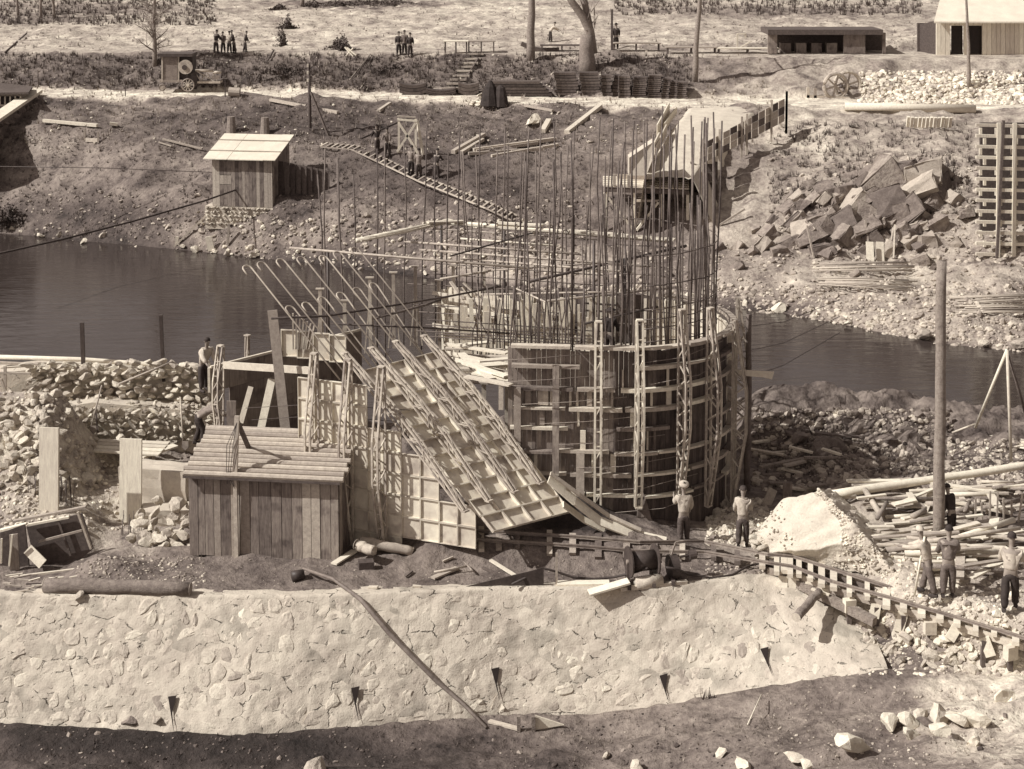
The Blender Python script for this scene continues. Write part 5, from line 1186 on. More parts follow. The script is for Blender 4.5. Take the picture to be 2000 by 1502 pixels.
scatter(120, 0, 2000, 1390, 1500, .03, .10, .1, .8)
scatter(700, 1500, 2000, 1340, 1500, .01, .06, .4, 1.1)
scatter(260, 1380, 1530, 1098, 1150, .03, .09, .3, 1.2)
scatter(600, 1690, 2000, 1080, 1175, .02, .1, .8, 1.6)
# stones below the trestle and by the wall end, one by one
random.seed(41)
for i in range(46):
    px = random.uniform(1680, 1910); py = 1225+(px-1680)*.16+random.uniform(0, 60); q = G(px, py, False)
    mt = random.choice(['stone', 'pale_stone', 'stone']); rr = random.uniform(.1, .3); tag(rock('stone', mt, q+UP*.06, rr), ('large ' if rr > .22 else 'small ' if rr < .15 else '')+TONE[mt]+' stone in the spill under the trestle, '+where(px, py, (1750, 1830), ('by the wall end', 'in the middle', 'towards the right edge'), (1260+(px-1750)*.1,), ('higher', 'lower')), 'stone', 'rubble stones under the trestle')
for i in range(20):
    q = G(random.uniform(1385, 1475), random.uniform(985, 1060), False); tag(rock('stone', 'stone', q+UP*.05, random.uniform(.12, .26)), 'pale stone in the small heap behind the blurred worker', 'stone', 'stones behind the blurred worker')
for i in range(16):
    q = G(random.uniform(1560, 1790), random.uniform(808, 905), False); tag(rock('boulder', 'dark_stone', q, random.uniform(.35, .8)), 'weathered dark boulder half buried on the scrubby near bank', 'boulder', 'boulders on the near bank')
BIG = [(1740, 1410, .42, 'pale_stone', 'tall rounded white boulder left of the boulder group', .1), (1775, 1405, .3, 'pale_stone', 'white boulder second from the left in the group', 0), (1800, 1398, .26, 'pale_stone', 'small white boulder at the back of the group', 0), (1835, 1398, .40, 'pale_stone', 'broad white boulder with dark pits in the middle of the group', 0), (1830, 1420, .36, 'pale_stone', 'white boulder at the front of the group', 0), (1868, 1402, .36, 'pale_stone', 'white boulder right of the broad one', 0),
       (1905, 1405, .36, 'pale_stone', 'squarish white boulder at the right end of the group', 0), (1780, 1432, .3, 'stone', 'grey boulder lowest in the group', 0), (1805, 1408, .22, 'dark_stone', 'brown stone in the hollow between the white boulders', 0), (1900, 1445, .24, 'pale_stone', 'small lone white stone below the group', 0), (1965, 1355, .42, 'pale_stone', 'large pale boulder alone at the right edge', 0),
       (1408, 1468, .2, 'pale_stone', 'round white stone left of the bottom edge stones', 0), (1455, 1490, .32, 'pale_stone', 'angular white stone cut by the bottom edge', 0), (1550, 1478, .3, 'pale_stone', 'smooth upright white stone near the bottom edge', 0), (1575, 1495, .26, 'pale_stone', 'white stone right of the smooth upright one', 0), (1245, 1498, .24, 'pale_stone', 'flat white stone cut by the bottom edge in the middle', 0), (620, 1500, .38, 'stone', 'flat grey stone cut by the bottom edge on the left', 0), (1185, 1475, .16, 'stone', 'small pale stone on the dark tuft at the bottom', 0),
       (255, 1398, .56, 'dark_stone', 'large dark pointed boulder at the foot of the wall on the left', 0), (308, 1398, .36, 'stone', 'paler boulder right of the dark pointed one', 0), (970, 1380, .3, 'pale_stone', 'white angular stone at the wall foot by the end of the long pole', 0), (935, 1372, .3, 'stone', 'brown stone under the end of the long pole', 0), (560, 1412, .24, 'stone', 'grey stone at the wall foot left of centre', 0), (530, 1418, .22, 'stone', 'smaller grey stone beside the one at the wall foot', 0), (1040, 1360, .26, 'stone', 'rounded stone at the wall foot with a dark hollow', 0), (1065, 1372, .18, 'pale_stone', 'small white stone at the wall foot beside the hollow', 0)]
for i, (px, py, r, mt, lab, _) in enumerate(BIG):
    q = G(px, py+r*35, False); tag(rock('boulder', mt, q+UP*r*.3, r, seed=i % 14, sz=.95), lab, 'boulder')
q = G(1665, 1475, False)
o = rock('boulder', 'pale_stone', q+UP*.3, .55, seed=4, sz=.55); o.scale = (.72, .35, .40); o.rotation_euler = (0.2, .35, .1); tag(o, 'largest white wedge shaped boulder in the right foreground', 'boulder')
tag(bar1('foot_plank', 'timber', None, G(1365, 1345, False)+UP*.03, G(1535, 1320, False)+UP*.03, .25, .06), 'long flat plank lying along the foot of the wall on the right', 'plank')
FB = thing('drain_board', 'pale triangular board between two short pegs at the bottom centre', 'board', G(1050, 1425, False))
g0 = G(1045, 1428, False); MB().prism([g0+Vector((-.0, 0, .02)), g0+Vector((.75, .1, .1)), g0+Vector((0, .05, .38))], (0, .05, 0)).build('board', 'pale_timber', FB)
for dx in (-.42, -.04): bar1('peg', 'bark', FB, g0+Vector((dx, -.02, -.1)), g0+Vector((dx, -.02, .4)), .09, .09)
tag(tube1('stick', 'pale_timber', None, [G(1460, 1418, False)+UP*.03, G(1487, 1375, False)+UP*.25], .015, 5), 'thin pale stick poking from the slope in the right foreground', 'stick')
tag(bar1('foot_plank', 'timber', None, G(955, 1412, False)+UP*.05, G(1015, 1428, False)+UP*.05, .14, .05), 'short pale plank at the lower end of the long pole', 'plank')
# low scrub on the foreground and near bank
def tufts(name, mat, n_, x0_, x1_, y0_, y1_, h, far=False, blades=7, cond=None, spread=1.0):
    V, Fc = [], []; k = 0
    q = [(random.uniform(x0_, x1_), random.uniform(y0_, y1_)) for _ in range(n_)]
    if cond: q = [c for c in q if cond(*c)]
    for p in Gmany([c[0] for c in q], [c[1] for c in q], far):
        p = Vector(p); hh = h*random.uniform(.4, 1.3)
        for b_ in range(blades):
            a_ = random.uniform(0, 6.28); l = hh*random.uniform(.5, 1); dx, dy = math.cos(a_), math.sin(a_); s_ = random.uniform(.1, .7)*spread
            bx, by = p.x+dx*hh*.3*random.random()*spread, p.y+dy*hh*.3*random.random()*spread; w = l*.09
            V += [(bx-dy*w, by+dx*w, p.z-.02), (bx+dy*w, by-dx*w, p.z-.02), (bx+dx*l*s_, by+dy*l*s_, p.z+l)]; Fc.append((k, k+1, k+2)); k += 3
    me = fast_mesh(name, np.array(V), np.array(Fc), 3); me.materials.append(MATS[mat]); o = bpy.data.objects.new(name, me); COL.objects.link(o); o['kind'] = 'stuff'; o['wl'] = (0, 0, 0); return o
tufts('scrub', 'scrub', 260, 0, 1500, 1400, 1500, .12, cond=lambda x, y: float(fbm(x*.02, y*.04, 5, 2)) > .04)
tufts('scrub', 'dry_grass', 900, 1000, 2000, 1350, 1500, .09, cond=lambda x, y: float(fbm(x*.02, y*.04, 6, 2)) > .0)
tufts('dry_grass', 'dry_grass', 700, 1480, 1850, 800, 920, .14)
tufts('scrub', 'scrub', 500, 1480, 1850, 810, 930, .16)
scatter(1500, 1470, 1860, 800, 960, .04, .22, .25, 1.1)
scatter(900, 1850, 2000, 860, 1000, .03, .16, .6, 1.5)
tufts('dry_grass', 'dry_grass', 300, 0, 110, 690, 705, .9, cond=None)
tufts('scrub', 'scrub', 260, 660, 900, 1385, 1402, .25)
tufts('scrub', 'scrub', 160, 1240, 1400, 1345, 1365, .25)
# ---- workers in the near ground
person(1335, 1062, 'worker in a pale beret seen from behind at the foot of the round shutter', W_, Mc, 'beret', 95, 4, arms=((10, 20), (25, 95)), Z=.0, h=1.74)
person(1450, 1067, 'worker in a dark cap and pale jacket standing behind the leaning plank', W_, Mc, 'cap', 80, 6, arms=((15, 45), (10, 35)), Z=.0, h=1.7)
t_, A, g, k = person(1812, 1160, 'worker in a white shirt holding a long handle, left of the pair', W_, Mc, 'whitecap', 150, 20, arms=((45, 30), (55, 30)), legs=((14, 0), (-16, 0)), Z=.5, h=1.76)
t_, A, g, k = person(1851, 1165, 'worker in a grey waistcoat seen from behind, right of the pair', Gc, Mc, None, 80, 6, arms=((25, 60), (15, 40)), legs=((5, 0), (-4, 0)), Z=.5, h=1.82, vest='grey_cloth')
person(1972, 1190, 'worker in a light shirt and dark trousers with legs apart at the right edge', W_, Dc, None, 70, 8, arms=((20, 70), (20, 55)), legs=((12, 0), (-14, 0)), Z=.45, h=1.95)
person(1768, 944, 'man in a pale jacket standing in the pit before the scrubby bank', W_, Dc, None, 200, 5, arms=((5, 10), (5, 15)), Z=None, pos=PY(1768, 944, 51.0), h=1.35)
person(1856, 1045, 'dark figure half hidden behind the tall stout pole', Dc, Dc, 'cap', 120, 20, pos=P(1858, 1050, .3), h=1.5)
person(400, 762, 'worker in a white shirt leaning forward on top of the rubble wall', W_, Dc, None, -50, 24, arms=((35, 15), (10, 15)), pos=PY(398, 762, 51.9), h=1.85)
person(388, 862, 'crouching worker in a brown smock at the right end of the rubble wall', Gc, Dc, None, 20, 62, arms=((35, 20), (25, 30)), legs=((20, 30), (5, 25)), pos=PY(388, 868, 50.2), h=1.85)
person(1190, 690, 'man in black standing inside the pier behind the round shutter rim', Dc, Dc, 'brim', 60, 8, pos=PY(1190, 700, 47.0), h=1.5)

tag(tube1('wooden_pole', 'pale_timber', None, [P(1786, 1162, .5), PY(1806, 1048, P(1806, 1160, .5).y)], .03, 6), 'long pale tool handle held by the worker in the white shirt, right', 'pole')
T = thing('pale_flag_board', 'small pale board fixed to the dark pole over the river', 'board', PY(1462, 730, 47.5)); MB().prism([PY(1436, 722, 47.6), PY(1512, 726, 47.6), PY(1508, 741, 47.6), PY(1490, 737, 47.6), PY(1436, 733, 47.6)], (0, .05, 0)).build('board', 'pale_timber', T)
# ================================================================ FAR BANK
random.seed(51)
def gf(x, y): return hz(x, y, True)
def gp(px, py): return G(px, py, True)
def upz(p, py): return Vector((p.x, p.y, ZT(p, py)))
# ---- river shed with sheet roof on a stone footing
S0 = PY(416, 402, gp(470, 430).y+.25); sa = math.radians(-9); U = Vector((math.cos(sa), math.sin(sa), 0)); Vv = Vector((-U.y, U.x, 0)); zb = S0.z
RSH = thing('riverside_shed', 'small plank shed with flat pale sheet roof on a stone footing by the river', 'shed', (S0.x, S0.y, zb-1.0))
k = 1/ppm(S0); Wd, Hh, Dp = 121*k, 92*k, 3.3
i = 0; x = 0
while x < Wd-.02:
    w = min(random.uniform(.18, .26), Wd-x)
    if 15*k < x+w/2 < 34*k:        # small hatch opening
        o = S0+U*x; MB().prism([o, o+U*(w-.01), o+U*(w-.01)+UP*(42*k), o+UP*(42*k)], Vv*.04).build('plank', 'old_board', RSH)
        MB().prism([o+UP*(62*k), o+U*(w-.01)+UP*(62*k), o+U*(w-.01)+UP*Hh, o+UP*Hh], Vv*.04).build('plank', 'old_board', RSH)
        MB().prism([o+UP*(43*k), o+U*(w-.01)+UP*(43*k), o+U*(w-.01)+UP*(61*k), o+UP*(61*k)], Vv*.02).build('hatch', 'timber', RSH)
    else:
        o = S0+U*x; MB().prism([o, o+U*(w-.012), o+U*(w-.012)+UP*Hh, o+UP*Hh], Vv*.04*random.uniform(.7, 1.4)).build('plank', 'timber' if random.random() < .6 else 'old_board', RSH)
    x += w
for s in (0, 1):
    for j in range(14):
        o = S0+U*(Wd if s else 0)+Vv*(.05+j*Dp/14); hh = Hh+.85*(j+.5)/14
        MB().prism([o, o+Vv*(Dp/14-.01), o+Vv*(Dp/14-.01)+UP*hh, o+UP*hh], U*.04*(1 if s else -1)).build('plank', 'old_board', RSH)
o = S0+Vv*(Dp+.05); MB().prism([o, o+U*Wd, o+U*Wd+UP*(Hh+.85), o+UP*(Hh+.85)], Vv*.04).build('back_wall', 'old_board', RSH)
r0 = S0-U*.45-Vv*.35+UP*(Hh+.02); rv = Vv*(Dp+.6)+UP*1.0; ru = U*(Wd+.75)
for j in range(6):
    jj = random.uniform(-.03, .03); a_ = r0+ru*(j/6)+UP*random.uniform(0, .02)+rv.normalized()*jj; w_ = ru/6*.992
    MB().prism([a_, a_+w_, a_+w_+rv, a_+rv], UP*.05).build('roof_sheet', 'sheet_roof', RSH)
for t in (.3, .72): bar1('batten', 'timber', RSH, r0+rv*t+UP*.1, r0+ru+rv*t+UP*.1, .07, .05)
ft = thing('stone_footing', 'dry stone footing wall under the riverside shed', 'stone wall', (S0.x, S0.y-.3, zb-1.2))
MB().prism([S0-U*.5-UP*1.4, S0+U*(Wd+.05)-UP*1.4, S0+U*(Wd+.05)-UP*.02, S0-U*.5-UP*.02], Vv*2.5).build('core', 'mortar', ft)
for r in range(5):
    for j in range(19):
        p = S0-U*.5+U*(j+random.uniform(0, .9))*((Wd+.6)/19)-UP*(.1+r*.24)-Vv*(.03); rock('stone', 'stone', p, random.uniform(.12, .18), ft, sz=.8)
for j in range(3): tag(bar1('leaning_batten', 'pale_timber', None, PY(571+j*4, 400, S0.y+.6), PY(566+j*4, 366, S0.y+1.0), .07, .04), 'pale batten leaning on the shaded right wall of the riverside shed', 'batten', 'battens leaning on the riverside shed')
EXT = thing('lean_to', 'dark lean-to of boards against the right side of the riverside shed', 'shed', S0+U*(Wd+1))
for j in range(9):
    o = S0+U*(Wd+.1+j*.32)+Vv*(.9+j*.12); MB().prism([o-UP*.3, o+U*.31-UP*.3, o+U*.31+UP*(Hh*.93-j*.08), o+UP*(Hh*.95-j*.08)], Vv*.05).build('plank', 'dark_timber', EXT)
# ---- portable engine on the road
e0 = gp(345, 180); e0.z = 5.55; k = 1/ppm(e0)
EN = thing('portable_engine', 'wheeled engine wagon with cabin, big pulley and long boom parked on the upper road', 'engine', e0)
def ep(px, py, dy=0.0): return PY(px, py, e0.y+dy)
def ebox(x0_, y0_, x1_, y1_, d0, d1, name, mat): MB().prism([ep(x0_, y1_, d0), ep(x1_, y1_, d0), ep(x1_, y0_, d0), ep(x0_, y0_, d0)], (0, d1-d0, 0)).build(name, mat, EN)
ebox(317, 111, 346, 158, -.5, 1.1, 'cabin_panel', 'grey_steel'); ebox(346, 110, 376, 160, -.3, 1.1, 'cabin', 'dark_steel'); ebox(308, 105, 375, 111, -.7, 1.3, 'roof', 'dark_steel'); ebox(312, 156, 356, 161, -.55, 1.1, 'floor', 'grey_steel')
for px in (315, 347): ebox(px, 110, px+3, 160, -.56, -.5, 'post', 'truss_steel')
def disc(px, py, r, dy, name, mat, th=.1, n=20):
    c = ep(px, py, dy); MB().tube([c, c+Vector((0, th, 0))], r*k, n).build(name, mat, EN)
disc(362, 131, 14, -.75, 'pulley', 'truss_steel'); disc(360, 132, 5, -.82, 'pulley_hub', 'dark_steel', .06)
def wheel(px, py, r, dy):
    c = ep(px, py, dy); R_ = r*k; pts = [c+Vector((math.cos(t*math.pi/9)*R_, 0, math.sin(t*math.pi/9)*R_)) for t in range(19)]
    w_ = MB().tube(pts, .05, 6, False).build('wheel', 'grey_steel', EN)
    m = MB()
    for t in range(10): m.bar(c, c+Vector((math.cos(t*math.pi/5)*R_, 0, math.sin(t*math.pi/5)*R_)), .05, .05, (0, 1, 0))
    m.tube([c-Vector((0, .08, 0)), c+Vector((0, .08, 0))], .12, 8); m.build('spokes', 'truss_steel', w_)
wheel(367, 166, 12, -.6); wheel(317, 171, 6, -.6); wheel(367, 166, 12, 1.1); wheel(317, 171, 6, 1.0)
tube1('cylinder', 'truss_steel', EN, [ep(382, 137, -.3), ep(416, 138, -.3)], .12, 10); tube1('boom_tip', 'truss_steel', EN, [ep(416, 141, -.3), ep(432, 141, -.3)], .1, 8)
ebox(385, 159, 430, 163, -.4, .6, 'frame_beam', 'truss_steel')
for (a, b_) in (((382, 143), (392, 158)), ((402, 143), (393, 158)), ((405, 143), (412, 158)), ((416, 143), (424, 158)), ((385, 140), (420, 160))): bar1('strut', 'truss_steel', EN, ep(*a, -.3), ep(*b_, -.3), .06, .06)
tube1('pipe', 'dark_steel', EN, [ep(398, 136, -.2), ep(398, 120, -.2)], .05, 6); tube1('pipe', 'dark_steel', EN, [ep(386, 136, -.1), ep(390, 126, -.1)], .05, 6)
for px in (417, 425): disc(px, 151, 4, -.35, 'small_wheel', 'grey_steel')
ebox(376, 140, 384, 166, -.4, .6, 'engine_block', 'dark_steel')
# ---- trees, posts
def tree(px, pb, r, hgt, label, lean=0, seedv=1, br=26, first=.35, name='bare_tree', far=True, spread=.45):
    rg = random.Random(seedv); g = gp(px, pb); T = thing(name, label, 'tree', g)
    def limb(p, d, l, r_, depth, m):
        pts = [p]; rr = [r_]; n_ = 5
        for i in range(n_):
            d = (d+Vector((rg.gauss(0, .12), rg.gauss(0, .12), rg.gauss(.05, .07)))).normalized(); pts.append(pts[-1]+d*l/n_); rr.append(r_*(1-.8*(i+1)/n_))
        m.tube(pts, rr, 6 if depth < 2 else 4)
        if depth < 3:
            for i in range(4 if depth else 5):
                q = rg.randint(1, n_-1); a_ = rg.uniform(0, 6.28); nd = (d*.5+Vector((math.cos(a_), math.sin(a_)*.6, rg.uniform(.1, .7)))).normalized(); limb(pts[q], nd, l*rg.uniform(.4, .65), rr[q]*.55, depth+1, m)
    k_ = 9; pts = [g+Vector((lean*(t/k_)**1.3+rg.uniform(-.05, .05), rg.uniform(-.04, .04), hgt*t/k_-.2)) for t in range(k_+1)]; rr = [r*(1.15-.75*t/k_) for t in range(k_+1)]
    tube1('trunk', 'bark', T, pts, rr, 10); m = MB()
    for i in range(br):
        t = first+(1-first)*i/br; q = min(int(t*k_), k_-1); p = pts[q].lerp(pts[q+1], t*k_-q); a_ = rg.uniform(0, 6.28)
        limb(p, Vector((math.cos(a_), math.sin(a_)*.6, rg.uniform(.2, .8))).normalized(), hgt*rg.uniform(.2, .36)*spread/.45, rr[q]*.42, 1, m)
    m.build('crown', 'bark', T); return T
tree(303, 128, .17, 8.5, 'bare tree with spreading twiggy branches above the engine wagon', 0, 3, 40, .15, spread=.34)
tree(1037, 118, .3, 11, 'bare trunk rising above the boat shaped trough', .1, 4, 6, .5)
g = gp(1146, 142); FT = thing('forked_tree', 'big old forked tree leaning left in the middle of the upper bank', 'tree', g); yy = g.y
tube1('trunk', 'bark', FT, [PY(1148, 148, yy), PY(1147, 120, yy), PY(1145, 95, yy), PY(1146, 68, yy)], [.72, .6, .52, .45], 14)
tube1('limb', 'bark', FT, [PY(1158, 105, yy+.3), PY(1152, 60, yy+.3), PY(1138, 32, yy+.2), PY(1118, 5, yy), PY(1100, -25, yy-.2)], [.36, .34, .3, .27, .22], 12)
tube1('limb', 'bark', FT, [PY(1152, 60, yy+.3), PY(1147, 30, yy+.5), PY(1141, 0, yy+.6), PY(1138, -30, yy+.6)], [.3, .26, .24, .2], 12)
for i in range(8): tube1('twig', 'bark', FT, [PY(1150+random.uniform(-12, 12), 60-i*6, yy), PY(1165+random.uniform(-40, 30), 30-i*7, yy+.4)], [.05, .015], 5)
tree(1357, 160, .2, 12, 'tall thin trunk standing beside the stacked dark shutters', .7, 12, 4, .6)
tree(1893, 172, .13, 10, 'thin leaning trunk in front of the pale house', -.6, 14, 2, .7)
tree(590, 12, .2, 7, 'small bare tree on the top of the field', .4, 21, 14, .3); tree(80, 35, .14, 5, 'small bare sapling in the field, top left', 0, 22, 12, .3); tree(105, 35, .14, 5, 'second bare sapling in the field, top left', 0, 23, 12, .3); tree(35, 30, .12, 5, 'thin sapling at the left end of the field', 0, 24, 10, .3)
for px, pb, w, h_, lab in ((603, 300, .1, 0, 'tall dark post with white insulators beside the riverside shed'),):
    g = PY(607, 300, 103.5); top = PY(603, 122, 103.5); PO = thing('power_pole', lab, 'pole', g); tube1('pole', 'dark_timber', PO, [g-UP*1.0, g.lerp(top, .5), top], .11, 8)
    bar1('stay', 'dark_timber', PO, PY(655, 300, 102.5), PY(607, 180, 103.4), .13, .12)
    for y in (128, 142, 157): MB().box(PY(601, y, 103.3), .12, .12, .2).build('insulator', 'pale_stone', PO)
# ---- people on the far bank
random.seed(61)
folk = [(422, 104, Dc, 'leftmost of the five men on the upper terrace, leaning on a stick'), (436, 104, Gc, 'man in grey second from the left on the upper terrace'), (448, 104, W_, 'man in a pale shirt in the middle of the terrace group'), (457, 104, Dc, 'man in dark clothes at the right of the close terrace group'), (479, 101, Dc, 'man in a dark open jacket standing apart on the upper terrace')]
for px, py, sh_, lab in folk: person(px, py, lab, sh_, Dc, random.choice(['cap', None]), random.choice([10, 60, 150, -90, -60, 200]), random.uniform(0, 22), far=True, group='men on the upper terrace', h=random.uniform(1.58, 1.82), arms=((random.uniform(0, 50), random.uniform(10, 70)), (random.uniform(-10, 40), 20)), legs=((random.uniform(0, 16), 4), (-random.uniform(0, 14), 0)))
for px, py, sh_, lab in [(779, 110, Dc, 'left man of the dark trio on the upper terrace'), (790, 108, Gc, 'middle man of the dark trio on the upper terrace'), (801, 110, Dc, 'right man of the dark trio on the upper terrace')]: person(px, py, lab, sh_, Dc, 'cap', random.choice([30, 90, 160]), random.uniform(0, 20), far=True, group='trio of men on the upper terrace', h=random.uniform(1.65, 1.85), legs=((random.uniform(4, 18), 4), (-random.uniform(4, 14), 0)))
person(1075, 82, 'bending man in a white shirt behind the trough', W_, Dc, None, 10, 35, far=True, arms=((40, 10), (30, 10)))
person(1203, 96, 'figure in a long dark coat beside the thin post', Dc, Dc, 'brim', 90, 0, far=True, h=2.0)
for px, py, sh_, lab, f_ in [(737, 300, Dc, 'blurred man climbing at the top of the ladder track', 120), (757, 305, Gc, 'man in a pale waistcoat standing on the ladder track beside the trestle', -100), (803, 343, Gc, 'blurred man low on the ladder track, left of the lower three', 80), (818, 350, Gc, 'middle man of the three low on the ladder track', 90), (852, 350, Dc, 'man carrying a dark sack low on the ladder track', 60)]:
    person(px, py, lab, sh_, Dc, None if px != 852 else 'cap', f_, 12, far=True, h=1.75, arms=((30, 40), (20, 20)))
# ---- plank way down the slope
def wayp(px, py, dz=.12): g = gp(px, py); return g+UP*dz
WY = thing('plank_walkway', 'cleated ladder-like walkway running down the far slope behind the pier', 'walkway', gp(800, 330))
la_ = [wayp(640, 285), wayp(700, 290), wayp(760, 318), wayp(830, 350), wayp(900, 378), wayp(960, 402), wayp(1010, 425)]; lb2 = [p+Vector((-.35, -.75, -.12)) for p in la_]
for L_ in (la_, lb2):
    for a_, b_ in zip(L_, L_[1:]): bar1('rail', 'timber', WY, a_, b_, .09, .07)
for i in range(34):
    t = i/34*5.98; a_, b_ = path(la_, t), path(lb2, t); bar1('cleat', 'timber', WY, a_+UP*.05, b_+UP*.05, .12, .05)
# trestle on the slope
g = gp(805, 300)
TQ = thing('crossed_trestle', 'timber trestle with crossed braces beside the walkway on the far slope', 'trestle', g)
Yt = g.y-1.2
for a, b_, w in [((779, 298), (779, 232), .13), ((812, 300), (812, 232), .13), ((826, 302), (815, 235), .16), ((779, 240), (818, 300), .17), ((812, 240), (776, 296), .17), ((776, 233), (815, 236), .15), ((776, 227), (812, 229), .12), ((775, 297), (828, 299), .08)]:
    bar1('beam', 'pale_timber' if w > .12 else 'timber', TQ, PY(*a, Yt), PY(*b_, Yt+(.6 if a[0] == 826 else 0)), w, w*.8)
# ---- ropes and cables over the river
def cable(pts, r, lab): tag(tube1('cable', 'dark_steel', None, [PY(*p) for p in pts], r, 6), lab, 'cable')
cable([(-20, 499, 78), (120, 468, 83), (260, 432, 87), (400, 392, 91), (540, 343, 96), (640, 300, 99), (780, 238, 101)], .055, 'thick dark cable rising across the river to the far trestle')
cable([(-10, 325, 95), (200, 328, 96), (400, 336, 97), (600, 342, 98)], .022, 'thin dark wire strung level before the riverside shed')
cable([(90, 196, 114), (250, 208, 113), (400, 217, 112), (560, 222, 110), (760, 250, 105)], .025, 'thin dark wire sagging over the far slope')
for y0_, y1_, wl_ in ((640, 608, 'uppermost'), (690, 640, 'middle'), (745, 672, 'lowest')): cable([(1440, y0_, 52), (1530, (y0_*.5+y1_*.5)+5, 54), (1640, y1_-22, 57)], .012, wl_+' of three fine guy wires running over the river from the round shutter')
for y0_, xx, wl_ in ((797, 480, 'uppermost'), (820, 492, 'middle'), (850, 480, 'lowest')): cable([(xx, y0_, 46.5), (620, y0_-8, 45.5), (760, y0_+2, 44.6), (800, y0_+4, 44.6)], .01, wl_+' of three fine tie wires strung across the stepped steel wall')
# ---- ramp of pale spoil with board sides, and timber loading tower
RP = thing('loading_chute', 'broad pale chute of crushed stone between board walls running down to the loading tower', 'chute', gp(1330, 280))
prs = [((1345, 212), (1480, 212)), ((1325, 238), (1455, 238)), ((1302, 268), (1425, 265)), ((1284, 298), (1392, 296)), ((1268, 325), (1370, 322)), ((1258, 350), (1352, 350))]
Zc = [5.55, 5.35, 5.0, 4.6, 4.2, 3.8]
V = []; 
for (l, r_), z in zip(prs, Zc):
    a_, b_ = P(*l, z), P(*r_, z)
    for j in range(15):
        e = (j-1)/12; q_ = a_.lerp(b_, min(1, max(0, e))); V.append(q_+(UP*(.1*math.sin(e*3.14)+random.uniform(-.06, .06)) if 0 <= e <= 1 else UP*-2.6+Vector((-.4 if e < 0 else 1.2, 0, 0))))
o = MB().add(V, [(i*15+j, i*15+j+1, i*15+j+16, i*15+j+15) for i in range(5) for j in range(14)]); o.build('crushed_stone', 'plaster', RP, True)
for (a, b_, z0, z1, h_, mt, nm) in [((1320, 222), (1296, 256), 5.5, 5.2, .5, 'pale_timber', 'side_board'), ((1306, 226), (1282, 272), 5.5, 4.9, .9, 'pale_timber', 'side_board'), ((1300, 262), (1276, 312), 5.1, 4.5, .6, 'timber', 'side_board'), ((1286, 288), (1262, 338), 4.8, 4.0, .9, 'pale_timber', 'side_board')]:
    p, q = P(*a, z0), P(*b_, z1); MB().prism([p, q, q+UP*h_, p+UP*h_], (.07, 0, 0)).build(nm, mt, RP)
for j in range(12):                      # board fence on the right
    t0, t1 = j/12, (j+1)/12; p0_, p1_ = P(1366, 322, 4.3), P(1532, 236, 5.5); a_, b_ = p0_.lerp(p1_, t0), p0_.lerp(p1_, t1-.01); h_ = 1.15+t0*.35
    for r in range(3): MB().prism([a_+UP*(r*h_/3), b_+UP*(r*h_/3), b_+UP*((r+1)*h_/3-.03), a_+UP*((r+1)*h_/3-.03)], (.03, -.06, 0)).build('fence_board', 'timber' if (j+r) % 3 else 'dark_timber', RP)
for px, pb, pt in ((1362, 330, 312), (1398, 318, 290), (1440, 290, 238), (1450, 288, 235), (1500, 268, 225), (1538, 258, 196), (1535, 262, 200)):
    t = (px-1366)/166; p = P(1366, 322, 4.3).lerp(P(1532, 236, 5.5), max(0, min(1, t)))+Vector((.1, -.15, 0)); bar1('fence_post', 'timber', RP, p-UP*.8, p+UP*(1.5+t*.4), .13, .12)
p = P(1528, 232, 5.5); bar1('brace', 'timber', RP, p+Vector((.3, 0, -1.2)), p+Vector((-.8, 0, 1.2)), .1, .1)
yc = P(1250, 345, 4.0).y-.4; CP = tag(MB().prism([PY(1229, 343, yc), PY(1262, 343, yc), PY(1279, 300, yc+.2), PY(1278, 276, yc+.4), PY(1229, 308, yc)], (0, 1.2, 0)).build('concrete_pier', 'concrete'), 'pale concrete wedge standing at the head of the loading tower', 'concrete block')
Y0 = gp(1240, 452).y; g = PY(1240, 450, Y0); TW = thing('loading_tower', 'dark timber tower with pale plank deck and crossed braces below the chute', 'tower', g)
for j in range(5): bar1('deck_plank', 'pale_timber', TW, PY(1178, 362-j*4, Y0+j*.45), PY(1345, 368-j*4, Y0+j*.45), .42, .08)
for j in range(12): bar1('shade_board', 'dark_timber' if j % 2 else 'dark_board', TW, PY(1258+j*9, 452, Y0+2.3), PY(1258+j*9, 366, Y0+2.3), .27, .05, (0, -1, 0))  # dark boards added behind the legs, painting the shaded opening under the deck
bar1('deck_beam', 'dark_timber', TW, PY(1180, 370, Y0-.1), PY(1345, 376, Y0-.1), .14, .25)
for px in (1184, 1240, 1290, 1343): 
    for dy in (0, 2): bar1('leg', 'pale_timber' if dy == 0 else 'dark_timber', TW, PY(px, 452, Y0+dy), PY(px, 372, Y0+dy), .16, .16)
for a, b_, mt in [((1180, 376), (1238, 450), 'pale_timber'), ((1243, 450), (1288, 392), 'pale_timber'), ((1200, 340), (1200, 362), 'timber'), ((1228, 342), (1228, 366), 'timber'), ((1240, 392), (1290, 392), 'timber')]: bar1('brace', mt, TW, PY(*a, Y0-.2), PY(*b_, Y0-.2), .16, .12)
for j in range(4): MB().prism([PY(1205+j*30, 362, Y0+1.4), PY(1233+j*30, 362, Y0+1.4), PY(1233+j*30, 341+j, Y0+1.4), PY(1205+j*30, 340+j, Y0+1.4)], (0, .08, 0)).build('parapet_board', 'timber', TW)
for j in range(5):
    a_ = PY(1312+j*12, 446-j*1, Y0+1.4); b_ = PY(1312+j*12, 376, Y0+1.4); bar1('wall_board', 'dark_timber', TW, a_, b_, .34, .06, (0, -1, 0))
for j in range(3): bar1('bin_board', 'dark_board', TW, PY(1352, 330+j*18, Y0+1.6), PY(1398, 328+j*18, Y0+1.6), .06, .5)
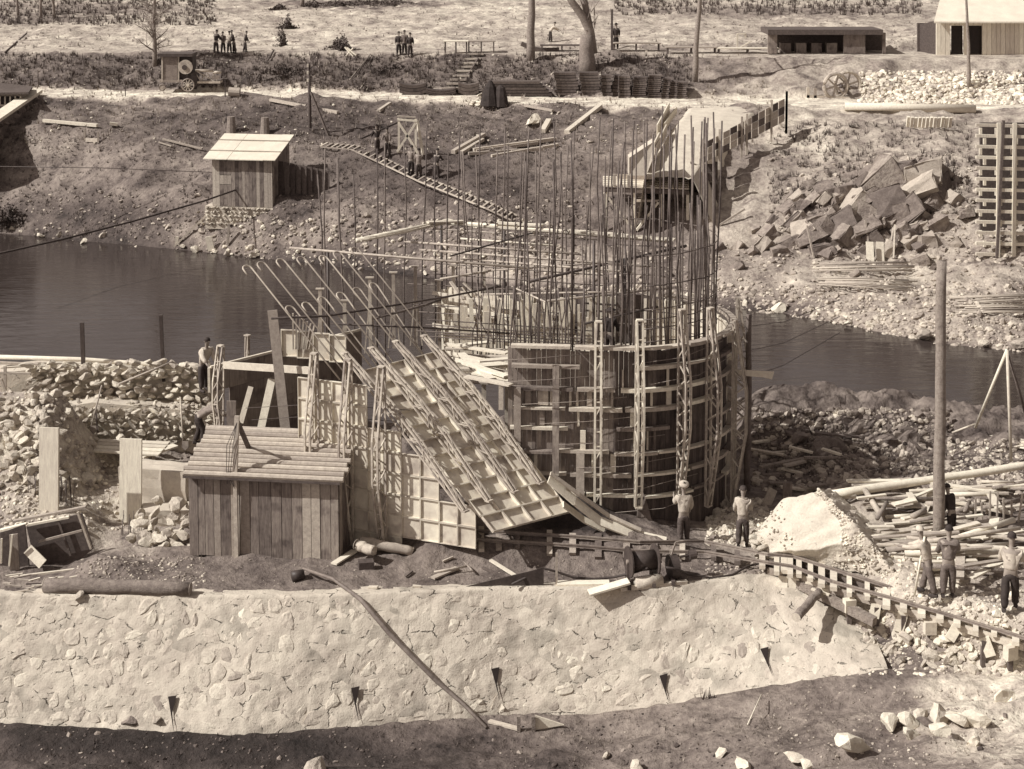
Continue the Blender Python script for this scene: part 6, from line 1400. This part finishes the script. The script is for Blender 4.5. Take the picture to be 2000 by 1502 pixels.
for px in (1352, 1398): bar1('bin_post', 'dark_timber', TW, PY(px, 440, Y0+1.5), PY(px, 316, Y0+1.5), .2, .2)
# ---- stacked curved shutters and other stores along the road
random.seed(71)
STK = [(1085, 1128, 188, 141, 4), (1135, 1172, 188, 141, 4), (1176, 1196, 187, 146, 3), (1196, 1208, 188, 146, 3), (1210, 1232, 192, 148, 4), (1236, 1262, 191, 150, 5), (1264, 1290, 192, 146, 6), (1291, 1306, 193, 152, 5), (1307, 1322, 193, 158, 4), (1323, 1342, 193, 160, 4)]
lab_s = ['leftmost and widest stack of dark curved shutters beside the road', 'stack of dark curved shutters under the big forked tree', 'third stack of dark shutters, narrow and square', 'very narrow tilted stack of dark shutters', 'leaning stack of dark shutters in the middle of the row', 'sixth stack with a tilted top shutter', 'tallest stack of dark shutters in the row', 'eighth stack of dark shutters, stepping down', 'ninth low stack of dark shutters', 'last low stack of dark shutters beside the thin trunk']
for (x0_, x1_, yb, yt, n_), lb in zip(STK, lab_s):
    g = gp((x0_+x1_)/2, yb); T = thing('shutter_stack', lb, 'shutter stack', g, 'stacks of curved shutters along the road')
    H_ = ZT(g, yt)-g.z; W2 = (x1_-x0_)/ppm(g)/2; cv = .25; tl_ = random.uniform(-.12, .12)
    for r in range(n_*2):
        m = MB(); z0_ = g.z+H_*r/(n_*2); z1_ = g.z+H_*(r+1)/(n_*2)-.04; vs = []; dj = random.uniform(-.08, .08)
        for j in range(5):
            u = -1+j/2; x = g.x+u*W2+tl_*(z0_-g.z)+dj; zz = cv*u*u*.5
            for (yy, z_) in ((g.y, z0_), (g.y+1.0, z0_), (g.y+1.0, z1_), (g.y, z1_)): vs.append((x, yy-zz, z_+zz*.25))
        m.add(vs, [(4*j+c, 4*j+(c+1) % 4, 4*j+4+(c+1) % 4, 4*j+4+c) for j in range(4) for c in range(4)]+[(0, 1, 2, 3), (19, 18, 17, 16)]).build('shutter', 'dark_board' if r % 3 else 'dark_timber', T)
for (x0_, x1_, yb, yt, mt, lab, nm) in [(780, 832, 186, 166, 'dark_board', 'low dark curved trough lying by the road, left of two', 'trough'), (832, 890, 187, 176, 'dark_board', 'low dark curved trough lying by the road, right of two', 'trough'), (895, 935, 186, 165, 'dark_board', 'dark crate left of the pile of dark beams', 'crate')]:
    g = gp((x0_+x1_)/2, yb); T = thing(nm, lab, nm, g); W2 = (x1_-x0_)/ppm(g)/2; H_ = ZT(g, yt)-g.z
    for j in range(3):
        m = MB(); zc = g.z+H_*j/3; pts = [Vector((g.x-W2+W2*2*i/6, g.y-.0, zc+.18*((i-3)/3)**2)) for i in range(7)]
        for a_, b_ in zip(pts, pts[1:]): m.prism([a_, b_, b_+UP*(H_/3-.03), a_+UP*(H_/3-.03)], (0, .9, 0))
        m.build('plank', mt, T)
g = gp(1000, 188); T = thing('dark_beam_stack', 'long low stack of dark beams by the road, left of the shutter stacks', 'beam stack', g)
for r in range(5):
    for j in range(3): z_ = g.z+.12+r*.22; bar1('beam', 'dark_board' if (r+j) % 2 else 'dark_timber', T, Vector((PY(938+r*3, 180, g.y).x, g.y+j*.35, z_)), Vector((PY(1078-r*6, 180, g.y).x, g.y+j*.35, z_)), .3, .18)
for j, (px, py) in enumerate([(925, 203), (933, 196), (944, 192), (947, 205), (931, 208), (938, 186), (920, 208), (942, 200)]): tag(rock('sack', 'pale_stone', gp(px, 209)+Vector((0, .0, 0))+UP*max(.1, (209-py)*.035), .3, sz=.7), 'pale sack in the small heap by the road edge beside the dark cones', 'sack', 'sacks by the road edge')
for px, r_, lab in ((958, 1, 'dark tarpaulin cone left of two by the road edge'), (978, .8, 'dark tarpaulin cone right of two by the road edge')):
    g = gp(px, 208); MBx = MB().tube([g, g+UP*.7, g+UP*1.3, g+UP*(1.75 if r_ == 1 else 1.5)], [.75*r_, .6*r_, .4*r_, .1], 9); tag(MBx.build('tarpaulin_cone', 'dark_cloth'), lab, 'tarpaulin')
# benches and tables on the terrace
for (x0_, x1_, yt, yb, lab, mt) in [(866, 915, 80, 104, 'long pale table on thin legs at the left end of the terrace tables', 'pale_timber'), (912, 968, 80, 103, 'second pale table on thin legs on the terrace', 'timber'), (1055, 1140, 88, 100, 'low dark bench behind the trough', 'dark_timber'), (1195, 1290, 84, 100, 'long low bench with a pale top right of the forked tree', 'timber'), (1300, 1400, 92, 104, 'low pale plank bench left of the thin post', 'timber'), (1400, 1520, 94, 104, 'long pale plank bench further right on the terrace', 'pale_timber')]:
    g = gp((x0_+x1_)/2, yb); T = thing('work_table', lab, 'table', g); xa, xb = PY(x0_, yb, g.y).x, PY(x1_, yb, g.y).x; zt = ZT(g, yt)
    bar1('tabletop', mt, T, Vector((xa, g.y, zt)), Vector((xb, g.y, zt)), .9, .08)
    for x in (xa+.15, (xa+xb)/2, xb-.15):
        for dy in (-.35, .35): bar1('leg', 'dark_timber', T, Vector((x, g.y+dy, g.z-.2)), Vector((x, g.y+dy, zt)), .09, .09)
g = gp(1050, 100); T = thing('trough', 'dark boat shaped trough raised beside the bare trunk', 'trough', g)
m = MB(); pts = [PY(1018, 85, g.y), PY(1035, 93, g.y), PY(1060, 98, g.y), PY(1092, 97, g.y)]
for a_, b_ in zip(pts, pts[1:]): m.bar(a_, b_, .7, .32)
m.build('shell', 'dark_timber', T); 
for px in (1040, 1080): bar1('leg', 'dark_timber', T, PY(px, 112, g.y), PY(px, 98, g.y), .12, .12)
tag(tube1('long_pole', 'timber', None, [PY(1060, 104, g.y), PY(1130, 109, g.y), PY(1200, 103, g.y+.3)], .08), 'long pole lying level before the forked tree', 'pole')
g = gp(1195, 98); tag(bar1('thin_post', 'dark_timber', None, g-UP*.2, upz(g, 18), .16, .14), 'thin dark post beside the figure in the long coat', 'post')
g = gp(680, 108); T = thing('sawhorse', 'pale crossed sawhorse by a dark bush on the terrace', 'sawhorse', g)
for a, b_ in (((674, 92), (690, 110)), ((690, 94), (676, 110)), ((678, 93), (696, 108))): bar1('leg', 'pale_timber', T, PY(*a, g.y), PY(*b_, g.y-.3), .16, .1)
# cut steps
T = thing('earth_steps', 'flight of cut steps climbing from the road to the upper terrace', 'steps', gp(900, 180))
for j in range(9):
    t = j/8; a_ = gp(880+46*t, 176-t*66); bar1('step', 'timber', T, a_+Vector((-.5, 0, .1)), a_+Vector((.75, 0, .1)), .35, .14)
tag(bar1('edge_board', 'dark_timber', None, gp(900, 176)+UP*.2, gp(934, 120)+UP*.2, .1, .12), 'dark edging board along the right side of the cut steps', 'board')
# bundle of long rods leaning up the bank
for j in range(13):
    a_ = gp(668+j*4, 180-random.random()*4)+UP*.1; b_ = PY(722+j*1.6+random.uniform(-4, 4), 108+j*1.5+random.uniform(-6, 8), gp(725, 112).y+.3)
    tag(tube1('long_rod', 'dark_timber' if j % 3 else 'timber', None, [a_, b_], .03, 5), 'long thin rod in the fan leaning on the bank above the road', 'rod', 'rods leaning on the bank')
for a, b_, lab in [((535, 103), (498, 165), 'dark pole lying slantwise up the bank right of the engine wagon'), ((10, 108), (52, 70), 'dark pole lying in the pale field at the left')]: tag(tube1('long_pole', 'dark_timber', None, [gp(*a)+UP*.2, gp(*b_)+UP*.2], .07), lab, 'pole')
# logs and planks on the slope
for a, b_, r, lab in [((885, 303), (945, 268), .14, 'first of the squared logs lying on the slope left of the rods'), ((900, 305), (943, 278), .12, 'second squared log lying on the slope'), ((925, 298), (1085, 276), .13, 'long log lying highest in the slope log pile'), ((915, 305), (1060, 296), .12, 'middle log in the slope log pile'), ((930, 300), (1050, 285), .12, 'thick log across the slope log pile'), ((960, 310), (1090, 288), .1, 'slender log at the front of the slope log pile'),
        ((1107, 263), (1172, 212), .17, 'pale squared beam lying slantwise on the slope'), ((1060, 262), (1072, 240), .17, 'short pale plank on the slope left of the squared beam'), ((1025, 212), (1080, 222), .1, 'thin pale board just below the road'), ((528, 200), (660, 224), .12, 'long thin board lying below the road left of the power pole'), ((740, 222), (762, 206), .12, 'short board below the road above the trestle'), ((318, 276), (395, 296), .07, 'thin pale pole lying left of the riverside shed'), ((310, 284), (335, 292), .05, 'short stick lying left of the riverside shed')]:
    tag(MB().bar(gp(*a)+UP*.15, gp(*b_)+UP*.15, r*2, r*1.6).build('log', 'timber' if r < .15 else 'pale_timber'), lab, 'timber')
tag(tube1('log_rail', 'pale_timber', None, [gp(1650, 218)+UP*.3, gp(1905, 222)+UP*.3], .28, 10), 'long thick pale trunk lying along the road edge on the right', 'log')
for a, b_, lab in [((1590, 518), (1790, 525), 'upper bundle of long steel rods lying on the far gravel bank'), ((1595, 548), (1790, 556), 'lower bundle of long steel rods lying on the far gravel bank'), ((1860, 585), (2030, 592), 'bundle of long rods at the right edge of the gravel bank'), ((1870, 604), (2030, 612), 'lowest bundle of rods at the right edge, casting a dark line')]:
    T = thing('rod_bundle', lab, 'steel bars', gp((a[0]+b_[0])/2, (a[1]+b_[1])/2), 'rod bundles on the gravel bank')
    for j in range(9):
        p, q = gp(a[0]+random.uniform(-8, 20), a[1]+j*2), gp(b_[0]-random.uniform(-5, 25), b_[1]+j*2); p.z = q.z = max(p.z, q.z)+.12; tube1('rod', 'rebar_pale', T, [p, p.lerp(q, .5)+UP*.03, q], .035, 5)
# wheels / cable reels
g = gp(1640, 192); T = thing('winding_gear', 'pair of large pale spoked wheels on a frame at the right of the road', 'wheel', g)
for (px, py, r, dy) in ((1632, 168, 24, 0), (1655, 166, 26, .9)):
    c = PY(px, py, g.y+dy); R_ = r/ppm(c); w_ = MB().tube([c+Vector((math.cos(t*math.pi/10)*R_, .25*math.cos(t*math.pi/10), math.sin(t*math.pi/10)*R_)) for t in range(21)], .13, 6, False).build('rim', 'truss_steel', T)
    m = MB()
    for t in range(6): m.bar(c, c+Vector((math.cos(t*math.pi/3+.3)*R_, .25*math.cos(t*math.pi/3+.3), math.sin(t*math.pi/3+.3)*R_)), .12, .1, (0, 1, 0))
    m.build('spokes', 'truss_steel', w_)
ax_ = PY(1643, 168, g.y); tube1('axle', 'dark_steel', T, [ax_-Vector((.1, .5, 0)), ax_+Vector((.3, 1.4, 0))], .12)
for a, b_ in (((1575, 188), (1660, 192)), ((1578, 170), (1578, 194)), ((1592, 172), (1592, 194))): bar1('frame', 'timber', T, PY(*a, g.y), PY(*b_, g.y), .2, .2)
# upper terrace sheds: dark openings under a long low roof
T = thing('long_open_shed', 'long low open shed with dark bays on the upper terrace, right of centre', 'shed', gp(1600, 104)); g = gp(1600, 106)
def sb(x0_, y0_, x1_, y1_, d, nm, mt, dy=0.0): MB().prism([PY(x0_, y1_, g.y+dy), PY(x1_, y1_, g.y+dy), PY(x1_, y0_, g.y+dy), PY(x0_, y0_, g.y+dy)], (0, d, 0)).build(nm, mt, T)
sb(1500, 58, 1725, 68, 3.6, 'roof', 'dark_timber', -.3)
for x0_, x1_ in ((1500, 1518), (1648, 1690), (1724, 1730)): sb(x0_, 64, x1_, 105, .3, 'pier', 'old_board')
sb(1518, 64, 1724, 105, .1, 'back_wall', 'dark_timber', 2.8)
for j in range(4): sb(1525+j*30, 84, 1545+j*30, 104, .8, 'crate', 'old_board', 1)
for x0_, y0_, x1_, y1_, lab in ((1440, 66, 1456, 96, 'small white window frame leaning on the terrace'),):
    T2 = thing('small_screen', lab, 'frame', gp(1448, 98)); gg = gp(1448, 98)
    for a, b_ in (((x0_, y0_), (x0_, y1_)), ((x1_, y0_), (x1_, y0_+8)), ((x0_, y0_), (x1_, y0_)), ((x0_, y1_), (x1_+12, y0_+14))): bar1('bar', 'pale_timber', T2, PY(*a, gg.y), PY(*b_, gg.y), .14, .1)
# pale house at the top right
g = gp(1880, 112); g.z = max(g.z, 8.0); Yh = g.y+1.5
HS = thing('pale_house', 'pale board building with dark door openings and a bright roof at the top right corner', 'house', Vector((PY(1880, 112, Yh).x, Yh, 8)))
def hbx(x0_, y0_, x1_, y1_, nm, mt, d=.2, dy=0.0): return MB().prism([PY(x0_, y1_, Yh+dy), PY(x1_, y1_, Yh+dy), PY(x1_, y0_, Yh+dy), PY(x0_, y0_, Yh+dy)], (0, d, 0)).build(nm, mt, HS)
x = 1829
while x < 2040:
    w = 9
    if not (1858 <= x+4 < 1880 or 1890 <= x+4 < 1918): hbx(x, 42, x+w-.6, 122, 'board', 'light_board', .18)
    else: hbx(x, 42, x+w-.6, 50, 'board', 'light_board', .18)
    x += w
for x0_, x1_ in ((1858, 1880), (1891, 1918)): hbx(x0_, 50, x1_, 112, 'doorway_shade', 'glass_gap_dark', .05, .5)  # black sheets set in the doorways, painting the shade inside
hbx(1826, 112, 2040, 122, 'sill', 'pale_timber', .3, -.3); hbx(1792, 45, 1829, 118, 'side_wall', 'dark_timber', .2, 2.2); MB().prism([PY(1829, 120, Yh+.1), PY(1829, 40, Yh+.1), PY(1795, 48, Yh+2.3), PY(1795, 118, Yh+2.3)], (.06, 0, 0)).build('side_wall', 'dark_timber', HS)
zt = PY(1900, 40, Yh).z; xa = PY(1818, 40, Yh).x; xb = PY(2045, 40, Yh).x
MB().prism([(xa, Yh-.9, zt-.15), (xb, Yh-.9, zt-.15), (xb+1, Yh+4.5, zt+2.6), (xa+2.2, Yh+4.5, zt+2.6)], (0, 0, .12)).build('roof', 'sheet_roof', HS)
# white timber lattice at the right edge
YL = gp(1950, 505).y
T = thing('white_lattice', 'tall lattice of white timbers on the far bank at the right edge', 'lattice', PY(1950, 500, YL)); 
for j, y in enumerate(range(244, 500, 21)): bar1('rail', 'light_board', T, PY(1906, y, YL+.1), PY(2040, y+3, YL+.1), .16, .16)
for px in (1951, 1982, 2012): bar1('upright', 'light_board', T, PY(px-2, 503, YL), PY(px, 240, YL), .2, .12)
MB().prism([PY(1915, 500, YL+1.6), PY(2060, 500, YL+1.6), PY(2060, 240, YL+1.6), PY(1915, 240, YL+1.6)], (0, .2, 0)).build('dark_backing', 'dark_timber', T)  # dark sheet added behind the rails so the gaps between them look dark
bar1('pole', 'dark_timber', T, PY(1947, 503, YL-.4), PY(1960, 235, YL-.4), .14, .14)
for j in range(12):
    for i in range(3): bar1('stub', 'pale_timber', T, PY(1915+i*31+(j % 2)*8, 262+j*20, YL+.6), PY(1915+i*31+(j % 2)*8, 250+j*20, YL+.6), .14, .14)
# stack of pale timbers on the slope
for j in range(12):
    g = gp(1772+j*7.5, 252); tag(bar1('pale_baulk', 'pale_timber', None, g+UP*.1, g+Vector((.0, -.25, .75)), .17, .15), 'short pale baulk in the neat row below the long trunk', 'timber', 'row of pale baulks')
# rock fall: big blocks
random.seed(91)
blocks = [(1735, 335, 1.0), (1790, 345, 1.2), (1760, 375, 1.0), (1700, 350, .8), (1715, 395, 1.1), (1650, 380, .9), (1820, 395, .9), (1680, 425, 1.0), (1745, 425, 1.15), (1790, 430, .8), (1620, 430, .9), (1560, 410, .8), (1575, 455, .9), (1540, 480, .8), (1490, 485, .7), (1520, 495, .6), (1440, 485, .5), (1405, 490, .45), (1650, 470, 1.0), (1700, 480, .8), (1730, 490, .7), (1600, 490, .8), (1830, 440, .7), (1840, 350, .7), (1860, 390, .6), (1780, 480, .6), (1550, 440, .7), (1610, 395, .6), (1665, 350, .6), (1500, 460, .55), (1470, 498, .4), (1630, 495, .5), (1440, 525, .45), (1760, 455, .7), (1700, 450, .8)]
def slab(mat, p, r, asp=(1, .8, .6)):
    rs = np.random.RandomState(random.randrange(10**6)); c = np.array([(a, b_, e) for e in (-1, 1) for a, b_ in ((-1, -1), (1, -1), (1, 1), (-1, 1))], float)
    c += rs.uniform(-.38, .38, c.shape); c *= np.array(asp)*r
    bm = bmesh.new(); vs = [bm.verts.new(v) for v in c]
    for f in [(3, 2, 1, 0), (4, 5, 6, 7), (0, 1, 5, 4), (1, 2, 6, 5), (2, 3, 7, 6), (3, 0, 4, 7)]: bm.faces.new([vs[i] for i in f])
    bmesh.ops.bevel(bm, geom=bm.edges[:], offset=r*.07, segments=1, affect='EDGES'); bmesh.ops.triangulate(bm, faces=bm.faces[:]); bmesh.ops.subdivide_edges(bm, edges=bm.edges[:], cuts=1)
    for v in bm.verts: v.co += Vector(rs.normal(scale=r*.05, size=3))
    me = bpy.data.meshes.new('block'); bm.to_mesh(me); bm.free(); me.materials.append(MATS[mat]); o = bpy.data.objects.new('block', me); COL.objects.link(o)
    o.location = p; o['wl'] = tuple(p); o.rotation_euler = (random.uniform(-.7, .3), random.uniform(-.9, -.2), random.uniform(-.5, .7)); return o
extra_b = [(1720, 370, 1.7), (1780, 385, 1.6), (1690, 400, 1.3), (1750, 350, 1.5), (1800, 350, 1.4), (1735, 410, 1.3), (1660, 410, 1.2), (1770, 425, 1.4), (1830, 375, 1.2), (1690, 455, 1.2), (1640, 440, 1.1), (1600, 450, 1.0), (1575, 475, 1.1)]
for i, (px, py, r) in enumerate(blocks+extra_b+[(random.gauss(1700, 75), random.gauss(425, 42), random.uniform(.3, .7)) for _ in range(90)]):
    q = gp(px, py); mt = random.choice(['block_stone', 'block_stone', 'grey_stone', 'dark_stone'])
    lab = ('huge ' if r > 1.15 else 'large ' if r >= .75 else 'small ')+TONE[mt]+' angular block in the far rock fall, '+where(px, py, (1620, 1700, 1780), ('at the left end', 'left of the middle', 'right of the middle', 'at the right end'), (385, 440), ('high', 'halfway', 'low'))
    tag(slab(mt, q+UP*r*.08, r*.72, (1, random.uniform(.6, .9), random.uniform(.45, .8))), lab, 'rock', 'blocks of the rock fall')
T = None
for px in (1700, 1712, 1735, 1745, 1590): g = gp(px, 505); tag(bar1('leaning_pole', 'timber', None, g, g+Vector((random.uniform(-.4, .6), .8, random.uniform(1.4, 2.0))), .09, .08), 'thin pole leaning on the blocks at the foot of the rock fall', 'pole', 'poles at the foot of the rock fall')
for px, lab in ((1700, 'left pale board leaning at the foot of the rock fall'), (1720, 'right pale board leaning at the foot of the rock fall')): g = gp(px, 512); tag(bar1('leaning_board', 'pale_timber', None, g, g+Vector((.05, .5, 1.0)), .4, .06, (0, -1, 0)), lab, 'board')
# shoreline boulders one by one
for i in range(46):
    t = i/45; X = -40+68*t+random.uniform(-1, 1); Y = float(shore(X))+random.uniform(-.3, .8); r = random.choice([.2, .3, .45, .25]) * (1.2 if X > 8 else 1); q_ = plan_fwd(X, Y, -1.5)
    tag(rock('boulder', random.choice(['stone', 'stone', 'pale_stone', 'grey_stone']), (q_.x, q_.y, -1.5+random.uniform(0, .2)), r), 'rounded boulder at the waterline of the far bank', 'boulder', 'boulders along the far waterline')
tag(rock('boulder', 'pale_stone', gp(412, 420)+UP*.1, .5), 'pale boulder on the dark bank left of the riverside shed', 'boulder') 
tag(rock('boulder', 'pale_stone', P(163, 472, -1.5), .36), 'pale boulder standing in the shallow water on the left', 'boulder')
tag(rock('boulder', 'pale_stone', gp(1040, 245)+UP*.3, .75), 'large pale rounded boulder on the slope under the road', 'boulder')
# stakes and poles at the water by the shed
for a, b_, Y, w, lab in [((345, 478), (346, 462), 96.4, .18, 'short white post in the water below the riverside shed'), ((413, 490), (407, 462), 95.8, .4, 'pale board standing at the waterline below the riverside shed'), ((445, 478), (447, 437), 96.4, .12, 'post under the plank landing by the shed footing'), ((340, 482), (435, 388), 96.9, .1, 'long pole leaning up the bank to the shed corner'), ((392, 430), (408, 462), 96.8, .14, 'slanting board on the bank below the shed corner'), ((430, 435), (565, 440), 97.0, .12, 'level plank landing below the stone footing'), ((1405, 440), (1455, 408), 90, .1, 'short pole lying right of the loading tower')]:
    Y = min(gp(*a).y, P(*a, -1.6).y)-.1; tag(bar1('post' if w != .1 else 'pole', 'pale_timber' if w > .13 else 'timber', None, PY(*a, Y), PY(*b_, Y), w, .1), lab, 'post')
# retaining wall and hut at the far left
LW = thing('retaining_wall', 'high dark retaining wall with a pale coping descending at the left edge', 'stone wall', PY(50, 250, 108))
pa, pb_ = P(75, 182, 5.5), PY(-40, 262, 104)
topa, topb = P(78, 181, 5.6), P(-40, 262, 4.3)
V = [topa, topb, Vector((topb.x, topb.y, -1.5)), Vector((topa.x+1.5, topa.y, 0))]
dr = (topb-topa); nrm = Vector((dr.y, -dr.x, 0)).normalized()
if nrm.x < 0: nrm = -nrm
m = MB().prism([topa, topb, Vector((topb.x, topb.y, -2)), Vector((topa.x, topa.y, -2))], -nrm*1.2); m.build('masonry', 'dark_stone', LW)
bar1('coping', 'pale_stone', LW, topa+UP*.12-nrm*.3, topb+UP*.12-nrm*.3, 1.0, .22)
for j in range(14):
    for i in range(7):
        c = topa.lerp(topb, (j+.5+random.uniform(-.2, .2))/14)-UP*(.5+i*.7+random.uniform(-.1, .1))+nrm*.02; rock('stone', 'dark_stone', c, random.uniform(.3, .42), LW)
HT = thing('dark_hut', 'low hut with a dark roof and pale window frame at the far left edge', 'hut', PY(20, 210, 113))
MB().prism([PY(-60, 222, 112), PY(42, 222, 112), PY(42, 184, 112), PY(-60, 180, 112)], (0, 3, 0)).build('wall', 'timber', HT)
MB().prism([PY(-60, 186, 111.3), PY(56, 184, 111.3), PY(64, 172, 115), PY(-60, 160, 115)], (0, 0, .15)).build('roof', 'dark_timber', HT)
for px in (0, 10, 20, 30, 40): bar1('mullion', 'pale_timber', HT, PY(px, 205, 111.9), PY(px, 188, 111.9), .1, .08)
bar1('sill', 'pale_timber', HT, PY(-20, 206, 111.9), PY(42, 205, 111.9), .1, .12); MB().prism([PY(-20, 205, 111.97), PY(42, 205, 111.97), PY(42, 188, 111.97), PY(-20, 188, 111.97)], (0, .02, 0)).build('window', 'glass_gap_dark', HT)
for px, py, lab in ((166, 278, 'left post of the little board fence on the left slope'), (192, 281, 'right post of the little board fence on the left slope')): g = gp(px, py); tag(bar1('small_post', 'timber', None, g, g+UP*.8, .12, .1), lab, 'post')
tag(bar1('edge_board', 'timber', None, gp(168, 280)+UP*.2, gp(192, 282)+UP*.2, .1, .25), 'little board between two posts on the left slope', 'board')
for a, b_, lab in (((85, 244), (190, 252), 'long pale squared timber lying at the top of the left slope'), ((214, 250), (230, 251), 'short pale timber lying on the left slope')): tag(bar1('timber', 'pale_timber', None, gp(*a)+UP*.25, gp(*b_)+UP*.2, .25, .2), lab, 'timber')
g = gp(458, 190); tag(MB().tube([g+Vector((-.4, 0, .35)), g+Vector((.4, 0, .3))], .33, 12).build('barrel', 'timber'), 'barrel lying at the road edge right of the engine wagon', 'barrel')
for px in (245, 75, 440): g = gp(px, 190 if px != 75 else 172); tag(bar1('road_stake', 'dark_timber', None, g, g+UP*1.3, .06, .06), 'thin dark stake at the lower edge of the road', 'stake', 'stakes along the road')
for px, pb in ((518, 262), (452, 262), ): g = gp(px, pb); tag(MB().tube([g-UP*.2, g+UP*.6, g+UP*1.1], [.35, .28, .25], 9).build('tree_stump', 'bark'), ['tree stump above the roof of the riverside shed, right one', 'tree stump above the roof of the riverside shed, left one'][px == 452], 'stump')
# hedges, bushes and scrub
def bush(px, py, w, h_, lab, mt='scrub', n_=420):
    g = gp(px, py); V, Fc = [], []; k_ = 0
    for _ in range(int(n_*2.2)):
        a_, rr = random.uniform(0, 6.28), random.random()**.5; z = random.random()**1.3; lob = .6+.4*math.sin(a_*3+px)+.25*math.sin(a_*7); c = g+Vector((math.cos(a_)*rr*w*lob*(1.25-z*.6), math.sin(a_)*rr*w*.5, z*h_*(1-rr*.6)*(.6+.5*math.sin(a_*2+py))))
        d = Vector((random.gauss(0, 1), random.gauss(0, 1), random.gauss(0, 1))).normalized(); e = d.cross(Vector((random.gauss(0, 1), random.gauss(0, 1), 1))).normalized(); s_ = random.uniform(.03, .10)
        V += [tuple(c-e*s_), tuple(c+e*s_), tuple(c+d*s_*2)]; Fc.append((k_, k_+1, k_+2)); k_ += 3
    me = fast_mesh('bush', np.array(V)-np.array(g), np.array(Fc), 3); me.materials.append(MATS[mt]); o = bpy.data.objects.new('bush', me); COL.objects.link(o); o.location = g; tag(o, lab, 'bush'); o['wl'] = tuple(g)
bush(672, 98, 1.3, 1.8, 'dark leafy bush behind the pale sawhorse'); bush(660, 95, .9, 1.2, 'smaller dark bush beside the sawhorse')
bush(552, 90, .5, 2.4, 'narrow dark bush up the pale gully'); bush(562, 55, .9, 1.6, 'dark bush at the top of the pale gully'); bush(15, 440, 1.6, 2.0, 'dense bush at the left waterline', 'scrub', 900)
bush(555, 145, 2.2, .9, 'dark scrubby patch on the bank below the terrace', 'scrub', 800); bush(770, 140, 2.0, .9, 'dark scrub on the bank right of the rod fan', 'scrub', 700)
for i, (px, py, w) in enumerate([(610, 12, 1.6), (660, 10, 2), (720, 8, 2.4), (770, 8, 2), (545, 18, .9)]): bush(px, py, w*1.3, .7, ['dark hedge bush at the top of the field, leftmost of the low row', 'dark hedge bush at the top of the field, second in the row', 'dark hedge bush at the top of the field, widest', 'dark hedge bush at the top of the field, last in the row', 'round dark bush left of the hedge row'][i], 'scrub', 500)
def inr(*rs): return lambda x, y: any(a <= x <= b_ and c <= y <= d for a, b_, c, d in rs)
tufts('scrub', 'scrub', 3600, 0, 1150, 200, 470, .22, True, 7)
tufts('scrub', 'scrub', 2600, 0, 1350, 108, 176, .4, True, 7)
tufts('dry_grass', 'dry_grass', 2600, 0, 1500, 108, 300, .3, True, 6)
tufts('scrub', 'scrub', 900, 1500, 1900, 240, 420, .35, True, 6)
tufts('scrub', 'scrub', 900, 0, 420, 0, 50, .5, True, 7); tufts('scrub', 'scrub', 500, 1200, 1800, 0, 30, .6, True, 7)
tufts('scrub', 'scrub', 900, 0, 2000, 2, 100, .28, True, 5)
scatter(1700, 0, 1150, 370, 530, .03, .2, .3, 1.1, True); scatter(700, 380, 1100, 430, 530, .04, .26, .7, 1.5, True); scatter(3600, 1000, 2000, 560, 690, .05, .24, .6, 1.3, True); scatter(900, 1000, 2000, 480, 570, .04, .2, .6, 1.2, True)
scatter(1400, 1680, 2000, 140, 205, .1, .35, .9, 1.9, True); scatter(1300, 1500, 2000, 300, 520, .04, .25, .4, 1.1, True)
scatter(1500, 0, 1400, 100, 300, .03, .14, .5, 1.6, True); scatter(1200, 0, 2000, 10, 100, .04, .14, .3, 1.0, True)
